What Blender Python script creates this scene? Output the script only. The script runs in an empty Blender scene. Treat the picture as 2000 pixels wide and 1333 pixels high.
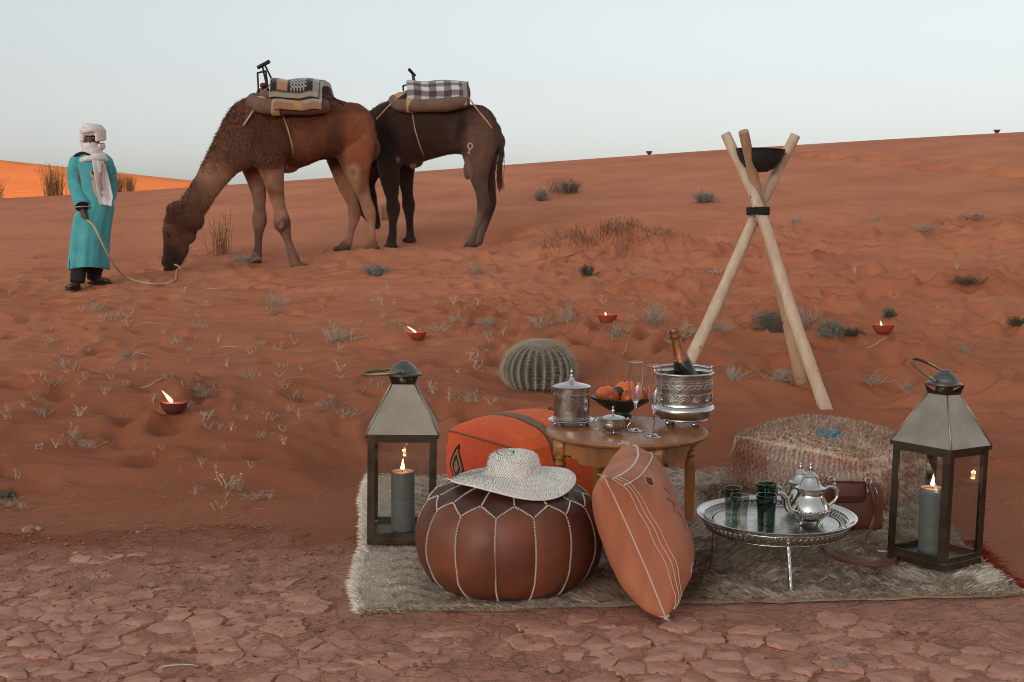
import bpy, bmesh, math, random
import numpy as np
from mathutils import Vector, Matrix

R = math.radians
scene = bpy.context.scene
col = scene.collection
rng = np.random.default_rng(7)
random.seed(7)

# ------------------------------------------------------------------ camera
F = 2300.0                      # focal length in pixels of the 2000 px wide photograph
CAMZ = 1.10
PITCH = math.atan(236.5 / F)
cam_data = bpy.data.cameras.new('camera')
cam_data.sensor_width = 36.0
cam_data.lens = F / 2000.0 * 36.0
cam_data.clip_start = 0.05
cam_data.clip_end = 2000.0
cam = bpy.data.objects.new('camera', cam_data)
cam.location = (0, 0, CAMZ)
cam.rotation_euler = (math.pi / 2 - PITCH, 0, 0)
col.objects.link(cam)
scene.camera = cam

# ------------------------------------------------------------------ world and sun
SUN_AZ = R(152)                 # clockwise from +Y: the sun stands behind the camera, to the right
SUN_EL = R(8.0)
world = bpy.data.worlds.new('World')
scene.world = world
world.use_nodes = True
nt = world.node_tree
nt.nodes.clear()
sky = nt.nodes.new('ShaderNodeTexSky')
sky.sky_type = 'NISHITA'
sky.sun_disc = False
sky.sun_elevation = SUN_EL
sky.sun_rotation = -SUN_AZ
sky.altitude = 1450
sky.air_density = 1.0
sky.dust_density = 8.0
sky.ozone_density = 1.0
hs = nt.nodes.new('ShaderNodeHueSaturation')
hs.inputs['Saturation'].default_value = 0.32
bg = nt.nodes.new('ShaderNodeBackground')
bg.inputs['Strength'].default_value = 0.15
wo = nt.nodes.new('ShaderNodeOutputWorld')
nt.links.new(sky.outputs[0], hs.inputs['Color'])
veil = nt.nodes.new('ShaderNodeMix')       # pale evening haze spread evenly over the whole sky
veil.data_type = 'RGBA'
veil.inputs['Factor'].default_value = 0.38
veil.inputs[7].default_value = (2.38, 2.44, 2.45, 1.0)
nt.links.new(hs.outputs[0], veil.inputs[6])
nt.links.new(veil.outputs[2], bg.inputs['Color'])
nt.links.new(bg.outputs[0], wo.inputs[0])

sun_dir = Vector((math.sin(SUN_AZ) * math.cos(SUN_EL), math.cos(SUN_AZ) * math.cos(SUN_EL), math.sin(SUN_EL)))
sd = bpy.data.lights.new('sun', 'SUN')
sd.energy = 4.0
sd.angle = R(0.5)
sd.color = (1.0, 0.62, 0.34)
sun = bpy.data.objects.new('sun', sd)
sun.rotation_euler = (-sun_dir).to_track_quat('-Z', 'Y').to_euler()
sun.location = sun_dir * 60
col.objects.link(sun)

scene.view_settings.view_transform = 'Standard'
scene.view_settings.look = 'None'
scene.view_settings.gamma = 1.0
scene.view_settings.exposure = 0.82
scene.view_settings.use_curve_mapping = False
scene.cycles.use_denoising = True
scene.cycles.filter_width = 1.0
scene.cycles.sample_clamp_indirect = 6.0
scene.cycles.max_bounces = 10
scene.cycles.transparent_max_bounces = 16
scene.cycles.caustics_reflective = False
scene.cycles.caustics_refractive = False

# ------------------------------------------------------------------ projection helpers
_sp, _cp = math.sin(PITCH), math.cos(PITCH)
def ray(px, py):
    fx, fy = (px - 1000.0) / F, (666.5 - py) / F
    return Vector((fx, _cp + fy * _sp, -_sp + fy * _cp))
def P(px, py, Y):
    """point of the place that is seen at photo pixel (px, py) and stands Y metres away"""
    d = ray(px, py)
    return Vector((0, 0, CAMZ)) + d * (Y / d.y)
def MPP(Y):
    return Y / F                # metres per pixel at that distance

# ------------------------------------------------------------------ noise on arrays
def _hash(ix, iy, seed):
    h = (ix.astype(np.int64) * 374761393 + iy.astype(np.int64) * 668265263 + seed * 1442695041) & 0xFFFFFFFF
    h = ((h ^ (h >> 13)) * 1274126177) & 0xFFFFFFFF
    return ((h ^ (h >> 16)) & 0xFFFFFF) / float(0xFFFFFF)
def vn(x, y, seed=0):
    x = np.asarray(x, float); y = np.asarray(y, float)
    ix, iy = np.floor(x), np.floor(y)
    fx, fy = x - ix, y - iy
    fx = fx * fx * fx * (fx * (fx * 6 - 15) + 10); fy = fy * fy * fy * (fy * (fy * 6 - 15) + 10)
    a = _hash(ix, iy, seed); b = _hash(ix + 1, iy, seed); c = _hash(ix, iy + 1, seed); d = _hash(ix + 1, iy + 1, seed)
    return (a * (1 - fx) + b * fx) * (1 - fy) + (c * (1 - fx) + d * fx) * fy
def fbm(x, y, seed=0, octv=4):
    s, a, t = 0.0, 1.0, 0.0
    for o in range(octv):
        s = s + a * vn(np.asarray(x) * 2 ** o + 17.3 * o, np.asarray(y) * 2 ** o - 9.1 * o, seed + o)
        t += a; a *= 0.5
    return s / t
def sstep(a, b, x):
    t = np.clip((np.asarray(x, float) - a) / (b - a), 0, 1)
    return t * t * (3 - 2 * t)

# ------------------------------------------------------------------ materials
def _n(nt, typ, **kw):
    n = nt.nodes.new(typ)
    for k, v in kw.items():
        if k in n.inputs.keys(): n.inputs[k].default_value = v
        else: setattr(n, k, v)
    return n
def c4(c): return (c[0], c[1], c[2], 1.0)
def pmat(name, color, rough=0.7, metal=0.0, var=None, vscale=8.0, bump=0.0, bscale=60.0, bdist=0.004, attr=None,
         stretch=None, spec=0.5, sheen=0.0, sub=0.0, rvar=0.0, layers=(), extra=None):
    """Principled material; var = second colour mixed in by noise; attr = name of a colour attribute that multiplies"""
    m = bpy.data.materials.new(name); m.use_nodes = True
    nt = m.node_tree; b = nt.nodes['Principled BSDF']
    tc = _n(nt, 'ShaderNodeTexCoord')
    mp = _n(nt, 'ShaderNodeMapping')
    if stretch: mp.inputs['Scale'].default_value = stretch
    nt.links.new(tc.outputs['Object'], mp.inputs['Vector'])
    cs = None
    if attr:
        at = _n(nt, 'ShaderNodeVertexColor', layer_name=attr)
        cs = at.outputs['Color']
        if var is not None:
            nz = _n(nt, 'ShaderNodeTexNoise', Scale=vscale, Detail=6.0, Roughness=0.6)
            nt.links.new(mp.outputs[0], nz.inputs['Vector'])
            rp = _n(nt, 'ShaderNodeValToRGB')
            rp.color_ramp.elements[0].position = 0.33; rp.color_ramp.elements[1].position = 0.67
            rp.color_ramp.elements[0].color = c4(color); rp.color_ramp.elements[1].color = c4(var)
            nt.links.new(nz.outputs['Fac'], rp.inputs['Fac'])
            mx = _n(nt, 'ShaderNodeMix', data_type='RGBA', blend_type='MULTIPLY'); mx.inputs['Factor'].default_value = 1.0
            nt.links.new(cs, mx.inputs[6]); nt.links.new(rp.outputs[0], mx.inputs[7])
            cs = mx.outputs[2]
    elif var is not None:
        nz = _n(nt, 'ShaderNodeTexNoise', Scale=vscale, Detail=6.0, Roughness=0.6)
        nt.links.new(mp.outputs[0], nz.inputs['Vector'])
        rp = _n(nt, 'ShaderNodeValToRGB')
        rp.color_ramp.elements[0].position = 0.33; rp.color_ramp.elements[1].position = 0.67
        rp.color_ramp.elements[0].color = c4(color); rp.color_ramp.elements[1].color = c4(var)
        nt.links.new(nz.outputs['Fac'], rp.inputs['Fac'])
        cs = rp.outputs[0]
    if cs is None:
        b.inputs['Base Color'].default_value = c4(color)
    else:
        nt.links.new(cs, b.inputs['Base Color'])
    b.inputs['Roughness'].default_value = rough
    b.inputs['Metallic'].default_value = metal
    b.inputs['Specular IOR Level'].default_value = spec
    if sheen: b.inputs['Sheen Weight'].default_value = sheen
    if sub:
        b.inputs['Subsurface Weight'].default_value = sub
        b.inputs['Subsurface Radius'].default_value = (0.01, 0.004, 0.002)
    if rvar:
        nr = _n(nt, 'ShaderNodeTexNoise', Scale=vscale * 1.7, Detail=5.0)
        nt.links.new(mp.outputs[0], nr.inputs['Vector'])
        mr = _n(nt, 'ShaderNodeMapRange'); mr.inputs[1].default_value = 0.3; mr.inputs[2].default_value = 0.7
        mr.inputs[3].default_value = max(0.02, rough - rvar); mr.inputs[4].default_value = min(1, rough + rvar)
        nt.links.new(nr.outputs['Fac'], mr.inputs[0]); nt.links.new(mr.outputs[0], b.inputs['Roughness'])
    if bump:
        nb = _n(nt, 'ShaderNodeTexNoise', Scale=bscale, Detail=8.0, Roughness=0.65)
        nt.links.new(mp.outputs[0], nb.inputs['Vector'])
        bp = _n(nt, 'ShaderNodeBump', Strength=bump, Distance=bdist)
        nt.links.new(nb.outputs['Fac'], bp.inputs['Height'])
        nt.links.new(bp.outputs[0], b.inputs['Normal'])
    if extra: extra(nt, b, mp)
    return m
def glass_mat(name, tint=(1, 1, 1), rough=0.0):
    """thin window glass: lets light through, mirrors at grazing angles"""
    m = bpy.data.materials.new(name); m.use_nodes = True
    nt = m.node_tree; nt.nodes.remove(nt.nodes['Principled BSDF'])
    out = nt.nodes['Material Output']
    tr = _n(nt, 'ShaderNodeBsdfTransparent', Color=c4(tint))
    gl = _n(nt, 'ShaderNodeBsdfGlossy', Roughness=rough)
    lw = _n(nt, 'ShaderNodeLayerWeight', Blend=0.5)
    pw = _n(nt, 'ShaderNodeMath', operation='POWER'); pw.inputs[1].default_value = 4.0
    fr = _n(nt, 'ShaderNodeMath', operation='MULTIPLY_ADD'); fr.inputs[1].default_value = 0.9; fr.inputs[2].default_value = 0.06
    nt.links.new(lw.outputs['Facing'], pw.inputs[0]); nt.links.new(pw.outputs[0], fr.inputs[0])
    mx = _n(nt, 'ShaderNodeMixShader')
    nt.links.new(fr.outputs[0], mx.inputs[0]); nt.links.new(tr.outputs[0], mx.inputs[1]); nt.links.new(gl.outputs[0], mx.inputs[2])
    nt.links.new(mx.outputs[0], out.inputs['Surface'])
    return m
def emit_mat(name, color, strength):
    m = bpy.data.materials.new(name); m.use_nodes = True
    nt = m.node_tree; nt.nodes.remove(nt.nodes['Principled BSDF'])
    e = _n(nt, 'ShaderNodeEmission', Color=c4(color), Strength=strength)
    nt.links.new(e.outputs[0], nt.nodes['Material Output'].inputs['Surface'])
    return m

# ------------------------------------------------------------------ objects
def tag(o, label=None, cat=None, group=None, kind=None):
    if label: o['label'] = label
    if cat: o['category'] = cat
    if group: o['group'] = group
    if kind: o['kind'] = kind
    return o
def mesh_np(name, v, f, mat=None, parent=None, smooth=False, loc=None, rotz=0.0, attr=None):
    """v: (n,3) array; f: list of faces, or an (m,k) array of equal faces"""
    me = bpy.data.meshes.new(name)
    v = np.asarray(v, np.float32).reshape(-1, 3)
    if isinstance(f, np.ndarray):
        k = f.shape[1]; m = f.shape[0]
        me.vertices.add(len(v)); me.vertices.foreach_set('co', v.ravel())
        me.loops.add(m * k); me.loops.foreach_set('vertex_index', f.astype(np.int32).ravel())
        me.polygons.add(m); me.polygons.foreach_set('loop_start', np.arange(0, m * k, k, dtype=np.int32))
        me.update(calc_edges=True)
    else:
        me.from_pydata(v.tolist(), [], [tuple(int(i) for i in q) for q in f])
    if attr is not None:
        for an, ac in attr.items():
            ca = me.color_attributes.new(an, 'FLOAT_COLOR', 'POINT')
            cc = np.ones((len(v), 4), np.float32); cc[:, :3] = ac
            ca.data.foreach_set('color', cc.ravel())
    me.validate()
    if smooth is True:
        me.shade_smooth()
    elif smooth:
        me.shade_smooth(); me.set_sharp_from_angle(angle=R(smooth))
    o = bpy.data.objects.new(name, me)
    if mat: me.materials.append(mat)
    col.objects.link(o)
    if parent is not None: o.parent = parent
    if loc is not None: o.location = loc
    o.rotation_euler[2] = rotz
    return o
def empty(name, loc=(0, 0, 0), rotz=0.0, rot=None):
    o = bpy.data.objects.new(name, None)
    o.empty_display_size = 0.05
    o.location = loc
    o.rotation_euler = rot if rot is not None else (0, 0, rotz)
    col.objects.link(o)
    return o
def copy_tree(o, parent=None):
    c = o.copy(); col.objects.link(c); c.parent = parent
    for ch in list(o.children): copy_tree(ch, c)
    return c

class MB:
    """collects shapes into one mesh"""
    def __init__(s): s.v, s.f = [], []
    def add(s, v, f):
        b = len(s.v); s.v += [tuple(p) for p in v]; s.f += [tuple(i + b for i in q) for q in f]; return s
    def box(s, c, size, rz=0.0, bev=0.0, M=None):
        hx, hy, hz = size[0] / 2, size[1] / 2, size[2] / 2
        if bev <= 0:
            v = [Vector((x, y, z)) for z in (-hz, hz) for x, y in ((-hx, -hy), (hx, -hy), (hx, hy), (-hx, hy))]
            f = [(3, 2, 1, 0), (4, 5, 6, 7), (0, 1, 5, 4), (1, 2, 6, 5), (2, 3, 7, 6), (3, 0, 4, 7)]
        else:
            b = min(bev, hx * .9, hy * .9, hz * .9)
            v = []; f = []
            def ring(z, dx, dy):
                pts = [(-dx + 0, -dy + b, z), (-dx + b, -dy, z), (dx - b, -dy, z), (dx, -dy + b, z), (dx, dy - b, z), (dx - b, dy, z), (-dx + b, dy, z), (-dx, dy - b, z)]
                return [Vector(p) for p in pts]
            v += ring(-hz, hx - b * .6, hy - b * .6) + ring(-hz + b, hx, hy) + ring(hz - b, hx, hy) + ring(hz, hx - b * .6, hy - b * .6)
            for k in range(3):
                for i in range(8):
                    j = (i + 1) % 8
                    f.append((k * 8 + i, k * 8 + j, k * 8 + 8 + j, k * 8 + 8 + i))
            f.append(tuple(range(7, -1, -1))); f.append(tuple(range(24, 32)))
        cz, sz = math.cos(rz), math.sin(rz)
        out = []
        for p in v:
            q = Vector((p.x * cz - p.y * sz, p.x * sz + p.y * cz, p.z)) if rz else p
            if M is not None: q = M @ q
            out.append(q + Vector(c))
        return s.add(out, f)
    def hexa(s, pts):
        return s.add(pts, [(3, 2, 1, 0), (4, 5, 6, 7), (0, 1, 5, 4), (1, 2, 6, 5), (2, 3, 7, 6), (3, 0, 4, 7)])
    def tube(s, path, rad, n=10, cap=True, ref=None, closed=False):
        """rad: number, list of numbers or list of (side, up) pairs"""
        path = [Vector(p) for p in path]; m = len(path)
        if not isinstance(rad, (list, tuple)): rad = [rad] * m
        elif isinstance(rad, tuple): rad = [rad] * m
        v = []; f = []; prev = None
        for i, p in enumerate(path):
            if closed: t = path[(i + 1) % m] - path[i - 1]
            else: t = path[min(i + 1, m - 1)] - path[max(i - 1, 0)]
            t = t.normalized() if t.length > 1e-9 else Vector((0, 0, 1))
            if ref is not None: side = Vector(ref)
            elif prev is None: side = Vector((1, 0, 0)) if abs(t.x) < 0.8 else Vector((0, 1, 0))
            else: side = prev
            side = side - t * side.dot(t)
            if side.length < 1e-6: side = t.orthogonal()
            side.normalize(); prev = side
            up = t.cross(side)
            r = rad[i]
            ra, rb = (r, r) if not isinstance(r, (tuple, list)) else r
            for k in range(n):
                a = 2 * math.pi * k / n
                v.append(p + side * (math.cos(a) * ra) + up * (math.sin(a) * rb))
        rows = m if closed else m - 1
        for i in range(rows):
            j = (i + 1) % m
            for k in range(n):
                l = (k + 1) % n
                f.append((i * n + k, i * n + l, j * n + l, j * n + k))
        if cap and not closed:
            f.append(tuple(range(n - 1, -1, -1))); f.append(tuple(range((m - 1) * n, m * n)))
        return s.add(v, f)
    def lathe(s, prof, n=32, c=(0, 0, 0), M=None, fn=None):
        """prof: (r, z) pairs from bottom to top (a closed shell when it starts and ends on the axis)"""
        v = []; f = []; idx = []
        for r, z in prof:
            if r < 1e-6:
                idx.append([len(v)]); v.append(Vector((0, 0, z)))
            else:
                idx.append(list(range(len(v), len(v) + n)))
                for k in range(n):
                    a = 2 * math.pi * k / n
                    rr, zz = (r, z) if fn is None else fn(r, z, a)
                    v.append(Vector((math.cos(a) * rr, math.sin(a) * rr, zz)))
        for A, B in zip(idx[:-1], idx[1:]):
            if len(A) == 1 and len(B) == 1: continue
            for k in range(n):
                l = (k + 1) % n
                if len(A) == 1: f.append((A[0], B[l], B[k]))
                elif len(B) == 1: f.append((A[k], A[l], B[0]))
                else: f.append((A[k], A[l], B[l], B[k]))
        v = [(M @ p if M is not None else p) + Vector(c) for p in v]
        return s.add(v, f)
    def sphere(s, c, r, n=10, m=7, M=None):
        if not isinstance(r, (tuple, list)): r = (r, r, r)
        pr = [(math.sin(math.pi * i / m), -math.cos(math.pi * i / m)) for i in range(m + 1)]
        pr[0] = (0, -1); pr[-1] = (0, 1)
        t = MB().lathe(pr, n)
        pts = []
        for p in t.v:
            q = Vector((p[0] * r[0], p[1] * r[1], p[2] * r[2]))
            if M is not None: q = M @ q
            pts.append(q + Vector(c))
        return s.add(pts, t.f)
    def build(s, name, mat, parent=None, smooth=False, loc=None, rotz=0.0, attr=None):
        return mesh_np(name, np.array([tuple(p) for p in s.v], np.float32), s.f, mat, parent, smooth, loc, rotz, attr)

def spline(pts, n):
    """Catmull-Rom through points (any dimension), n samples"""
    A = np.array([list(p) for p in pts], float)
    if len(A) == 2: return [A[0] + (A[1] - A[0]) * t for t in np.linspace(0, 1, n)]
    A = np.vstack([2 * A[0] - A[1], A, 2 * A[-1] - A[-2]])
    out = []
    for t in np.linspace(0, len(A) - 3 - 1e-9, n):
        i = int(t); u = t - i
        p0, p1, p2, p3 = A[i], A[i + 1], A[i + 2], A[i + 3]
        out.append(0.5 * ((2 * p1) + (-p0 + p2) * u + (2 * p0 - 5 * p1 + 4 * p2 - p3) * u * u + (-p0 + 3 * p1 - 3 * p2 + p3) * u ** 3))
    return out

def strands(name, base, tip, width, mat, parent, colour, bend=None, side=None):
    """many thin blades: base, tip (n,3); one quad and one triangle each, joined into one part"""
    n = len(base)
    d = tip - base
    if side is None:
        side = np.cross(d, rng.normal(size=(n, 3)))
    side = side / (np.linalg.norm(side, axis=1, keepdims=True) + 1e-9)
    w = np.asarray(width).reshape(-1, 1) * 0.5
    mid = base + d * 0.55
    if bend is not None: mid = mid + bend
    v = np.empty((n, 5, 3), np.float32)
    v[:, 0] = base - side * w; v[:, 1] = base + side * w
    v[:, 2] = mid + side * w * 0.8; v[:, 3] = mid - side * w * 0.8
    v[:, 4] = tip
    i = np.arange(n) * 5
    me = bpy.data.meshes.new(name)
    me.vertices.add(n * 5); me.vertices.foreach_set('co', v.ravel())
    loops = np.stack([i, i + 1, i + 2, i + 3, i + 3, i + 2, i + 4], 1).astype(np.int32)
    me.loops.add(n * 7); me.loops.foreach_set('vertex_index', loops.ravel())
    me.polygons.add(n * 2)
    ls = np.stack([np.arange(n) * 7, np.arange(n) * 7 + 4], 1).astype(np.int32)
    me.polygons.foreach_set('loop_start', ls.ravel())
    me.update(calc_edges=True)
    ca = me.color_attributes.new('tint', 'FLOAT_COLOR', 'POINT')
    cc = np.ones((n, 5, 4), np.float32); cc[:, :, :3] = np.asarray(colour)[:, None, :]
    ca.data.foreach_set('color', cc.ravel())
    o = bpy.data.objects.new(name, me); me.materials.append(mat)
    col.objects.link(o); o.parent = parent
    o['kind'] = 'stuff'
    return o
# ------------------------------------------------------------------ terrain
TY = np.array([4.1, 5.4, 6.5, 8.0, 10.0, 12.4, 14.0, 15.6, 20.0, 26.0, 31.0, 40.0, 60.0])
TC = np.array([-700, 0, 370, 800, 1265, 2000, 2700.])
TZ = np.array([
    # -700   0     370    800   1265   2000   2700
    [0.00, 0.00, 0.00, 0.00, 0.00, 0.00, 0.00],
    [0.15, 0.16, 0.17, 0.16, 0.12, 0.10, 0.10],
    [0.24, 0.26, 0.28, 0.31, 0.26, 0.19, 0.19],
    [0.28, 0.31, 0.33, 0.38, 0.38, 0.34, 0.34],
    [0.30, 0.33, 0.34, 0.42, 0.50, 0.54, 0.58],
    [0.33, 0.36, 0.40, 0.52, 0.70, 0.86, 1.00],
    [0.42, 0.47, 0.54, 0.66, 0.90, 1.12, 1.30],
    [0.55, 0.62, 0.69, 0.80, 1.12, 1.42, 1.70],
    [1.00, 1.15, 1.20, 1.30, 1.78, 2.22, 2.60],
    [1.50, 1.61, 1.75, 2.10, 2.56, 2.95, 3.30],
    [1.00, 1.10, 1.25, 1.60, 2.10, 2.50, 2.90],
    [-0.3, -0.3, -0.2, 0.00, 0.40, 0.80, 1.20],
    [-1.5, -1.5, -1.5, -1.5, -1.0, -0.5, 0.00]])
_tc = np.linspace(-700, 2700, 35)               # smooth across, so that the crest has no kinks
def _across(row):
    return np.array([float(np.polyval(np.polyfit(TC, row, 4), c)) for c in _tc])
def _pchip_slopes(x, y):
    h = np.diff(x); d = np.diff(y, axis=0) / h[:, None]
    m = np.zeros_like(y)
    for i in range(1, len(x) - 1):
        a, b = d[i - 1], d[i]
        w1, w2 = 2 * h[i] + h[i - 1], h[i] + 2 * h[i - 1]
        with np.errstate(divide='ignore', invalid='ignore'):
            v = (w1 + w2) / (w1 / a + w2 / b)
        m[i] = np.where(a * b > 0, v, 0)
    m[0] = 0; m[-1] = 0
    return m
TZ = np.array([_across(r) for r in TZ]); TC = _tc
TM = _pchip_slopes(TY, TZ)
def base_height(X, Y):
    X = np.asarray(X, float); Y = np.asarray(Y, float)
    Yc = np.clip(Y, TY[0], TY[-1] - 1e-6)
    c = np.clip(1000 + F * X / np.maximum(Y, 4.1), TC[0], TC[-1] - 1e-6)
    i = np.clip(np.searchsorted(TY, Yc, 'right') - 1, 0, len(TY) - 2)
    j = np.clip(np.searchsorted(TC, c, 'right') - 1, 0, len(TC) - 2)
    h = TY[i + 1] - TY[i]; t = (Yc - TY[i]) / h
    h00 = 2 * t ** 3 - 3 * t ** 2 + 1; h10 = t ** 3 - 2 * t ** 2 + t; h01 = -2 * t ** 3 + 3 * t ** 2; h11 = t ** 3 - t ** 2
    u = (c - TC[j]) / (TC[j + 1] - TC[j])
    def at(jj): return h00 * TZ[i, jj] + h10 * h * TM[i, jj] + h01 * TZ[i + 1, jj] + h11 * h * TM[i + 1, jj]
    z = at(j) * (1 - u) + at(j + 1) * u
    # the camp is set up on level ground
    flat = sstep(5.75, 5.05, Y) * sstep(-1.05, -0.65, X) * sstep(2.1, 1.7, X)
    return z * (1 - flat)

def axis(lo, hi, a, b, step, g1, far, g2):
    """coordinates with fine steps between a and b that widen outside"""
    xs = list(np.arange(a, b, step))
    s, x = step, xs[-1]
    while x < hi:
        s *= g1 if x < far else g2; x += s; xs.append(x)
    s, x = step, xs[0]
    while x > lo:
        s *= g1 if x > -far else g2; x -= s; xs.insert(0, x)
    return np.array(xs)
GX = axis(-140, 140, -3.0, 3.0, 0.027, 1.018, 14, 1.12)
s, y = 0.027, 9.0
ys = list(np.arange(2.6, 9.0, 0.027))
while y < 140:
    s *= 1.011 if y < 29 else 1.12; y += s; ys.append(y)
s, y = 0.034, ys[0]
while y > -140:
    s *= 1.25; y -= s; ys.insert(0, y)
GY = np.array(ys)
XX, YY = np.meshgrid(GX, GY)
ZZ = base_height(XX, YY)
CC = 1000 + F * XX / np.maximum(YY, 2.0)
sandy = sstep(4.0, 5.0, YY) * (1 - sstep(5.6, 5.1, YY) * sstep(-0.9, -0.6, XX) * sstep(2.0, 1.7, XX))
# broad hummocks where feet have churned the sand, smooth wind-blown slope above
churn = sandy * sstep(17.0, 12.5, YY) * (0.35 + 0.65 * sstep(900, 1350, CC)) * (0.55 + 0.9 * fbm(XX * 0.35, YY * 0.35, 3))
ZZ += churn * 0.085 * (fbm(XX * 1.25 + 0.6 * fbm(XX, YY, 12), YY * 1.7, 5, 3) - 0.5) * 2
ZZ += churn * 0.085 * (0.5 - np.abs(fbm(XX * 2.1, YY * 3.2, 8, 2) - 0.5) * 3.0)
ZZ += sandy * sstep(26, 18, YY) * 0.05 * (fbm(XX * 0.5, YY * 0.9, 21, 3) - 0.5) * 2
# streaks left by wind on the left
ZZ += sandy * sstep(1150, 700, CC) * sstep(20, 14, YY) * 0.035 * (fbm(XX * 0.9, YY * 5.0, 31, 3) - 0.5) * 2
# small ripples
rp = np.sin((YY * 40 + XX * 9 + 5 * fbm(XX * 1.5, YY * 1.5, 44, 3)))
ZZ += sandy * 0.006 * rp * sstep(0.5, 0.62, fbm(XX * 0.7, YY * 0.7, 45, 2)) * sstep(12, 8, YY)
ZZ += 0.004 * (fbm(XX * 9, YY * 9, 51, 3) - 0.5) * sstep(11, 6, YY)

# wind ripples on the upper slope, fine enough to catch the light
rip = np.sin(XX * 16 + YY * 9 + 4.5 * fbm(XX * 0.8, YY * 0.8, 47, 3))
ZZ += 0.011 * rip * sstep(10.5, 13, YY) * sstep(19, 15, YY) * sstep(0.45, 0.6, fbm(XX * 0.35, YY * 0.35, 48, 2))
ZZ += sandy * 0.022 * (fbm(XX * 5.5, YY * 5.5, 52, 3) - 0.5) * sstep(14, 9, YY) * (0.5 + churn)

def crater(cx, cy, a, b, ang, dep, rim=0.35):
    ix0, ix1 = np.searchsorted(GX, [cx - 2.2 * a, cx + 2.2 * a]); iy0, iy1 = np.searchsorted(GY, [cy - 2.2 * a, cy + 2.2 * a])
    if ix1 - ix0 < 2 or iy1 - iy0 < 2: return
    x = XX[iy0:iy1, ix0:ix1] - cx; y = YY[iy0:iy1, ix0:ix1] - cy
    ca, sa = math.cos(ang), math.sin(ang)
    q = np.sqrt(((x * ca + y * sa) / a) ** 2 + ((-x * sa + y * ca) / b) ** 2)
    ZZ[iy0:iy1, ix0:ix1] += dep * (-np.exp(-(q / 0.75) ** 4 * 0.9) + rim * np.exp(-((q - 1.15) / 0.28) ** 2))
for _ in range(1250):                                    # churned sand on the right
    Y = random.uniform(6.2, 14.5); c = random.uniform(880, 2500)
    X = (c - 1000) / F * Y
    if Y < 6.4 and X < 2.0: continue
    k = random.uniform(0.4, 1.0)
    crater(X, Y, 0.16 * k, 0.115 * k, random.uniform(0, 3.14), random.uniform(0.03, 0.09) * k, 0.32)
for _ in range(620):                                    # fainter prints on the left
    Y = random.uniform(4.6, 15.5); c = random.uniform(-500, 1000)
    X = (c - 1000) / F * Y
    if -0.95 < X < 2.0 and Y < 5.4: continue
    k = random.uniform(0.4, 1.15)
    crater(X, Y, 0.15 * k, 0.10 * k, random.uniform(0, 3.14), random.uniform(0.02, 0.07) * k, 0.35)
def march(px, py, hf, y0=2.0, y1=40.0):
    d = ray(px, py); o = Vector((0, 0, CAMZ))
    t = y0
    while t < y1:
        p = o + d * t
        if p.z <= hf(p.x, p.y):
            lo, hi = t - 0.05, t
            for _ in range(18):
                m = (lo + hi) / 2; q = o + d * m
                if q.z <= hf(q.x, q.y): hi = m
                else: lo = m
            return o + d * hi
        t += 0.05
    return o + d * y1
# the line of footprints climbing the slope
for px, py in ((1585, 306), (1643, 308), (1711, 312), (1766, 320), (1838, 327), (1918, 332), (1985, 343)):
    q = march(px, py, lambda x, y: float(base_height(x, y)))
    crater(q.x, q.y, 0.36, 0.36, 0.0, 0.30, 0.15)
for px, py, a in ((975, 455, .42), (1030, 460, .25), (1120, 445, .3), (1280, 590, .22), (1600, 610, .3), (1780, 560, .33)):
    q = march(px, py, lambda x, y: float(base_height(x, y)))
    crater(q.x, q.y, a, a * 0.7, 0.0, 0.14, 0.35)
# mound under the dry tussock
qm = march(1190, 492, lambda x, y: float(base_height(x, y)))
ZZ += 0.20 * np.exp(-(((XX - qm.x) / 0.75) ** 2 + ((YY - qm.y - 0.15) / 0.55) ** 2))

# feet of the camels and of the man: the sand meets them (pixel, distance)
FEET = {'c1': [(578, 524, 13.75), (500, 516, 14.08), (728, 489, 14.22), (671, 491, 14.52)],
        'c2': [(765, 487, 15.30), (800, 474, 15.62), (911, 496, 15.05), (931, 484, 15.38)],
        'man': [(148, 566, 12.30), (182, 556, 12.55)]}
_fp = [P(*f) for k in FEET for f in FEET[k]]
_A = np.array([[math.exp(-(((a.x - b.x) ** 2 + (a.y - b.y) ** 2) / (2 * 0.42 ** 2))) for b in _fp] for a in _fp]) + np.eye(len(_fp)) * .02
def _zz(x, y):
    i = min(max(int(np.searchsorted(GX, x)) - 1, 0), len(GX) - 2); j = min(max(int(np.searchsorted(GY, y)) - 1, 0), len(GY) - 2)
    u = (x - GX[i]) / (GX[i + 1] - GX[i]); v = (y - GY[j]) / (GY[j + 1] - GY[j])
    return float((ZZ[j, i] * (1 - u) + ZZ[j, i + 1] * u) * (1 - v) + (ZZ[j + 1, i] * (1 - u) + ZZ[j + 1, i + 1] * u) * v)
for _it in range(2):
    _w = np.linalg.solve(_A, np.array([p.z - _zz(p.x, p.y) for p in _fp]))
    for w_, p in zip(_w, _fp): ZZ += w_ * np.exp(-(((XX - p.x) ** 2 + (YY - p.y) ** 2) / (2 * 0.42 ** 2)))
def height(x, y):
    i = min(max(int(np.searchsorted(GX, x)) - 1, 0), len(GX) - 2); j = min(max(int(np.searchsorted(GY, y)) - 1, 0), len(GY) - 2)
    u = (x - GX[i]) / (GX[i + 1] - GX[i]); v = (y - GY[j]) / (GY[j + 1] - GY[j])
    return float((ZZ[j, i] * (1 - u) + ZZ[j, i + 1] * u) * (1 - v) + (ZZ[j + 1, i] * (1 - u) + ZZ[j + 1, i + 1] * u) * v)
def gp(px, py, y0=2.0):
    return march(px, py, height, y0)

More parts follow.
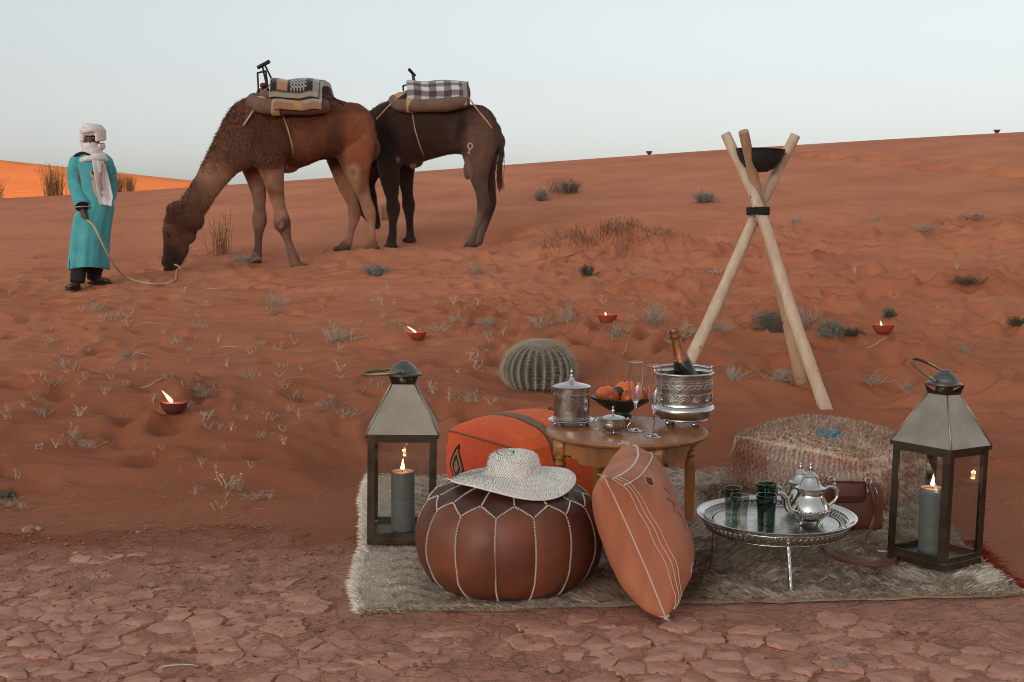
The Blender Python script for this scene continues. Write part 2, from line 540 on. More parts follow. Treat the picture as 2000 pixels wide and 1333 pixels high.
def sand_extra(ripple_scale, ripple_strength, col_a, col_b, col_c, soil_vignette=False):
    def ex(nt, b, mp):
        nz = _n(nt, 'ShaderNodeTexNoise', Scale=0.9, Detail=7.0, Roughness=0.6)
        nf = _n(nt, 'ShaderNodeTexNoise', Scale=90.0, Detail=8.0, Roughness=0.8)
        for q in (nz, nf): nt.links.new(mp.outputs[0], q.inputs['Vector'])
        rp = _n(nt, 'ShaderNodeValToRGB')
        rp.color_ramp.elements[0].position = 0.32; rp.color_ramp.elements[1].position = 0.7
        rp.color_ramp.elements[0].color = c4(col_a); rp.color_ramp.elements[1].color = c4(col_b)
        nt.links.new(nz.outputs['Fac'], rp.inputs['Fac'])
        mx = _n(nt, 'ShaderNodeMix', data_type='RGBA', blend_type='MIX')
        mr = _n(nt, 'ShaderNodeMapRange'); mr.inputs[1].default_value = 0.46; mr.inputs[2].default_value = 0.72
        mr.inputs[3].default_value = 0.0; mr.inputs[4].default_value = 0.75
        nt.links.new(nf.outputs['Fac'], mr.inputs[0]); nt.links.new(mr.outputs[0], mx.inputs['Factor'])
        nt.links.new(rp.outputs[0], mx.inputs[6]); mx.inputs[7].default_value = c4(col_c)
        if soil_vignette:                 # clay in the near sand plus vignetting put into the colour; cleaner sand above
            vc = _n(nt, 'ShaderNodeVertexColor', layer_name='soil_vignette')
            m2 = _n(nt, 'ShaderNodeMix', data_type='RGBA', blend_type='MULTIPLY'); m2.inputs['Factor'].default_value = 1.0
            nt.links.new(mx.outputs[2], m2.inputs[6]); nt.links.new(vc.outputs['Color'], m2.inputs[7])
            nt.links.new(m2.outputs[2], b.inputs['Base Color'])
        else:
            nt.links.new(mx.outputs[2], b.inputs['Base Color'])
        # wind ripples and grains
        wv = _n(nt, 'ShaderNodeTexWave', Scale=ripple_scale, Distortion=5.0, Detail=2.5)
        wv.inputs['Detail Scale'].default_value = 1.2
        wv.bands_direction = 'Y'
        nt.links.new(mp.outputs[0], wv.inputs['Vector'])
        nm = _n(nt, 'ShaderNodeTexNoise', Scale=0.55, Detail=2.0)
        nt.links.new(mp.outputs[0], nm.inputs['Vector'])
        mk = _n(nt, 'ShaderNodeMapRange'); mk.inputs[1].default_value = 0.42; mk.inputs[2].default_value = 0.6
        nt.links.new(nm.outputs['Fac'], mk.inputs[0])
        ml = _n(nt, 'ShaderNodeMath', operation='MULTIPLY')
        nt.links.new(wv.outputs['Fac'], ml.inputs[0]); nt.links.new(mk.outputs[0], ml.inputs[1])
        b1 = _n(nt, 'ShaderNodeBump', Strength=ripple_strength, Distance=0.012)
        nt.links.new(ml.outputs[0], b1.inputs['Height'])
        ng = _n(nt, 'ShaderNodeTexNoise', Scale=60.0, Detail=8.0, Roughness=0.8)
        nt.links.new(mp.outputs[0], ng.inputs['Vector'])
        b2 = _n(nt, 'ShaderNodeBump', Strength=0.75, Distance=0.009)
        nt.links.new(ng.outputs['Fac'], b2.inputs['Height']); nt.links.new(b1.outputs[0], b2.inputs['Normal'])
        nt.links.new(b2.outputs[0], b.inputs['Normal'])
    return ex
SAND_A, SAND_B, SAND_C = (0.45, 0.150, 0.072), (0.60, 0.228, 0.116), (0.29, 0.108, 0.063)
M_sand = pmat('sand', SAND_A, rough=0.95, spec=0.15, extra=sand_extra(3.2, 0.45, SAND_A, SAND_B, SAND_C, soil_vignette=True))
M_dune = pmat('dune_sand', SAND_A, rough=0.95, spec=0.15, extra=sand_extra(3.2, 0.45, SAND_A, SAND_B, SAND_C))
M_farsand = pmat('far_sand', SAND_A, rough=0.95, spec=0.15,
                 extra=sand_extra(1.1, 0.9, (0.50, 0.16, 0.055), (0.58, 0.20, 0.07), (0.45, 0.14, 0.05)))
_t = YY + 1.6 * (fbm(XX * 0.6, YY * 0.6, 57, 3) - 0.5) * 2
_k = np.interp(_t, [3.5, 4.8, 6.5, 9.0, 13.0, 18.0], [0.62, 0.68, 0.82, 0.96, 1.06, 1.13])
SOIL_VIGNETTE = np.stack([_k, _k * np.interp(_t, [4, 9, 18], [0.98, 1.0, 1.03]), _k * np.interp(_t, [4, 9, 18], [1.02, 1.03, 1.06])], -1)
ny, nx = XX.shape
idx = np.arange(nx * ny).reshape(ny, nx)
quads = np.stack([idx[:-1, :-1], idx[:-1, 1:], idx[1:, 1:], idx[1:, :-1]], -1).reshape(-1, 4)
ground = mesh_np('ground', np.stack([XX, YY, ZZ], -1).reshape(-1, 3), quads, M_sand, smooth=True, attr={'soil_vignette': SOIL_VIGNETTE.reshape(-1, 3)})
tag(ground, 'trodden red desert sand rising to a dune crest', kind='structure')
# a huge sheet far below carries the desert on to the horizon
plain = mesh_np('desert_plain', np.array([(-1500, -1500, -1.9), (1500, -1500, -1.9), (1500, 1500, -1.9), (-1500, 1500, -1.9)]),
                [(0, 1, 2, 3)], M_farsand)
tag(plain, 'flat red desert plain reaching the horizon', kind='structure')

def dune(name, p0, p1, h0, h1, half, mat, label, n=90, m=34, wob=1.0, base=-2.0):
    """ridge from p0 to p1 with heights h0, h1 and a rounded cross-section of that half width"""
    p0, p1 = np.array(p0, float), np.array(p1, float)
    d = (p1 - p0); L = np.linalg.norm(d); d /= L; nrm = np.array([-d[1], d[0]])
    v = []
    for i in range(n + 1):
        t = i / n
        hh = h0 + (h1 - h0) * t
        sh = wob * (float(fbm(t * 5 + p0[0], 3.3, 61, 3)) - 0.5) * 4
        for j in range(m + 1):
            s = (j / m) * 2 - 1
            prof = (1 - abs(s)) ** 1.0
            prof = prof * prof * (3 - 2 * prof) * 0.45 + prof * 0.55
            q = p0 + d * (L * t) + nrm * (half * s + sh * (1 - abs(s)))
            v.append((q[0], q[1], base + (hh - base) * prof))
    f = [(i * (m + 1) + j, (i + 1) * (m + 1) + j, (i + 1) * (m + 1) + j + 1, i * (m + 1) + j + 1) for i in range(n) for j in range(m)]
    o = mesh_np(name, v, f, mat, smooth=True)
    tag(o, label, kind='structure')
    return o
# sunlit dune beyond the crest on the left
dune('dune', (-75, 74), (0, 70), 9.4, 1.4, 20, M_farsand, 'smooth orange dune in the last sun, behind the crest', wob=0.3)
# tall dune at the photographer's back: the camp lies in its evening shadow
sx, sy = math.sin(SUN_AZ), math.cos(SUN_AZ)
cxy = np.array([sx, sy]) * 120.0; tng = np.array([-sy, sx])
dune('dune', cxy - tng * 260, cxy + tng * 260, 23.4, 23.4, 75, M_dune, 'high dune behind the camp that hides the low sun', n=120, wob=0.15)
# ------------------------------------------------------------------ dry mud in front of the camp
def mud_edge(x):
    x = np.asarray(x, float)
    e = 4.20 + 0.12 * (fbm(x * 1.1, x * 0 + 2.0, 71, 4) - 0.5) * 2 + 0.05 * (vn(x * 9, x * 0, 72) - 0.5)
    return e - 0.75 * sstep(1.35, 1.75, x)
def mud_cracks(nt, b, mp):
    """fine cracks between flakes, at two sizes"""
    prev = b.inputs['Normal'].links[0].from_socket
    for sc_, st_ in ((17.0, .8), (42.0, .6)):
        wn = _n(nt, 'ShaderNodeTexNoise', Scale=sc_ * .5, Detail=4.0); nt.links.new(mp.outputs[0], wn.inputs['Vector'])
        mxv = _n(nt, 'ShaderNodeMix', data_type='VECTOR'); mxv.inputs['Factor'].default_value = .12
        nt.links.new(mp.outputs[0], mxv.inputs[4]); nt.links.new(wn.outputs['Color'], mxv.inputs[5])
        vo = _n(nt, 'ShaderNodeTexVoronoi', Scale=sc_); vo.feature = 'DISTANCE_TO_EDGE'; nt.links.new(mxv.outputs[1], vo.inputs['Vector'])
        mr = _n(nt, 'ShaderNodeMapRange'); mr.inputs[2].default_value = .10; nt.links.new(vo.outputs['Distance'], mr.inputs[0])
        bp = _n(nt, 'ShaderNodeBump', Strength=st_, Distance=.006); nt.links.new(mr.outputs[0], bp.inputs['Height']); nt.links.new(prev, bp.inputs['Normal']); prev = bp.outputs[0]
    nt.links.new(prev, b.inputs['Normal'])
M_mud = pmat('mud', (0.78, 0.76, 0.74), attr='tint', rough=0.95, var=(1.15, 1.18, 1.2), vscale=9, bump=1.0, bscale=30, bdist=0.012, spec=0.15, extra=mud_cracks)
M_plate = pmat('mud_plate', (0.43, 0.200, 0.137), rough=0.93, var=(0.66, 0.355, 0.255), vscale=11, bump=1.0, bscale=40, bdist=0.010, spec=0.15)
mx_ = np.arange(-3.4, 3.4, 0.017); my_ = np.arange(1.0, 4.75, 0.017)
MX, MY = np.meshgrid(mx_, my_)
ed = mud_edge(MX)
ins = sstep(-0.05, 0.55, ed - MY + 0.25 * (fbm(MX * 2.4, MY * 2.4, 70, 3) - 0.5))
MZ = 0.005 * ins - 0.03 * sstep(0.10, -0.20, ed - MY + 0.2 * (fbm(MX * 4, MY * 4, 69, 3) - 0.5)) + ins * (0.016 * (fbm(MX * 2.2, MY * 2.2, 74, 3) - 0.5) + 0.012 * (fbm(MX * 11, MY * 11, 75, 3) - 0.5) + 0.010 * (0.5 - np.abs(fbm(MX * 19, MY * 19, 78, 3) - 0.5) * 2.4))
flatrug = sstep(3.05, 3.3, MY) * sstep(-0.75, -0.5, MX) * sstep(1.7, 1.5, MX)
MZ = MZ * (1 - flatrug) + 0.004 * flatrug * (ins > 0.5) - 0.03 * flatrug * (ins <= 0.5)
def mud_z(x, y):
    i = min(max(int((x + 3.4) / 0.017), 0), len(mx_) - 2); j = min(max(int((y - 1.0) / 0.017), 0), len(my_) - 2)
    return float(MZ[j, i])
_w = sstep(-0.05, 0.75, ed - MY + 0.55 * (fbm(MX * 3, MY * 3, 76, 3) - 0.5))[..., None]
MUDC = np.array([0.31, 0.098, 0.046]) * (1 - _w) + np.array([0.50, 0.240, 0.165]) * _w
n1, n0 = MX.shape
ii = np.arange(n0 * n1).reshape(n1, n0)
mud = mesh_np('dry_mud', np.stack([MX, MY, MZ], -1).reshape(-1, 3),
              np.stack([ii[:-1, :-1], ii[:-1, 1:], ii[1:, 1:], ii[1:, :-1]], -1).reshape(-1, 4), M_mud, smooth=True, attr={'tint': MUDC.reshape(-1, 3)})
tag(mud, 'cracked pinkish dry mud along the near edge', kind='structure')

def voronoi_cells(x0, x1, y0, y1):
    """cracked cells of very uneven size"""
    pts = []
    for _ in range(9000):
        x, y = random.uniform(x0, x1), random.uniform(y0, y1)
        d = 0.030 + 0.075 * float(fbm(x * 1.3, y * 1.3, 73, 2)) ** 2 * 2.0 * random.uniform(.5, 1.5)
        if all((x - a_) ** 2 + ((y - b_) * 1.1) ** 2 > d * d for a_, b_ in pts[-900:] if abs(x - a_) < d) and (len(pts) < 900 or np.min(np.hypot(*(np.array(pts) - (x, y)).T)) > d): pts.append((x, y))
    pts = np.array(pts); cells = []
    for k, p in enumerate(pts):
        d = np.hypot(*(pts - p).T); nb = np.argsort(d)[1:20]
        sp = d[nb[6]]
        poly = [p + np.array(q) * sp * 1.1 for q in ((-1, -1), (1, -1), (1, 1), (-1, 1))]
        for m in nb:
            mid = (pts[m] + p) / 2; nn = pts[m] - p
            out = []
            for a, b in zip(poly, poly[1:] + poly[:1]):
                da, db = np.dot(a - mid, nn), np.dot(b - mid, nn)
                if da <= 0: out.append(a)
                if da * db < 0: out.append(a + (b - a) * (da / (da - db)))
            poly = out
            if len(poly) < 3: break
        if len(poly) >= 3: cells.append((p, poly))
    return cells
def plate_mesh(poly, c):
    """one curled mud plate with a ragged outline: rim below, edge, domed top"""
    ring = []
    for a, b in zip(poly, poly[1:] + poly[:1]):
        L = np.linalg.norm(b - a); k = max(1, int(L / 0.011))
        for t in range(k):
            q = a + (b - a) * (t / k)
            ring.append(q)
    ring = [c + (q - c) * (0.965 + random.uniform(-0.13, 0.03)) for q in ring]
    for _ in range(0): ring = [(ring[i - 1] + ring[i] * 2 + ring[(i + 1) % len(ring)]) / 4 for i in range(len(ring))]
    n = len(ring); v = []; f = []
    tx, ty = random.gauss(0, .06), random.gauss(0, .06)
    curl = random.uniform(0.0, 0.004)
    for q in ring: v.append((q[0] - c[0], q[1] - c[1], -0.022))
    for q in ring: v.append((q[0] - c[0], q[1] - c[1], -0.003 + curl + tx * (q[0] - c[0]) + ty * (q[1] - c[1]) + random.uniform(-.002, .002)))
    for q in ring:
        e = (q - c) * random.uniform(.68, .84); v.append((e[0], e[1], 0.0008 + tx * e[0] + ty * e[1] + random.uniform(-.002, .002)))
    v.append((0, 0, 0.001))
    for k in range(2):
        for i in range(n): j = (i + 1) % n; f.append((k * n + i, k * n + j, k * n + n + j, k * n + n + i))
    for i in range(n): f.append((2 * n + i, 2 * n + (i + 1) % n, 3 * n))
    return v, f
plates = []
for p, poly in voronoi_cells(-1.75, 1.95, 2.25, 4.05):
    e = float(mud_edge(p[0]))
    if p[1] > e - 0.45 + 0.25 * (float(fbm(p[0] * 3, p[1] * 3, 68, 2)) - .5): continue
    if p[1] > 3.12 + 0.03 * math.sin(p[0] * 9) and -0.56 < p[0] < 1.62: continue     # under the rug
    area = 0.5 * abs(sum(a[0] * b[1] - a[1] * b[0] for a, b in zip(poly, poly[1:] + poly[:1])))
    wear = float(fbm(p[0] * 1.6, p[1] * 1.6, 77, 2))
    top = 0.008 * (random.random() ** 2.5) + 0.030 * (wear - 0.56) - 0.006 * sstep(3.2, 4.0, p[1])
    if top < -0.0035: continue
    plates.append((area / p[1] ** 2.5 * (0.3 + max(top, 0) * 60), p, poly, top))
plates.sort(key=lambda q: -q[0])
rest = MB()
for k, (_, p, poly, top) in enumerate(plates):
    v, f = plate_mesh(poly, p)
    z = mud_z(p[0], p[1]) + 0.0005 + min(max(top * .42, -0.001), .0045)
    if k < 300:
        mesh_np('mud_plate', v, f, M_plate, mud, smooth=40, loc=(p[0], p[1], z))
    else:
        rest.add([(a + p[0], b + p[1], c_ + z) for a, b, c_ in v], f)
if rest.v:
    o = rest.build('mud_crust', M_plate, mud, smooth=40); o['kind'] = 'stuff'
M_crumb = pmat('crumb', (0.24, 0.10, 0.065), rough=0.95, var=(0.38, 0.19, 0.14), vscale=9, spec=0.15)
cr = MB()
def lump(mb, c, r, sq=0.6):
    k = [r * random.uniform(.6, 1.2) for _ in range(6)]
    a = random.uniform(0, 3.14); ca, sa = math.cos(a), math.sin(a)
    v = [(k[0], 0, 0), (0, k[1], 0), (-k[2], 0, 0), (0, -k[3], 0), (0, 0, k[4] * sq), (0, 0, -k[5] * sq)]
    v = [(c[0] + x * ca - y * sa, c[1] + x * sa + y * ca, c[2] + z) for x, y, z in v]
    mb.add(v, [(0, 1, 4), (1, 2, 4), (2, 3, 4), (3, 0, 4), (1, 0, 5), (2, 1, 5), (3, 2, 5), (0, 3, 5)])
for _ in range(7500):
    x, y = random.uniform(-1.8, 2.0), random.uniform(2.3, 4.3)
    if y > float(mud_edge(x)) + 0.05: continue
    if y > 3.15 and -0.56 < x < 1.62: continue
    if fbm(x * 3, y * 3, 79, 2) < 0.43: continue
    lump(cr, (x, y, mud_z(x, y) + 0.003), 0.002 + 0.010 * random.random() ** 4)
o = cr.build('mud_crumb', M_crumb, mud, smooth=False); o['kind'] = 'stuff'
# scraps of dry litter strewn over the near sand
M_litter = pmat('litter', (0.42, 0.30, 0.21), rough=0.9, var=(0.25, 0.15, 0.10), vscale=30)
lt = MB()
for _ in range(3600):
    c = random.uniform(-60, 2060); Y = 4.1 + 8.5 * random.random() ** 1.6
    X = (c - 1000) / F * Y
    if (-0.75 < X < 1.8 and Y < 5.2): continue
    if random.random() < 0.45: lump(lt, (X, Y, height(X, Y) + 0.002), 0.002 + 0.004 * random.random() ** 2)
    else:
        a = random.uniform(0, 3.14); L = random.uniform(.006, .045); z = height(X, Y) + 0.003
        lt.tube([(X, Y, z), (X + L * math.cos(a), Y + L * math.sin(a), height(X + L * math.cos(a), Y + L * math.sin(a)) + random.uniform(.002, .008))], [0.0017, 0.0008], n=3)
o = lt.build('dry_litter', M_litter); tag(o, 'pale scraps of dry stalk strewn over the near sand', 'litter', kind='stuff')

# ------------------------------------------------------------------ rug
M_tint = pmat('wool_pile', (1, 1, 1), rough=0.95, attr='tint', spec=0.1, sheen=0.0)
M_rugbase = pmat('rug_ground', (0.46, 0.37, 0.285), rough=0.95, var=(0.60, 0.50, 0.40), vscale=14, bump=0.6, bscale=220, bdist=0.004)
g = gp(697, 1206); FLc = np.array([g.x, g.y])
g = gp(1992, 1166); FRc = np.array([g.x, g.y])
BLc = np.array([-0.63, 4.98]); BRc = np.array([1.62, 5.02])
def rug_xy(u, v):
    u = np.asarray(u, float); v = np.asarray(v, float)
    p = (FLc[:, None] * ((1 - u) * (1 - v)) + FRc[:, None] * (u * (1 - v)) + BLc[:, None] * ((1 - u) * v) + BRc[:, None] * (u * v))
    e = (0.034 * (vn(u * 5, v * 0 + 1, 81) - 0.5) * 2 + 0.010 * (vn(u * 19, v * 0 + 2, 84) - 0.5) * 2) * (1 - v) + 0.03 * (vn(u * 7, v * 0 + 3, 83) - .5) * 2 * v
    p[1] += e
    p[0] += 0.02 * (vn(v * 8, u * 0 + 5, 82) - 0.5) * 2
    return p
def rug_z(u, v):
    thick = sstep(0.24, 0.5, u)
    fold = sstep(0.42, 0.6, u) * sstep(0.02, 0.3, v) * (1 - 0.85 * sstep(0.62, 0.8, u) * sstep(0.75, 0.55, v))
    w = 0.5 + 0.5 * np.sin(v * 27 + u * 7 + 3.0 * fbm(u * 3, v * 3, 85, 2))
    return 0.010 + 0.006 * thick + 0.017 * fold * w ** 2 + 0.008 * thick * (fbm(u * 12, v * 10, 86, 3) - 0.5) * 2
NU, NV = 120, 100
U, V = np.meshgrid(np.linspace(0, 1, NU), np.linspace(0, 1, NV))
pu = rug_xy(U.ravel(), V.ravel())
gz = np.array([max(height(x, y), 0.004 if y < 4.2 else -1) for x, y in pu.T])
rz = rug_z(U.ravel(), V.ravel())
edge_drop = np.minimum.reduce([U.ravel(), 1 - U.ravel(), V.ravel(), 1 - V.ravel()])
top = np.stack([pu[0], pu[1], gz + rz * sstep(-0.01, 0.02, edge_drop)], 1)
ii = np.arange(NU * NV).reshape(NV, NU)
rug = mesh_np('rug', top, np.stack([ii[:-1, :-1], ii[:-1, 1:], ii[1:, 1:], ii[1:, :-1]], -1).reshape(-1, 4), M_rugbase, smooth=True)
tag(rug, 'shaggy cream and brown wool rug spread under the whole picnic', 'rug')
def rug_point(u, v):
    p = rug_xy(u, v); z = np.array([max(height(x, y), 0.004 if y < 4.2 else -1) for x, y in p.T])
    return np.stack([p[0], p[1], z + rug_z(u, v)], 1)
NS = 105000
u = rng.random(NS); v = rng.random(NS) ** 1.35
base = rug_point(u, v)
ang = 2 * math.pi * (0.70 + 0.42 * (fbm(u * 5, v * 5, 91, 3) - 0.5) * 2) + rng.normal(0, 0.35, NS)
# clumps lean together
cu = np.floor(u * 62 + 0.4 * np.sin(v * 40)); cv = np.floor(v * 50 + 0.3 * np.sin(u * 37))
ang += (_hash(cu, cv, 93) - 0.5) * 1.3
longp = sstep(0.10, 0.36, u)
ln = (0.007 + 0.021 * longp) * rng.uniform(0.7, 1.25, NS)
lift = np.where(longp > 0.5, 0.30, 0.55) + rng.random(NS) * 0.35
tip = base + np.stack([np.cos(ang) * ln * np.cos(lift), np.sin(ang) * ln * np.cos(lift), ln * np.sin(lift)], 1)
cream = np.array([0.86, 0.76, 0.64]); grey = np.array([0.66, 0.54, 0.43]); brown = np.array([0.40, 0.26, 0.175])
t1 = fbm(u * 6, v * 5, 95, 3)
wc = sstep(0.13, 0.06, u) + 0.75 * sstep(0.80, 0.93, u) + 0.8 * sstep(0.72, 0.9, v)
wb = sstep(0.46, 0.62, t1) * sstep(0.2, 0.4, u) * (1 - 0.7 * sstep(0.78, 0.9, u))
cb = sstep(0.19, 0.165, np.abs(u - 0.0)) * 0
colr = grey + (cream - grey) * np.clip(wc, 0, 1)[:, None] + (brown - grey) * (wb * (1 - np.clip(wc, 0, 1)))[:, None]
stripe = (np.sin(v * 130 + 3 * np.sin(u * 60)) > 0.35) & (u > 0.055) & (u < 0.16)
colr = np.where(stripe[:, None], colr * np.array([0.62, 0.58, 0.52]), colr)
colr = colr * rng.uniform(0.62, 1.15, (NS, 1))
up_ = np.tile(np.array([[0.0, -0.25, 1.0]]), (NS, 1)) + rng.normal(0, .35, (NS, 3))
strands('pile', base, tip, rng.uniform(0.0024, 0.0044, NS), M_tint, rug, colr, side=np.cross(tip - base, up_))
# thick twisted hem along the near edge
NS = 9000
u = rng.random(NS); v = rng.random(NS) * 0.012
base = rug_point(u, v); base[:, 2] += 0.008 * rng.random(NS)
tip = base + np.stack([rng.normal(0.012, 0.006, NS), -np.abs(rng.normal(0.008, 0.004, NS)), rng.normal(-0.004, 0.004, NS)], 1)
tip[:, 2] = np.maximum(tip[:, 2], 0.006)
strands('hem', base, tip, rng.uniform(0.002, 0.004, NS), M_tint, rug, np.array([0.46, 0.37, 0.27]) * rng.uniform(0.55, 1.25, (NS, 1)))
# left edge fluff and red fringe on the right edge
NS = 7000
u = rng.random(NS) * 0.012; v = rng.random(NS)
base = rug_point(u, v); tip = base + np.stack([-np.abs(rng.normal(0.018, 0.006, NS)), rng.normal(0, 0.008, NS), rng.normal(-0.002, 0.005, NS)], 1)
strands('side_fringe', base, tip, rng.uniform(0.002, 0.004, NS), M_tint, rug, cream * rng.uniform(0.7, 1.2, (NS, 1)))
NS = 700
u = 0.992 + rng.random(NS) * 0.008; v = 0.02 + rng.random(NS) * 0.32
base = rug_point(u, v); tip = base + np.stack([np.abs(rng.normal(0.05, 0.02, NS)), rng.normal(-0.02, 0.02, NS), rng.normal(-0.006, 0.004, NS)], 1)
tip[:, 2] = np.maximum(tip[:, 2], np.array([height(a, b) + 0.004 for a, b in tip[:, :2]]))
strands('red_fringe', base, tip, rng.uniform(0.002, 0.004, NS), M_tint, rug, np.array([0.30, 0.045, 0.03]) * rng.uniform(0.5, 1.2, (NS, 1)))
def rug_top(x, y):
    """height of the rug surface at a place (inverse of rug_xy by nearest sample)"""
    d = (top[:, 0] - x) ** 2 + (top[:, 1] - y) ** 2
    return float(top[int(np.argmin(d)), 2])
# ------------------------------------------------------------------ lanterns
M_bronze = pmat('dark_bronze', (0.060, 0.048, 0.036), rough=0.42, metal=0.85, var=(0.115, 0.088, 0.058), vscale=16, rvar=0.12, bump=0.15, bscale=90, bdist=0.001)
M_roof = pmat('aged_brass_sheet', (0.31, 0.265, 0.20), rough=0.40, metal=0.85, var=(0.45, 0.385, 0.30), vscale=9, rvar=0.12, bump=0.12, bscale=40, bdist=0.001)
M_cap = pmat('dark_zinc', (0.12, 0.12, 0.115), rough=0.36, metal=0.9, var=(0.19, 0.185, 0.17), vscale=14, rvar=0.1)
M_handle = pmat('tarnished_brass', (0.20, 0.155, 0.085), rough=0.4, metal=0.9, var=(0.30, 0.24, 0.14), vscale=20, rvar=0.1)
M_pane = glass_mat('lantern_glass', (0.93, 0.95, 0.94), 0.01)
M_wax = pmat('grey_wax', (0.17, 0.17, 0.168), rough=0.55, var=(0.205, 0.205, 0.20), vscale=8, sub=0.1, bump=0.25, bscale=25, bdist=0.002)
M_melt_flamelit = pmat('flamelit_melted_wax', (0.62, 0.20, 0.12), rough=0.25, sub=0.4)  # pink of the flame's glow put into the colour of the grey wax
M_wick = pmat('wick', (0.02, 0.018, 0.015), rough=0.9)
M_flame = emit_mat('flame', (1.0, 0.36, 0.10), 9.0)
M_flame_tip = emit_mat('flame_core', (1.0, 0.70, 0.38), 16.0)

def flame_mesh(h, r, lean=0.0):
    prof = [(0, 0), (r * .55, h * .06), (r * .95, h * .18), (r, h * .28), (r * .8, h * .45), (r * .5, h * .65), (r * .22, h * .85), (0, h)]
    mb = MB().lathe(prof, 10)
    mb.v = [(x + lean * (z / h) ** 1.3 * h, y, z) for x, y, z in mb.v]
    return mb
def candle(loc, radius, h, label, power=0.12):
    t = empty('pillar_candle', loc)
    tag(t, label, 'candle', 'pillar candles in the lanterns')
    r = radius
    MB().lathe([(0, 0), (r * .96, 0), (r, .004), (r * .995, h * .3), (r * 1.005, h * .6), (r, h - .008), (r * .97, h - .001), (r * .86, h), (r * .78, h - .007)], 40).build('wax', M_wax, t, smooth=50)
    MB().lathe([(r * .80, h - .008), (r * .4, h - .006), (0, h - .0055)], 32).build('melted_pool', M_melt_flamelit, t, smooth=True)
    w = MB().tube([(0, 0, h - .008), (0, 0, h + .006), (.002, 0, h + .012)], .0014, 6).build('wick', M_wick, t)
    fl = flame_mesh(0.040, 0.0062, 0.05).build('flame', M_flame, t, smooth=True, loc=(0, 0, h + .003))
    flame_mesh(0.024, 0.0066, 0.03).build('flame_core', M_flame_tip, fl, smooth=True, loc=(0, 0, 0.002))
    ld = bpy.data.lights.new('candle_light', 'POINT'); ld.energy = power; ld.color = (1.0, 0.48, 0.2); ld.shadow_soft_size = 0.006
    lo = bpy.data.objects.new('candle_light', ld); lo.location = (0, 0, h + .028); col.objects.link(lo); lo.parent = t
    return t

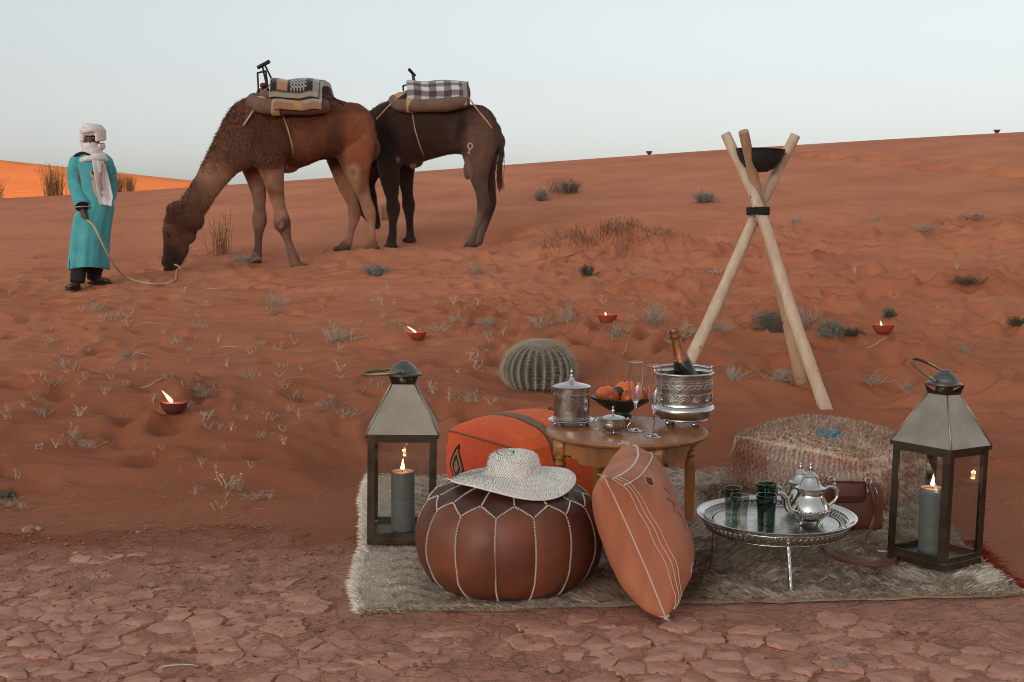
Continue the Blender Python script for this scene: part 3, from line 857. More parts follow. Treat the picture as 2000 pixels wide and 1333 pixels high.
def lantern(loc, rz, w, H, roof_h, label, bail_ang, bail_az, tilt=0.0):
    t = empty('lantern', loc, rz); t.rotation_euler = (0, tilt, rz)
    tag(t, label, 'lantern', 'metal and glass lanterns on the rug')
    hw = w / 2; pw = 0.024
    # base tray
    bs = MB().box((0, 0, .011), (w, w, .022), bev=.002).build('base', M_bronze, t, smooth=30)
    for sx in (-1, 1):
        for sy in (-1, 1):
            # angle-iron corner posts
            mb = MB()
            mb.box((sx * (hw - pw / 2), sy * (hw - .0025), H / 2 + .012), (pw, .005, H - .026))
            mb.box((sx * (hw - .0025), sy * (hw - .005 - (pw - .005) / 2), H / 2 + .012), (.005, pw - .005, H - .026))
            mb.build('corner_post', M_bronze, t, smooth=False)
    for k in range(4):
        a = k * math.pi / 2; ca, sa = math.cos(a), math.sin(a)
        def rot(x, y): return (x * ca - y * sa, x * sa + y * ca)
        x, y = rot(0, -(hw - .004))
        MB().box((x, y, .030), (w - 2 * pw - .001, .006, .018), rz=a).build('lower_rail', M_bronze, t)
        MB().box((x, y, H - .016), (w - 2 * pw - .001, .006, .014), rz=a).build('upper_rail', M_bronze, t)
        x, y = rot(0, -(hw - .0095))
        MB().box((x, y, H / 2 + .008), (w - .024, .0025, H - .055), rz=a).build('pane', M_pane, t)
    # eave frame
    ev = hw + 0.007
    for k in range(4):
        a = k * math.pi / 2; ca, sa = math.cos(a), math.sin(a)
        q = [(-ev, -ev), (ev, -ev), (ev - .012, -ev + .012), (-ev + .012, -ev + .012)]
        q = [(x * ca - y * sa, x * sa + y * ca) for x, y in q]
        MB().hexa([(x, y, H - .0085) for x, y in q] + [(x, y, H + .004) for x, y in q]).build('eave_rail', M_bronze, t)
    # four roof sheets
    tw = w * 0.17
    z0, z1 = H + .0045, H + roof_h
    for k in range(4):
        a = k * math.pi / 2; ca, sa = math.cos(a), math.sin(a)
        q = [(-ev + .001, -ev + .001, z0), (ev - .001, -ev + .001, z0), (tw, -tw, z1), (-tw, -tw, z1)]
        mb = MB(); nrow, ncol = 7, 7; vv = []
        for i in range(nrow):
            f_ = i / (nrow - 1)
            for j in range(ncol):
                g_ = j / (ncol - 1)
                A = Vector(q[0]).lerp(Vector(q[3]), f_); B = Vector(q[1]).lerp(Vector(q[2]), f_)
                p = A.lerp(B, g_)
                p.y += 0.004 * math.sin(math.pi * f_) * math.sin(math.pi * g_)      # slightly dished sheet
                vv.append(p)
        vi = [p + Vector((0, .0025, -.001)) for p in vv]
        allv = [(p.x * ca - p.y * sa, p.x * sa + p.y * ca, p.z) for p in vv + vi]
        ff = []
        n2 = nrow * ncol
        for i in range(nrow - 1):
            for j in range(ncol - 1):
                b0 = i * ncol + j
                ff.append((b0, b0 + 1, b0 + ncol + 1, b0 + ncol)); ff.append((n2 + b0 + ncol, n2 + b0 + ncol + 1, n2 + b0 + 1, n2 + b0))
        mb.add(allv, ff); mb.build('roof_panel', M_roof, t, smooth=30)
        # folded hip seam
        c0 = (-ev + .001, -ev + .001, z0); c1 = (-tw, -tw, z1)
        r0 = (c0[0] * ca - c0[1] * sa, c0[0] * sa + c0[1] * ca, c0[2]); r1 = (c1[0] * ca - c1[1] * sa, c1[0] * sa + c1[1] * ca, c1[2])
        MB().tube([r0, r1], .0028, 6).build('hip_seam', M_roof, t, smooth=True)
    # neck: flared struts and a dark throat
    MB().lathe([(tw * 1.02, z1 - .004), (tw * .80, z1 + .004), (tw * .78, z1 + .024)], 24).build('neck', M_bronze, t, smooth=True)
    cr_ = w * 0.275
    for k in range(4):
        a = k * math.pi / 2
        ca, sa = math.cos(a), math.sin(a)
        def rt(x, y, z): return (x * ca - y * sa, x * sa + y * ca, z)
        MB().add([rt(-tw, -tw, z1), rt(tw, -tw, z1), rt(0, -tw - .001, z1 + .004), rt(-tw * 1.25, -tw * 1.25, z1 + .030), rt(tw * 1.25, -tw * 1.25, z1 + .030)],
                 [(0, 2, 3), (1, 4, 2)]).build('neck_flap', M_bronze, t)
    zc = z1 + .026
    cp = MB().lathe([(0, zc), (cr_ * .9, zc), (cr_, zc + .003), (cr_, zc + .007), (cr_ * .86, zc + .012), (cr_ * .76, zc + .014), (cr_ * .70, zc + .024), (cr_ * .56, zc + .035),
                     (cr_ * .34, zc + .042), (cr_ * .30, zc + .044), (cr_ * .27, zc + .048), (cr_ * .15, zc + .0505), (0, zc + .051)], 40).build('cap', M_cap, t, smooth=50)
    # bail handle folded over
    L, hb = w * 0.62, cr_ * .98
    pz = zc + .018
    path = []
    for i in range(25):
        a = math.pi * i / 24
        path.append(Vector((math.sin(a) ** 0.8 * L if 0 < i < 24 else 0, -math.cos(a) * (hb + .010 * math.sin(a)), 0)))
    Mz = Matrix.Rotation(bail_az - rz, 3, 'Z') @ Matrix.Rotation(-bail_ang, 3, 'Y')
    path = [Mz @ p + Vector((0, 0, pz)) for p in path]
    axis_n = Mz @ Vector((0, 0, 1))
    MB().tube(path, [(.0055, .0022)] * 25, 10, ref=axis_n).build('handle', M_handle, t, smooth=True)
    for sgn in (0, -1):
        MB().sphere(path[sgn], .0065, 10, 6).build('handle_pivot', M_handle, t, smooth=True)
    return t

# left lantern
a = gp(717, 1066); b = gp(838, 1066)
LW = 0.228
lz = 0.024
lc = Vector(((a.x + b.x) / 2 + 0.012, a.y * (CAMZ - lz) / CAMZ + LW / 2 + 0.005, lz))
lan1 = lantern(lc, R(3.5), LW, 0.368, 0.160, 'bronze lantern with lit grey candle beside the brown leather pouf', R(-6), R(183), tilt=R(1.0))
candle((lc.x + .003, lc.y - .005, lz + .0225), 0.040, 0.205, 'grey pillar candle burning in the lantern beside the leather pouf')
# right lantern
f_ = gp(1842, 1121); fz = 0.030
RW = 0.203; ra = R(36)
ex, ey = Vector((math.cos(ra), math.sin(ra), 0)), Vector((-math.sin(ra), math.cos(ra), 0))
rc = Vector((f_.x, f_.y, 0)) * ((CAMZ - fz) / CAMZ) + ex * RW / 2 + ey * RW / 2
rc.z = fz
lan2 = lantern(rc, ra, RW, 0.372, 0.158, 'bronze lantern with raised loop handle on the right end of the rug', R(26), R(128), tilt=R(2.2))
candle((rc.x - .012, rc.y + .002, fz + .0225), 0.038, 0.212, 'grey pillar candle burning in the lantern by the shaggy floor pouf')

# ------------------------------------------------------------------ stitched leather pouf
M_leather = pmat('pouf_leather', (0.098, 0.025, 0.013), rough=0.52, var=(0.215, 0.060, 0.026), vscale=7, rvar=0.1, bump=0.25, bscale=90, bdist=0.0015)
LEATHERS = [M_leather, pmat('pouf_leather_dark', (0.066, 0.018, 0.011), rough=0.56, var=(0.150, 0.043, 0.021), vscale=6, rvar=0.12, bump=0.35, bscale=40, bdist=0.003),
            pmat('pouf_leather_tan', (0.105, 0.030, 0.015), rough=0.53, var=(0.235, 0.072, 0.032), vscale=6, rvar=0.12, bump=0.35, bscale=40, bdist=0.003)]
M_leather_top = pmat('pouf_top_leather', (0.050, 0.017, 0.013), rough=0.46, var=(0.085, 0.028, 0.019), vscale=5, rvar=0.1, bump=0.25, bscale=90, bdist=0.0015)
M_thread = pmat('cream_thread', (0.62, 0.54, 0.44), rough=0.8)
PX, PY, PZ = -0.008, 3.445, 0.016
pouf = empty('leather_pouf', (PX, PY, PZ))
tag(pouf, 'round brown leather pouf with cream stitched seams, straw hat on top', 'pouf')
prof = spline([(0.150, 0.002), (0.215, 0.012), (0.256, 0.055), (0.275, 0.115), (0.278, 0.170), (0.266, 0.225), (0.238, 0.270), (0.190, 0.302), (0.120, 0.322), (0.050, 0.328), (0.004, 0.327)], 90)
prof = np.array(prof) * np.array([0.968, 0.985])
seg = np.r_[0, np.cumsum(np.hypot(*np.diff(prof, axis=0).T))]; seg /= seg[-1]
def pr(t): return np.interp(t, seg, prof[:, 0]), np.interp(t, seg, prof[:, 1])
NPAN = 14; DA = 2 * math.pi / NPAN; A0 = R(-90 - 8.8)
T_LOW, T_HIGH = 0.565, 0.635
def surf(th, t, lift=0.0, puff=None):
    r, z = pr(t)
    if puff is None:
        # cushion between seams
        k = ((th - A0) / DA) % 1.0
        if t > T_HIGH: k = (k + 0.5) % 1.0
        puff = 0.0075 * (abs(math.sin(math.pi * k)) ** 0.7 - 0.6) * (1 if t < T_LOW else max(0.25, 1 - (t - T_LOW) * 3))
    puff += 0.0035 * math.sin(th * 5.3 + t * 7) * math.sin(t * 9 + th) + 0.0018 * math.sin(t * 41 + 6 * math.sin(th * 3)) * (t < .3)
    sag = 0.010 * math.sin(th * 2 + 1.0) * math.sin(min(1, t * 1.6) * math.pi)
    r = r + puff + lift + sag
    return (r * math.cos(th), r * math.sin(th), z + (puff + lift) * max(0, (t - 0.45) * 1.2) + 0.004 * math.sin(th * 3) * t)
def zig(k):     # height of the zigzag seam across one panel, k in 0..1 from seam to seam
    return T_LOW + (T_HIGH - T_LOW) * (1 - abs(2 * k - 1)) ** 0.9
for p in range(NPAN):
    mb = MB(); ni, nj = 10, 16; vv = []
    for i in range(ni + 1):
        k = i / ni; th = A0 + (p + k) * DA
        for j in range(nj + 1): vv.append(surf(th, 0.0 + zig(k) * j / nj))
    ff = [(i * (nj + 1) + j, (i + 1) * (nj + 1) + j, (i + 1) * (nj + 1) + j + 1, i * (nj + 1) + j + 1) for i in range(ni) for j in range(nj)]
    mb.add(vv, ff).build('side_panel', LEATHERS[(p * 5) % 3], pouf, smooth=True)
for p in range(NPAN):
    mb = MB(); ni, nj = 10, 12; vv = []
    for i in range(ni + 1):
        k = i / ni; th = A0 + (p + 0.5 + k) * DA
        kk = (k + 0.5) % 1.0
        for j in range(nj + 1):
            t0 = zig(kk); vv.append(surf(th, t0 + (0.985 - t0) * j / nj))
    ff = [(i * (nj + 1) + j, (i + 1) * (nj + 1) + j, (i + 1) * (nj + 1) + j + 1, i * (nj + 1) + j + 1) for i in range(ni) for j in range(nj)]
    mb.add(vv, ff).build('top_panel', M_leather_top, pouf, smooth=True)
st = MB()
def stitch_line(pts, w=0.0046, gap=0.0074):
    pts = [Vector(p) for p in pts]
    acc = 0.0
    for a, b in zip(pts[:-1], pts[1:]):
        d = b - a; L = d.length
        if L < 1e-6: continue
        d /= L; s_ = gap - acc
        while s_ < L:
            c = a + d * s_
            st.sphere(c, (w, w, w * .62), 5, 3) if False else st.tube([c - d * gap * .33, c, c + d * gap * .33], [w * .5, w * .75, w * .5], 5)
            s_ += gap
        acc = (acc + L) % gap
for p in range(NPAN):
    th = A0 + p * DA
    stitch_line([surf(th, t, .0015) for t in np.linspace(0.05, T_LOW, 24)])
    stitch_line([surf(th + k * DA, zig(k), .002) for k in np.linspace(0, 1, 14)])
    stitch_line([surf(th + 0.5 * DA, t, .002) for t in np.linspace(T_HIGH, 0.93, 14)])
o = st.build('stitching', M_thread, pouf, smooth=True); o['kind'] = 'stuff'
MB().lathe([(0, .0), (.15, .001), (.2, .012)], 40).build('underside', M_leather, pouf, smooth=True)

# ------------------------------------------------------------------ straw hat
M_straw = pmat('woven_straw', (0.80, 0.755, 0.68), rough=0.75, var=(0.93, 0.89, 0.82), vscale=40)
M_strawbase = pmat('straw_base_layer', (0.36, 0.31, 0.245), rough=0.9)  # darker tan layer under the woven straw
hat = empty('straw_hat', (PX + 0.012, PY - 0.03, PZ + 0.330), rot=(R(-1), R(1), R(10))); HS = np.array([0.86, 0.63])
tag(hat, 'wide brimmed woven straw hat lying on the leather pouf', 'hat')
hp = spline([(0.207, -0.012), (0.190, 0.002), (0.155, 0.012), (0.120, 0.014), (0.098, 0.018), (0.091, 0.034), (0.086, 0.070), (0.080, 0.098), (0.062, 0.116), (0.030, 0.122), (0.002, 0.122)], 70)
hp = np.array(hp) * HS; hs_ = np.r_[0, np.cumsum(np.hypot(*np.diff(hp, axis=0).T))]
def hat_pt(s_, th, off=0.0):
    r = np.interp(s_, hs_, hp[:, 0]); z = np.interp(s_, hs_, hp[:, 1])
    e = 1e-3
    dr = np.interp(s_ + e, hs_, hp[:, 0]) - np.interp(s_ - e, hs_, hp[:, 0]); dz = np.interp(s_ + e, hs_, hp[:, 1]) - np.interp(s_ - e, hs_, hp[:, 1])
    L = math.hypot(dr, dz) + 1e-9; nr, nz = dz / L, -dr / L
    brim = sstep(0.085, 0.17, r)
    z = z + brim * (0.010 * math.sin(th * 2 + 0.6) + 0.006 * math.sin(th * 3 + 2)) - 0.012 * max(0, math.cos(th + 1.57)) * brim
    dent = 0.012 * math.exp(-((th - 4.2) / 0.7) ** 2) if z > 0.058 else 0
    return Vector(((r + nr * off) * math.cos(th) * 1.03, (r + nr * off) * math.sin(th) * 0.97, z + nz * off - dent))
vv = [hat_pt(s_, 2 * math.pi * k / 64, -0.0015) for s_ in np.linspace(0, hs_[-1], 50) for k in range(64)]
ff = [(i * 64 + k, i * 64 + (k + 1) % 64, (i + 1) * 64 + (k + 1) % 64, (i + 1) * 64 + k) for i in range(49) for k in range(64)]
MB().add(vv, ff).build('lining', M_strawbase, hat, smooth=True)
wv = MB(); row = 0.0100; nrow = int(hs_[-1] / row)
for i in range(nrow):
    s0 = (i + 0.5) * row
    r = float(np.interp(s0, hs_, hp[:, 0]))
    if r < 0.006: continue
    n = max(8, int(2 * math.pi * r / 0.0075)); sg = 1 if i % 2 else -1
    for k in range(n):
        th = 2 * math.pi * (k + random.uniform(-.12, .12)) / n; dth = 2 * math.pi / n
        a_, b_ = th - sg * dth * .55, th + sg * dth * .55
        w_ = dth * 0.37
        p = [hat_pt(s0 - row * .52, a_ - w_, .0004), hat_pt(s0 - row * .52, a_ + w_, .0004), hat_pt(s0, th + w_, .0034 + random.uniform(-.0008, .0008)), hat_pt(s0, th - w_, .0026 + random.uniform(-.0008, .0008)),
             hat_pt(s0 + row * .52, b_ + w_, .0004), hat_pt(s0 + row * .52, b_ - w_, .0004)]
        wv.add(p, [(0, 1, 2, 3), (3, 2, 4, 5)])
o = wv.build('straw_weave', M_straw, hat, smooth=True); o['kind'] = 'stuff'
ed_ = MB()
ring = [hat_pt(0.0, 2 * math.pi * k / 90, 0) for k in range(90)]
ed_.tube(ring, .0028, 6, closed=True).build('brim_edge', M_straw, hat, smooth=True)
MB().tube([hat_pt(0, 3.05, .001), hat_pt(0, 3.05, .001) + Vector((-.012, .002, .004)), hat_pt(0, 3.05, .001) + Vector((-.022, .0, .001))], [.002, .0016, .0008], 5).build('loose_straw', M_straw, hat)

# ------------------------------------------------------------------ standing orange cushion
M_sabra = pmat('orange_sabra', (0.36, 0.105, 0.048), rough=0.68, var=(0.55, 0.19, 0.095), vscale=9, bump=0.7, bscale=110, bdist=0.003, stretch=(1, 1, 0.25), sheen=0.03)
M_cord = pmat('cream_cord', (0.66, 0.54, 0.44), rough=0.8)
M_embr = pmat('dark_embroidery', (0.16, 0.075, 0.045), rough=0.8)
Bc = gp(1300, 1228); Bc.z = 0.026
Tc = P(1180, 934, Bc.y + 0.05); T2 = P(1219, 868, Bc.y + 0.48)
va, vb = Tc - Bc, T2 - Tc
vn_ = va.cross(vb).normalized()
if vn_.x < 0: vn_ = -vn_
cush = empty('orange_cushion', Bc)
tag(cush, 'plump orange woven cushion with cream corded edge, leaning against the leather pouf', 'cushion')
def cu(u, v, side, off=0.0):
    """u along the depth of the cushion, v up the near edge; side +1 faces the right"""
    x, y = 2 * u - 1, 2 * v - 1
    th = 0.112 * (max(0, (1 - abs(x) ** 2.8)) ** 0.44) * (max(0, (1 - abs(y) ** 3.4)) ** 0.42)
    px_ = x * (1 - 0.10 * (1 - abs(y) ** 2.5) * abs(x) ** 3) ; py_ = y * (1 - 0.10 * (1 - abs(x) ** 2.5) * abs(y) ** 3)
    w = (0.0045 * math.sin(u * 23 + v * 9) * math.sin(v * 17) * abs(x) ** 2 + 0.004 * math.sin(v * 31 - u * 8) * abs(y) ** 3 + 0.006 * math.sin(u * 4.1 + 1) * math.sin(v * 5.3)) * (th > 0.02)
    p = va * ((py_ + 1) / 2) + vb * ((px_ + 1) / 2) + vn_ * side * (th + w + off)
    if p.z + Bc.z < 0.012: p.z = 0.012 - Bc.z
    return p
NC = 34
gridt = [0.5 - 0.5 * math.cos(math.pi * k / NC) for k in range(NC + 1)]
for side, nm in ((1, 'front_cover'), (-1, 'back_cover')):
    vv = [cu(a_, b_, side) for a_ in gridt for b_ in gridt]
    ff = [(i * (NC + 1) + j, (i + 1) * (NC + 1) + j, (i + 1) * (NC + 1) + j + 1, i * (NC + 1) + j + 1) for i in range(NC) for j in range(NC)]
    if side > 0: ff = [q[::-1] for q in ff]
    MB().add(vv, ff).build(nm, M_sabra, cush, smooth=True)
def twisted(pts, r, mb, step=0.006):
    """twisted cord drawn as a string of slanted beads"""
    pts = [Vector(p) for p in pts]; acc = 0
    for a_, b_ in zip(pts[:-1], pts[1:]):
        d = b_ - a_; L = d.length
        if L < 1e-7: continue
        d /= L; s_ = step - acc
        o_ = d.orthogonal().normalized()
        while s_ < L:
            c = a_ + d * s_
            mb.tube([c - d * step * .55 - o_ * r * .35, c, c + d * step * .55 + o_ * r * .35], [r * .5, r, r * .5], 5)
            s_ += step
        acc = (acc + L) % step
tt = np.linspace(0.0, 1, 46)
pc = MB(); twisted([cu(0.0, t, 1, .001) for t in tt], .0031, pc); pc.build('edge_cord', M_cord, cush, smooth=True)
for uu in (0.028, 0.050, 0.075):
    pc = MB(); pc.tube([cu(uu, t, 1, .0010) for t in np.linspace(.03, .97, 40)], .0011, 5); pc.build('seam_cord', M_cord, cush, smooth=True)
pc = MB(); twisted([cu(t, 0.975, 1, .001) for t in np.linspace(0, 1, 30)], .004, pc); twisted([cu(t, 0.90, 1, .001) for t in np.linspace(.03, .97, 30)], .0028, pc); pc.build('top_cord', M_cord, cush, smooth=True)
pc = MB(); twisted([cu(t, 0.03, 1, .001) for t in np.linspace(0.02, .6, 24)], .0035, pc); pc.build('bottom_cord', M_cord, cush, smooth=True)
for (u0, v0, s0) in ((.26, .83, .055), (.30, .14, .055)):
    mb = MB(); mk = MB()
    for k in np.linspace(.25, 1, 5):
        q = [cu(u0 + s0 * k * x, v0 + s0 * k * y * .9, 1, .0012) for x, y in ((0, -1), (1, 0), (0, 1), (-1, 0))]
        (mb if k < .9 else mk).tube(q, .0011, 4, closed=True)
    mb.build('embroidered_diamond', M_embr, cush); mk.build('diamond_outline', M_cord, cush)
mb = MB()
for a_, b_ in (((.33, .66), (.42, .60)), ((.42, .60), (.36, .54)), ((.42, .60), (.50, .55)), ((.45, .52), (.52, .44)), ((.52, .44), (.44, .38)), ((.40, .72), (.45, .66))):
    mb.tube([cu(a_[0] + (b_[0] - a_[0]) * t, a_[1] + (b_[1] - a_[1]) * t, 1, .001) for t in np.linspace(0, 1, 7)], .0009, 4)
mb.build('embroidered_line', M_embr, cush)
for (p0, n_) in ((cu(0, 0, 1), 12), (cu(0, 1, 1), 9), (cu(1, 1, 1), 9)):
    mb = MB()
    for _ in range(n_):
        d = Vector((random.uniform(-1, 1), random.uniform(-1, .6), random.uniform(-.5, .8))) * random.uniform(.010, .024)
        q = p0 + d
        if q.z + Bc.z < .014: q.z = .014 - Bc.z
        mb.tube([p0, p0 + d * .5 + Vector((0, 0, .004)), q], [.0018, .0015, .0008], 4)
    mb.build('tassel', M_cord, cush)

# ------------------------------------------------------------------ box cushions
def box_cushion_mesh(sx, sy, sz, bulge_top, bulge_side, n=16, drop=0.03, rnd=1.0):
    """six puffed faces; returns verts, quads"""
    V_, F_ = [], []
    def pt(x, y, z):
        bt = (1 - x * x) * (1 - y * y); bs_x = (1 - y * y) * (1 - z * z); bs_y = (1 - x * x) * (1 - z * z)
        qx = x * sx / 2 + (bulge_side * bs_x * (1 if x > 0 else -1) if abs(x) > .999 else 0)
        qy = y * sy / 2 + (bulge_side * bs_y * (1 if y > 0 else -1) if abs(y) > .999 else 0)
        qz = (z + 1) / 2 * sz + (bulge_top * bt ** 0.6 if z > .999 else 0)
        # corners sink and pull in, edges sag between them
        cor = abs(x) ** 6 * abs(y) ** 6
        qz -= drop * cor * (z + 1) / 2
        pull = 1 - 0.05 * (abs(x) * abs(y)) ** 4 * rnd
        if z <= -.999: qz += 0.0
        edge = max(abs(x), abs(y)) ** 8
        if abs(z) > .6: qx *= 1 - 0.02 * edge; qy *= 1 - 0.02 * edge
        return Vector((qx * pull, qy * pull, qz))
    ts = np.linspace(-1, 1, n + 1)
    for ax, sg in ((2, 1), (2, -1), (0, 1), (0, -1), (1, 1), (1, -1)):
        b0 = len(V_)
        for a_ in ts:
            for b_ in ts:
                c = [0, 0, 0]; o2 = [k for k in range(3) if k != ax]
                c[ax] = sg; c[o2[0]] = a_; c[o2[1]] = b_
                V_.append(pt(*c))
        flip = (sg > 0) == (ax != 1)
        for i in range(n):
            for j in range(n):
                q = (b0 + i * (n + 1) + j, b0 + (i + 1) * (n + 1) + j, b0 + (i + 1) * (n + 1) + j + 1, b0 + i * (n + 1) + j + 1)
                F_.append(q if flip else q[::-1])
    return V_, F_, pt
def stripes(nt, b, mp, axis_, ramp, wob=0.02, bscale=260):
    sx = _n(nt, 'ShaderNodeSeparateXYZ'); nt.links.new(mp.outputs[0], sx.inputs[0])
    nz = _n(nt, 'ShaderNodeTexNoise', Scale=7.0, Detail=3.0); nt.links.new(mp.outputs[0], nz.inputs['Vector'])
    m1 = _n(nt, 'ShaderNodeMath', operation='MULTIPLY_ADD'); m1.inputs[1].default_value = wob
    nt.links.new(nz.outputs['Fac'], m1.inputs[0]); nt.links.new(sx.outputs[axis_], m1.inputs[2])
    r_ = _n(nt, 'ShaderNodeValToRGB'); r_.color_ramp.interpolation = 'LINEAR'
    mr = _n(nt, 'ShaderNodeMapRange'); mr.inputs[1].default_value = -0.32; mr.inputs[2].default_value = 0.32
    nt.links.new(m1.outputs[0], mr.inputs[0]); nt.links.new(mr.outputs[0], r_.inputs['Fac'])
    el = r_.color_ramp.elements
    el[0].position, el[0].color = ramp[0][0], c4(ramp[0][1]); el[1].position, el[1].color = ramp[-1][0], c4(ramp[-1][1])
    for p_, c_ in ramp[1:-1]:
        e = el.new(p_); e.color = c4(c_)
    n2 = _n(nt, 'ShaderNodeTexNoise', Scale=60.0, Detail=4.0); nt.links.new(mp.outputs[0], n2.inputs['Vector'])
    mr2 = _n(nt, 'ShaderNodeMapRange'); mr2.inputs[3].default_value = 0.7; mr2.inputs[4].default_value = 1.25
    nt.links.new(n2.outputs['Fac'], mr2.inputs[0])
    mx = _n(nt, 'ShaderNodeMix', data_type='RGBA', blend_type='MULTIPLY'); mx.inputs['Factor'].default_value = 1
    nt.links.new(r_.outputs[0], mx.inputs[6]); nt.links.new(mr2.outputs[0], mx.inputs[7])
    nt.links.new(mx.outputs[2], b.inputs['Base Color'])
    nb = _n(nt, 'ShaderNodeTexWave', Scale=bscale / 3, Distortion=1.0); nt.links.new(mp.outputs[0], nb.inputs['Vector'])
    bp = _n(nt, 'ShaderNodeBump', Strength=0.25, Distance=0.001); nt.links.new(nb.outputs['Fac'], bp.inputs['Height']); nt.links.new(bp.outputs[0], b.inputs['Normal'])
OR, RD, OL, BKc = (0.80, 0.125, 0.026), (0.60, 0.050, 0.016), (0.22, 0.125, 0.055), (0.03, 0.02, 0.018)
M_kilim = pmat('kilim', OR, rough=0.85, sheen=0.03, extra=lambda nt, b, mp: stripes(nt, b, mp, 1, [(0, RD), (.16, OR), (.30, OR), (.31, BKc), (.325, OL), (.38, OL), (.385, OR), (.60, OR), (.61, OL), (.66, OL), (.67, RD), (.86, OR), (1, RD)]))
e1 = Vector((0.56, -0.83, 0)).normalized(); kl = Vector((-0.285, 4.70, 0)); KS = 0.56
kc = kl + e1 * KS / 2 + Vector((0.83, 0.56, 0)) * KS / 2
kz = 0.016
kil = empty('kilim_cushion', (kc.x, kc.y, kz), math.atan2(e1.y, e1.x))
tag(kil, 'orange red kilim floor cushion with striped cover behind the straw hat', 'cushion')
kv, kf, kpt = box_cushion_mesh(KS, KS, 0.245, 0.085, 0.025, drop=0.012)
MB().add(kv, kf).build('cover', M_kilim, kil, smooth=50)
M_kblack = pmat('kilim_motif_black', (0.025, 0.018, 0.015), rough=0.9); M_kcream = pmat('kilim_motif_cream', (0.42, 0.22, 0.10), rough=0.9)
for (cx_, cy_) in ((-.05, .42), (.52, .40)):
    for k, mm in ((1.0, M_kblack), (.78, M_kcream), (.56, M_kblack), (.30, M_kcream)):
        mb = MB()
        q = [(cx_ + .27 * k * x, cy_ + .20 * k * y) for x, y in ((0, -1), (1, 0), (0, 1), (-1, 0))]
        ring = []
        for (xa, ya), (xb, yb) in zip(q, q[1:] + q[:1]):
            for t in np.linspace(0, 1, 6)[:-1]: ring.append(kpt(xa + (xb - xa) * t, ya + (yb - ya) * t, 1.0) + Vector((0, 0, .0015)))
        mb.tube(ring, (.0065, .0016), 6, closed=True, ref=None); mb.build('woven_diamond', mm, kil)
for k, mm in ((1.0, M_kblack), (.75, M_kcream), (.5, M_kblack), (.25, M_kcream)):
    mb = MB()
    q = [(-.48 + .22 * k * x, -.05 + .7 * k * y) for x, y in ((0, -1), (1, 0), (0, 1), (-1, 0))]
    ring = []
    for (xa, ya), (xb, yb) in zip(q, q[1:] + q[:1]):
        for t in np.linspace(0, 1, 6)[:-1]: ring.append(kpt(xa + (xb - xa) * t, -1.0, ya + (yb - ya) * t) + Vector((0, -.0015, 0)))
    mb.tube(ring, .0042, 5, closed=True); mb.build('woven_diamond', mm, kil)
mb = MB(); pipe = []
for t in np.linspace(-1, 1, 24): pipe.append(kpt(t, -1, 1))
mb.tube(pipe, .004, 6); mb.build('piping', pmat('kilim_piping', (0.20, 0.10, 0.04), rough=.9), kil, smooth=True)

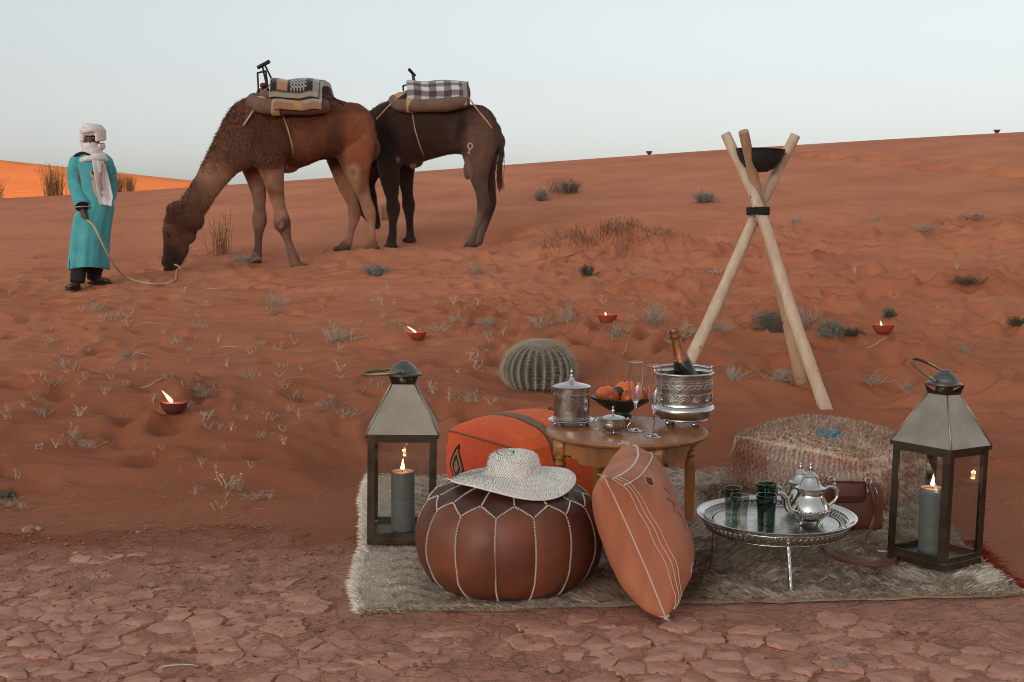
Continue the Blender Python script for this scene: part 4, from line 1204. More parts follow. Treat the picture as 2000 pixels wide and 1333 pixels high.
# ------------------------------------------------------------------ shaggy pouf
Lp, Np, Rp = Vector((0.885, 4.74, 0)), Vector((1.262, 4.20, 0)), Vector((1.645, 4.475, 0))
sx_, sy_ = (Np - Lp).length, (Rp - Np).length
sc_ = (Lp + Rp) / 2
sang = math.atan2((Np - Lp).y, (Np - Lp).x)
M_sp_base = pmat('pouf_backing', (0.62, 0.46, 0.345), rough=0.95, var=(0.80, 0.66, 0.52), vscale=18)
spf = empty('shaggy_pouf', (sc_.x, sc_.y, 0.022), sang)
tag(spf, 'square shaggy wool floor pouf in rust and cream with pale blue patch', 'pouf')
sv, sf, spt = box_cushion_mesh(sx_ - .02, sy_ - .02, 0.205, 0.080, 0.015, n=18, drop=0.004, rnd=0.3)
MB().add(sv, sf).build('cover', M_sp_base, spf, smooth=60)
def shag(n):
    bs, tp, cl, nl = [], [], [], []
    rusty = np.array([0.62, 0.25, 0.14]); crm = np.array([0.98, 0.81, 0.66]); blu = np.array([0.36, 0.72, 0.86]); wht = np.array([0.66, 0.60, 0.53]); red = np.array([0.42, 0.07, 0.05])
    for _ in range(n):
        w = random.random()
        x, y = random.uniform(-1, 1), random.uniform(-1, 1)
        if w < 0.40:
            c = (x, y, 1.0); nrm = Vector((0, 0, 1)); comb = Vector((0.75, -0.55, 0.0)); u_, v_ = x, y; ln = .020
        else:
            z = random.uniform(-1, 1)
            if w < 0.80: c = (x, -1.0, z); nrm = Vector((0, -1, 0)); u_, v_ = x, z * .5 - 1.4
            elif w < 0.92: c = (1.0, y, z); nrm = Vector((1, 0, 0)); u_, v_ = 1.4 - z * .5, y
            else: c = (-1.0, y, z); nrm = Vector((-1, 0, 0)); u_, v_ = -1.4 + z * .5, y
            comb = Vector((0, 0, -1.0)); ln = .017
        # rows of knots
        rowk = math.floor((v_ * 12 + 0.9 * math.sin(u_ * 4.0))) if c[2] == 1.0 else math.floor(u_ * 13 + 0.5 * math.sin(v_ * 5))
        p = spt(*c)
        L = ln * random.uniform(.75, 1.3)
        rr = (v_ * 12 + 0.9 * math.sin(u_ * 4.0)) % 1.0 if c[2] == 1.0 else (u_ * 13 + 0.5 * math.sin(v_ * 5)) % 1.0
        lift_ = 0.12 + 0.50 * (1 - rr)
        d = nrm * lift_ + comb * .75 + Vector((random.gauss(0, .22), random.gauss(0, .22), random.gauss(0, .22)))
        d = d.normalized() * L
        bs.append(p); tp.append(p + d); nl.append(tuple(nrm))
        f1 = float(vn(u_ * 2.4 + 5, v_ * 2.4, 101)); f2 = float(vn(u_ * 1.6, v_ * 3.5 + 2, 102))
        k = rusty * (1 - f1) + crm * f1
        if c[2] == 1.0:
            k = k * .28 + crm * .72
            if (x - .33) ** 2 / .030 + (y + .60) ** 2 / .024 < 1: k = blu
            elif (x + .30) ** 2 / .04 + (y - .12) ** 2 / .04 < 1: k = wht
        elif f2 > .62: k = k * .4 + crm * .6
        elif f2 < .25: k = k * .6 + red * .4
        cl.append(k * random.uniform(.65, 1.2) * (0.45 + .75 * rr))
    return np.array([tuple(p) for p in bs]), np.array([tuple(p) for p in tp]), np.array(cl), np.array(nl)
bs, tp, cl, nr_ = shag(30000)
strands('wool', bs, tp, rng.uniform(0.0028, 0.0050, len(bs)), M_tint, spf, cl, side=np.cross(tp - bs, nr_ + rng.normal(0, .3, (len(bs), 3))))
# ------------------------------------------------------------------ low wooden table
M_wood = pmat('pine_wood', (0.30, 0.105, 0.028), rough=0.38, var=(0.46, 0.190, 0.055), vscale=5, rvar=0.1, bump=0.2, bscale=60, bdist=0.001, stretch=(1, 7, 1))
M_woodtop = pmat('oiled_table_top', (0.25, 0.095, 0.030), rough=0.30, var=(0.37, 0.150, 0.050), vscale=4, rvar=0.1, bump=0.12, bscale=50, bdist=0.001, stretch=(6, 1, 1))
TABX, TABY = 0.400, 4.05
ztop = P(1227, 838, TABY).z
def tp(px, py):
    d = ray(px, py); return Vector((0, 0, CAMZ)) + d * ((ztop - CAMZ) / d.z)
tab = empty('low_table', (TABX, TABY, 0.0))
tag(tab, 'low round wooden table with turned legs carrying silverware and fruit', 'table')
RT = 0.283
MB().lathe([(0, ztop - .022), (RT - .012, ztop - .022), (RT - .003, ztop - .017), (RT, ztop - .010), (RT - .003, ztop - .003), (RT - .012, ztop), (0, ztop)], 72).build('table_top', M_woodtop, tab, smooth=35)
AS = 0.375; arot = R(-26)     # square apron turned so that two sides show
hA = AS / 2
za = ztop - .0225
for k in range(4):
    a_ = arot + k * math.pi / 2; ca, sa = math.cos(a_), math.sin(a_)
    pts = [(-hA + .02, 0), (hA - .02, 0), (hA - .02, -.050), (hA - .055, -.050), (hA - .062, -.062), (hA - .075, -.058), (hA - .090, -.078), (.03, -.082), (0, -.074), (-.03, -.082),
           (-hA + .090, -.078), (-hA + .075, -.058), (-hA + .062, -.062), (-hA + .055, -.050), (-hA + .02, -.050)]
    v0 = [(x, -hA, za + z) for x, z in pts]; v1 = [(x, -hA + .016, za + z) for x, z in pts]
    vv = [(x * ca - y * sa, x * sa + y * ca, z) for x, y, z in v0 + v1]
    n = len(pts)
    ff = [tuple(range(n))[::-1], tuple(range(n, 2 * n))] + [(i, (i + 1) % n, n + (i + 1) % n, n + i) for i in range(n)]
    MB().add(vv, ff).build('apron_board', M_wood, tab)
    x, y = (hA - .012) * ca + (hA - .012) * sa, (hA - .012) * sa - (hA - .012) * ca
    lg = MB().box((x, y, za - .027), (.040, .040, .054), rz=a_, bev=.002)
    zb = 0.020; zt = za - .054; h_ = zt - zb
    lg.lathe([(0, zt + .001), (.016, zt), (.019, zt - .008), (.014, zt - .014), (.013, zt - .019), (.0195, zt - .027), (.0195, zt - .032), (.013, zt - .039), (.0145, zt - .044), (.0185, zt - .060), (.0195, zt - .085), (.0175, zb + .05), (.0155, zb + .018), (.0165, zb + .010), (.0165, zb + .002), (0, zb)][::-1], 20, c=(x, y, 0))
    lg.build('leg', M_wood, tab, smooth=40)

# ------------------------------------------------------------------ silver tableware
def engrave(scale, strength, dist=0.0012):
    def ex(nt, b, mp):
        vo = _n(nt, 'ShaderNodeTexVoronoi', Scale=scale); vo.feature = 'SMOOTH_F1'
        nz = _n(nt, 'ShaderNodeTexNoise', Scale=scale * 0.6, Detail=3.0, Distortion=1.5)
        nt.links.new(mp.outputs[0], vo.inputs['Vector']); nt.links.new(mp.outputs[0], nz.inputs['Vector'])
        ad = _n(nt, 'ShaderNodeMath', operation='ADD'); nt.links.new(vo.outputs['Distance'], ad.inputs[0]); nt.links.new(nz.outputs['Fac'], ad.inputs[1])
        mm = _n(nt, 'ShaderNodeMath', operation='PINGPONG'); mm.inputs[1].default_value = 0.22; nt.links.new(ad.outputs[0], mm.inputs[0])
        bp = _n(nt, 'ShaderNodeBump', Strength=strength, Distance=dist); nt.links.new(mm.outputs[0], bp.inputs['Height']); nt.links.new(bp.outputs[0], b.inputs['Normal'])
    return ex
M_silver = pmat('polished_silver', (0.66, 0.64, 0.61), rough=0.16, metal=1.0, var=(0.54, 0.52, 0.49), vscale=12, rvar=0.07)
M_silver_e = pmat('engraved_silver', (0.50, 0.47, 0.43), rough=0.25, metal=1.0, var=(0.36, 0.33, 0.30), vscale=20, rvar=0.08, extra=engrave(75, 0.75))
M_silver_f = pmat('finely_chased_silver', (0.58, 0.56, 0.53), rough=0.22, metal=1.0, var=(0.42, 0.40, 0.37), vscale=25, rvar=0.08, extra=engrave(140, 0.7, 0.0008))
def on_table(px, py, dz=0.0003): 
    p = tp(px, py); return Vector((p.x, p.y, ztop + dz))

# canister on its footed saucer
c = on_table(1116, 829)
can = empty('silver_canister', c); tag(can, 'tall lidded engraved silver canister on a footed saucer', 'canister')
for k in range(4):
    a_ = k * math.pi / 2 + .5
    MB().sphere((.066 * math.cos(a_), .066 * math.sin(a_), .007), .007, 10, 7).build('ball_foot', M_silver, can, smooth=True)
MB().lathe([(0, .0125), (.074, .0125), (.082, .0145), (.0845, .0175), (.082, .0195), (.073, .0185), (.070, .0165), (0, .0165)], 56).build('saucer', M_silver, can, smooth=40)
MB().lathe([(0, .017), (.063, .017), (.0655, .020), (.0655, .024), (.0635, .026), (.0635, .124), (.066, .1265), (.066, .131), (.064, .1325), (0, .1325)], 56).build('body', M_silver_e, can, smooth=40)
for zz in (.030, .112):
    mb = MB()
    for k in range(64):
        a_ = 2 * math.pi * k / 64; mb.sphere((.0638 * math.cos(a_), .0638 * math.sin(a_), zz), .0019, 5, 3)
    mb.build('beaded_band', M_silver, can, smooth=True)
ld_ = MB().lathe([(0, .1328), (.067, .1328), (.069, .1345), (.069, .137), (.060, .142), (.040, .147), (.022, .151), (.012, .156), (.008, .163), (.0065, .168), (0, .1685)], 48).build('lid', M_silver, can, smooth=50)
MB().lathe([(0, .168), (.0045, .169), (.0075, .173), (.0045, .178), (.0035, .181), (.0055, .185), (.0048, .190), (.0018, .198), (0, .200)], 16).build('finial', M_silver, ld_, smooth=True)
mb = MB()
for k in range(10):                                   # raised rosette on the right of the body
    a_ = 2 * math.pi * k / 10; th = R(-38) + .30 * math.cos(a_) * .55; z = .072 + .026 * math.sin(a_)
    th0 = R(-38) + .05 * math.cos(a_); z0 = .072 + .006 * math.sin(a_)
    mb.tube([(.0638 * math.cos(th0), .0638 * math.sin(th0), z0), (.0650 * math.cos((th + th0) / 2), .0650 * math.sin((th + th0) / 2), (z + z0) / 2), (.0638 * math.cos(th), .0638 * math.sin(th), z)], [.0008, .0028, .0008], 6)
mb.build('embossed_rosette', M_silver, can, smooth=True)

# sugar bowl
c = on_table(1197, 847)
sug = empty('sugar_bowl', c); tag(sug, 'small lidded silver sugar bowl with two scroll handles', 'bowl')
for k in range(3):
    a_ = k * 2.094 - 1.57
    MB().tube([(.026 * math.cos(a_), .026 * math.sin(a_), .014), (.034 * math.cos(a_), .034 * math.sin(a_), .008), (.032 * math.cos(a_), .032 * math.sin(a_), .0015)], [.004, .003, .0035], 7).build('foot', M_silver, sug, smooth=True)
MB().lathe([(0, .010), (.024, .010), (.034, .016), (.041, .027), (.0415, .036), (.039, .046), (.041, .049), (.041, .0515), (0, .0515)], 40).build('body', M_silver_f, sug, smooth=50)
ld_ = MB().lathe([(0, .0518), (.042, .0518), (.043, .0535), (.036, .058), (.020, .0625), (.008, .065), (0, .0655)], 36).build('lid', M_silver, sug, smooth=50)
MB().lathe([(0, .0652), (.0035, .067), (.0028, .072), (.006, .076), (.0065, .079), (.004, .083), (.0025, .086), (.0045, .089), (.003, .093), (0, .095)], 14).build('finial', M_silver, ld_, smooth=True)
for sg in (-1, 1):
    pth = spline([(sg * .040, 0, .044), (sg * .052, 0, .050), (sg * .060, 0, .040), (sg * .052, 0, .028), (sg * .048, 0, .018), (sg * .060, 0, .012), (sg * .066, 0, .018)], 22)
    MB().tube(pth, [.0022] * 22, 7).sphere((sg * .050, 0, .051), .0048, 8, 5).build('handle', M_silver, sug, smooth=True)

# champagne flutes
M_crystal = bpy.data.materials.new('crystal'); M_crystal.use_nodes = True
_b = M_crystal.node_tree.nodes['Principled BSDF']
_b.inputs['Base Color'].default_value = (0.98, 0.99, 0.99, 1); _b.inputs['Transmission Weight'].default_value = 1.0; _b.inputs['Roughness'].default_value = 0.0; _b.inputs['IOR'].default_value = 1.46
M_thin = glass_mat('thin_crystal', (0.96, 0.97, 0.97), 0.0)
def flute(px, py, label, h=0.240):
    t = empty('champagne_flute', on_table(px, py)); tag(t, label, 'flute', 'champagne flutes on the low table')
    MB().lathe([(0, .0005), (.031, .0005), (.0325, .0015), (.031, .0026), (.012, .0050), (.0045, .011), (.0034, .030), (.0034, .075), (.0042, .088), (.0068, .098), (0, .100)], 32).build('stem', M_crystal, t, smooth=60)
    outer = [(.0066, .098), (.012, .108), (.0185, .124), (.0235, .146), (.0262, .172), (.0262, .195), (.0248, .218), (.0238, h)]
    inner = [(r_ - .0013, z_) for r_, z_ in outer[1:]][::-1] + [(0, .106)]
    MB().lathe([(0, .0975)] + outer + inner, 40).build('cup', M_crystal, t, smooth=50)
    MB().tube([(.0238 * math.cos(2 * math.pi * k / 40), .0238 * math.sin(2 * math.pi * k / 40), h) for k in range(40)], .0009, 6, closed=True).build('rim', M_crystal, t, smooth=True)
    return t
flute(1241, 842, 'empty champagne flute nearer the sugar bowl')
flute(1277, 853, 'empty champagne flute nearer the ice bucket')

# fruit bowl
M_bowl = pmat('black_glazed_bowl', (0.020, 0.019, 0.018), rough=0.35, var=(0.05, 0.045, 0.04), vscale=30, bump=0.2, bscale=90)
c = on_table(1213, 811)
BWZ = c.copy()
fb = empty('fruit_bowl', c); tag(fb, 'dark footed bowl heaped with fruit on the low table', 'bowl')
MB().lathe([(0, 0), (.040, 0), (.042, .004), (.037, .009), (.036, .014), (.055, .024), (.082, .040), (.103, .058), (.110, .068), (.112, .071), (.108, .0715), (.100, .062), (.078, .046), (.050, .031), (0, .026)], 56).build('bowl_shell', M_bowl, fb, smooth=50)
mb = MB()
for k in range(44):
    a_ = 2 * math.pi * k / 44; mb.sphere((.111 * math.cos(a_), .111 * math.sin(a_), .0665), (.004, .004, .0045), 5, 4)
mb.build('ridged_rim', M_bowl, fb, smooth=True)
M_pers = pmat('persimmon_skin', (0.85, 0.12, 0.012), rough=0.32, var=(0.92, 0.20, 0.02), vscale=8, spec=0.5)
M_nect = pmat('nectarine_skin', (0.30, 0.025, 0.018), rough=0.35, var=(0.66, 0.13, 0.03), vscale=9, spec=0.5)
M_avo = pmat('avocado_skin', (0.045, 0.040, 0.018), rough=0.55, var=(0.075, 0.060, 0.028), vscale=40, bump=0.5, bscale=120, bdist=0.002)
M_stalk = pmat('fruit_stalk', (0.10, 0.07, 0.03), rough=0.9)
def fruit(kind, p, r, mat, label, tilt=(0, 0)):
    t = empty(kind, BWZ + Vector(p), rot=(tilt[0], tilt[1], random.uniform(0, 6))); tag(t, label, kind, 'fruit heaped in the dark bowl')
    if kind == 'avocado':
        MB().lathe([(0, -r * 1.0), (r * .5, -r * .9), (r * .85, -r * .45), (r * .92, 0), (r * .78, r * .6), (r * .52, r * 1.15), (r * .30, r * 1.5), (0, r * 1.65)], 24).build('skin', mat, t, smooth=True)
    else:
        def fn(rr, z, a_): return rr * (1 + (.02 * math.cos(4 * a_) if kind == 'persimmon' else -.03 * math.exp(-((a_ - 1.5) / .25) ** 2))), z
        sq = .82 if kind == 'persimmon' else .96
        pf = [(0, -r * sq * .92)] + [(r * math.sin(q), -r * sq * math.cos(q)) for q in np.linspace(.25, 2.75, 12)] + [(r * .12, r * sq * .86), (0, r * sq * .80)]
        MB().lathe(pf, 28, fn=fn).build('skin', mat, t, smooth=True)
    top_z = r * (1.6 if kind == 'avocado' else .78)
    MB().tube([(0, 0, top_z), (.001, 0, top_z + .006)], [.003, .002], 6).build('stalk', M_stalk, t)
fruit('persimmon', (.012, -.005, .098), .036, M_pers, 'bright orange persimmon topping the heap of fruit', (.2, .1))
fruit('persimmon', (-.058, .005, .078), .037, M_pers, 'orange persimmon at the end of the bowl nearest the canister', (.1, -.3))
fruit('persimmon', (.062, .020, .078), .035, M_pers, 'orange persimmon seen through the champagne flutes', (.1, .3))
fruit('nectarine', (-.040, -.055, .073), .031, M_nect, 'dark red nectarine at the front of the bowl near the canister', (.5, .1))
fruit('nectarine', (.022, -.062, .073), .031, M_nect, 'red and yellow nectarine at the middle front of the bowl', (.5, 0))
fruit('nectarine', (.075, -.036, .074), .030, M_nect, 'dark red nectarine at the front of the bowl near the flutes', (.4, .3))
fruit('nectarine', (.0, .062, .076), .030, M_nect, 'red nectarine at the back of the bowl', (-.2, .3))
fruit('avocado', (-.014, -.030, .092), .022, M_avo, 'dark green avocado lying below the topmost persimmon', (.1, R(82)))

# ice bucket
c = on_table(1335, 829)
bk = empty('ice_bucket', c); tag(bk, 'embossed silver ice bucket on ball feet holding a bottle', 'bucket')
for k in range(4):
    a_ = k * math.pi / 2 - .35 - math.pi / 4
    MB().sphere((.066 * math.cos(a_), .066 * math.sin(a_), .009), .0095, 12, 8).build('ball_foot', M_silver, bk, smooth=True)
MB().lathe([(0, .018), (.080, .018), (.084, .020), (.082, .0225), (.086, .025), (.101, .036), (.1105, .050), (.112, .060), (.106, .070), (.0995, .074), (.0985, .080)], 64).build('bulged_base', M_silver, bk, smooth=45)
MB().lathe([(.0985, .079), (.0985, .152), (.0990, .180), (.0975, .180), (.0965, .080), (.0, .075)], 64).build('drum', M_silver_e, bk, smooth=45)
MB().lathe([(.0985, .179), (.1035, .181), (.1065, .185), (.105, .189), (.100, .190), (.0965, .186), (.0965, .180)], 64).build('rim', M_silver, bk, smooth=60)
for zz, r0 in ((.083, .0995), (.118, .0995), (.136, .0997), (.152, .0998), (.166, .0999)):
    MB().tube([(r0 * math.cos(2 * math.pi * k / 64), r0 * math.sin(2 * math.pi * k / 64), zz) for k in range(64)], .0011, 5, closed=True).build('raised_line', M_silver, bk, smooth=True)
mb = MB()
for ph in (0, math.pi):
    mb.tube([(.1002 * math.cos(t), .1002 * math.sin(t), .144 + .0065 * math.sin(t * 14 + ph)) for t in np.linspace(0, 2 * math.pi, 190)[:-1]], .0016, 5, closed=True)
mb.build('braided_band', M_silver, bk, smooth=True)
mb = MB()
for k in range(70):
    a_ = 2 * math.pi * k / 70; mb.sphere((.1003 * math.cos(a_), .1003 * math.sin(a_), .159), .0024, 5, 4)
mb.build('beaded_band', M_silver, bk, smooth=True)
for k in range(11):
    mb = MB(); a0 = 2 * math.pi * k / 11
    for s_ in (.17, .12, .07):
        mb.tube([(.0998 * math.cos(a0 + s_ * 1.5 * math.cos(q)), .0998 * math.sin(a0 + s_ * 1.5 * math.cos(q)), .088 + s_ * .17 * math.sin(q)) for q in np.linspace(0, math.pi, 13)], .0013, 5)
    mb.build('embossed_arch', M_silver, bk, smooth=True)
# swing handle lying across the back of the rim
hpth = [(.103 * math.cos(q), .103 * math.sin(q) * .93 + .012, .193 + .006 * math.sin(q)) for q in np.linspace(R(12), R(168), 26)]
MB().tube(hpth, [.0045 + .0015 * math.sin(math.pi * i / 25) for i in range(26)], 10).build('handle', M_silver, bk, smooth=True)
for sg in (0, -1):
    x, y, z = hpth[sg]
    MB().box((x, y - .004, z - .008), (.010, .012, .022), bev=.002).sphere((x, y - .004, z + .006), .0075, 10, 6).build('handle_lug', M_silver, bk, smooth=40)
# bottle
M_bglass = pmat('bottle_glass', (0.010, 0.013, 0.010), rough=0.08, spec=0.6)
M_foil = pmat('copper_foil', (0.42, 0.17, 0.075), rough=0.38, metal=0.75, var=(0.30, 0.11, 0.05), vscale=30, bump=0.6, bscale=90, bdist=0.002)
M_blabel = pmat('bottle_neck_label', (0.02, 0.02, 0.02), rough=0.4)
bot = empty('wine_bottle', c + Vector((.030, .0, .079)), rot=(R(4), R(-15.5), 0)); tag(bot, 'dark sparkling wine bottle with copper foil neck leaning in the ice bucket', 'bottle')
MB().lathe([(0, 0), (.038, 0), (.041, .004), (.041, .090), (.0395, .110), (.034, .140), (.0285, .160), (.0245, .176), (0, .178)], 36).build('glass_body', M_bglass, bot, smooth=50)
MB().lathe([(.0285, .158), (.0252, .172), (.0205, .192), (.0172, .212), (.0156, .232), (.0152, .240)], 32, fn=lambda r, z, a_: (r + .0009 + .0006 * math.sin(9 * a_ + z * 400), z)).build('neck_foil', M_foil, bot, smooth=True)
MB().lathe([(.0150, .238), (.0185, .242), (.0190, .250), (.0172, .256), (.0180, .262), (.0185, .272), (.0150, .278), (0, .280)], 28, fn=lambda r, z, a_: (r + .0010 * math.sin(7 * a_ + z * 300), z + .0008 * math.sin(5 * a_))).build('cork_cap', M_foil, bot, smooth=True)
for z_, r_ in ((.166, .0278), (.1735, .0261)):
    MB().tube([(r_ * math.cos(2 * math.pi * k / 32), r_ * math.sin(2 * math.pi * k / 32), z_) for k in range(32)], .0007, 4, closed=True).build('foil_ring', M_silver, bot)

# ------------------------------------------------------------------ tea tray on three legs
TRX, TRY = P(1515, 1016, 3.60).x, 3.60
trz = P(1515, 1018, 3.60).z
tea = empty('tray_table', (TRX, TRY, 0.0)); tag(tea, 'round pierced silver tray table on three thin legs', 'table')
RTR = 0.243
MB().lathe([(0, trz - .0025), (RTR - .055, trz - .0025), (RTR - .050, trz - .001), (RTR - .052, trz + .001), (0, trz)], 72).build('tray_plate', M_silver_f, tea, smooth=40)
for r_, z_, rr in ((RTR - .045, trz + .0015, .0022), (RTR - .022, trz + .0155, .0020)):
    MB().tube([(r_ * math.cos(2 * math.pi * k / 96), r_ * math.sin(2 * math.pi * k / 96), z_) for k in range(96)], rr, 6, closed=True).build('gallery_ring', M_silver, tea, smooth=True)
mb = MB(); ng = 84
for k in range(ng):
    a_, b_ = 2 * math.pi * k / ng, 2 * math.pi * (k + .5) / ng
    for s_ in (-1, 1):
        p = [((RTR - .045 + .023 * t) * math.cos(b_ + s_ * (t - .5) * math.pi / ng * 1.9), (RTR - .045 + .023 * t) * math.sin(b_ + s_ * (t - .5) * math.pi / ng * 1.9), trz + .0015 + .014 * t) for t in (0, .5, 1)]
        mb.tube(p, [(.0021, .0010)] * 3, 4)
o = mb.build('pierced_gallery', M_silver, tea, smooth=True)
MB().lathe([(RTR - .022, trz + .0145), (RTR - .008, trz + .020), (RTR, trz + .0245), (RTR + .003, trz + .0235), (RTR + .001, trz + .0195), (RTR - .020, trz + .0125)], 96,
           fn=lambda r, z, a_: (r + (.0012 * math.sin(48 * a_) if r > RTR - .002 else 0), z)).build('flared_rim', M_silver, tea, smooth=50)
# skirt of pierced metal below the plate
mb = MB(); zs0, zs1 = trz - .003, trz - .024; rs0, rs1 = RTR - .020, RTR - .034
for z_, r_ in ((zs0 + .012, RTR - .012), (zs1, rs1)):
    mb.tube([(r_ * math.cos(2 * math.pi * k / 96), r_ * math.sin(2 * math.pi * k / 96), z_) for k in range(96)], .0026, 6, closed=True)
for k in range(76):
    for s_ in (-1, 1):
        b_ = 2 * math.pi * k / 76
        p = [((RTR - .012 - .022 * t) * math.cos(b_ + s_ * (t - .5) * .075), (RTR - .012 - .022 * t) * math.sin(b_ + s_ * (t - .5) * .075), zs0 + .012 - .033 * t) for t in (0, .5, 1)]
        mb.tube(p, [(.0024, .0011)] * 3, 4)
mb.build('pierced_skirt', M_silver_f, tea, smooth=True)
for px, py in ((1545, 1158), (1390, 1110), (1601, 1086)):
    q = gp(px, py); q = Vector((q.x, q.y, 0)) * ((CAMZ - .02) / CAMZ)
    x, y = q.x - TRX, q.y - TRY
    k = min(1.0, (RTR - .05) / max(1e-6, math.hypot(x, y))); xt, yt = x * k, y * k
    mb = MB(); zz0 = 0.020
    L = trz - .003 - zz0; pts, rad = [], []
    for t in np.linspace(0, 1, 33):
        pts.append((x + (xt - x) * t, y + (yt - y) * t, zz0 + L * t)); ring_ = abs(math.sin(t * math.pi * 9))
        rad.append(.0058 + .0012 * (ring_ > .93) + .0012 * t + (.002 if t < .04 else 0))
    mb.tube(pts, rad, 10).build('leg', M_silver, tea, smooth=50)
def tr_pt(px, py):
    d = ray(px, py); return Vector((0, 0, CAMZ)) + d * ((trz + .0012 - CAMZ) / d.z)

def teapot(loc, rz, s, label, fancy=True):
    t = empty('teapot', loc, rz); tag(t, label, 'teapot', 'silver teapots on the tray')
    def q(*a): return tuple(k * s for k in a)
    for k in range(4):
        a_ = k * math.pi / 2 + .6
        MB().tube([q(.030 * math.cos(a_), .030 * math.sin(a_), .020), q(.043 * math.cos(a_), .043 * math.sin(a_), .010), q(.047 * math.cos(a_), .047 * math.sin(a_), .0015)], [.005 * s, .0038 * s, .005 * s], 8).build('foot', M_silver, t, smooth=True)
    def fn(r, z, a_): return (r * (1 + (.018 * math.sin(12 * a_) if .03 * s < z < .05 * s else 0)), z)
    MB().lathe([q(0, .010), q(.026, .010), q(.040, .016), q(.054, .028), q(.060, .040)], 60).build('lower_bowl', M_silver_f, t, smooth=50)
    MB().lathe([q(.060, .040), q(.0625, .046), q(.060, .052), q(.058, .060), q(.051, .074), q(.043, .086), q(.039, .096), q(.0405, .104), q(.046, .109), q(.046, .112), q(.041, .1125), q(0, .1125)], 60).build('shoulder', M_silver, t, smooth=50)
    mb = MB()
    for k in range(36):
        a_ = 2 * math.pi * k / 36; mb.sphere(q(.0625 * math.cos(a_), .0625 * math.sin(a_), .046 + .002 * (k % 2)), .0042 * s, 6, 4)
    mb.build('beaded_waist', M_silver, t, smooth=True)
    ld_ = MB().lathe([q(0, .1128), q(.046, .1128), q(.0465, .115), q(.038, .119), q(.030, .128), q(.024, .140), q(.0205, .148), q(.022, .151), q(.0195, .154), q(.015, .160), q(.008, .165), q(0, .166)], 44).build('lid', M_silver, t, smooth=50)
    MB().lathe([q(0, .165), q(.005, .167), q(.0035, .171), q(.007, .175), q(.007, .178), q(.0035, .182), q(.005, .186), q(.0045, .190), q(.002, .195), q(0, .196)], 16).build('finial', M_silver, ld_, smooth=True)
    sp_ = spline([q(-.052, 0, .040), q(-.068, 0, .048), q(-.076, 0, .066), q(-.080, 0, .086), q(-.094, 0, .098), q(-.106, 0, .099)], 24)
    MB().tube(sp_, [s * (.0145 - .0088 * (i / 23) ** .8 + (.002 if i > 20 else 0)) for i in range(24)], 12).build('spout', M_silver, t, smooth=True)
    hn = spline([q(.042, 0, .104), q(.062, 0, .116), q(.084, 0, .108), q(.090, 0, .088), q(.080, 0, .070), q(.068, 0, .060), q(.060, 0, .052)], 26)
    MB().tube(hn, [s * (.0042 + .0014 * math.sin(math.pi * i / 25)) for i in range(26)], 10).build('handle', M_silver, t, smooth=True)
    MB().tube([q(.074, 0, .116), q(.082, 0, .125), q(.078, 0, .130)], [.003 * s, .0022 * s, .001 * s], 6).build('thumb_scroll', M_silver, t, smooth=True)
    return t
teapot(tr_pt(1581, 1022), R(6), 0.98, 'larger polished silver teapot at the front of the tray')
teapot(tr_pt(1562, 996), R(14), 0.80, 'smaller silver teapot standing half hidden behind the larger one')
# tea glasses
M_clearglass = glass_mat('smoke_glass', (0.78, 0.80, 0.74), 0.0); M_greenglass = glass_mat('green_glass', (0.34, 0.56, 0.47), 0.0); M_greyglass = glass_mat('grey_green_glass', (0.62, 0.70, 0.64), 0.0)
def tumbler(px, py, r, h, mat, label, thick=.28):
    t = empty('tea_glass', tr_pt(px, py), random.uniform(0, 3)); tag(t, label, 'glass', 'tea glasses on the tray')
    n = 28
    def fn(rr, z, a_): return rr * (1 + .018 * (abs(math.cos(4 * a_)) - .6) * (1 if z < h * .6 else 0)), z
    MB().lathe([(0, .0005), (r * .80, .0005), (r * .82, .004), (r * .84, h * .35), (r * .92, h * .62), (r * .97, h * .8), (r, h), (r * .93, h), (r * .90, h * .8), (r * .80, h * .45), (r * .72, h * .22), (0, h * .20)], n, fn=fn).build('glass_wall', mat, t, smooth=50)
    MB().tube([(r * .965 * math.cos(2 * math.pi * k / 32), r * .965 * math.sin(2 * math.pi * k / 32), h) for k in range(32)], .0012, 5, closed=True).build('rim', M_thin, t, smooth=True)
tumbler(1431, 1006, .0285, .088, M_greyglass, 'small smoky tea glass at the back, farthest from the teapots')
tumbler(1444, 1018, .0290, .082, M_clearglass, 'small smoky tea glass at the front edge of the tray')
tumbler(1497, 1001, .0330, .094, M_greenglass, 'green tea glass standing behind the other green one')
tumbler(1496, 1024, .0320, .092, M_greenglass, 'green tea glass at the front, beside the teapot spout')

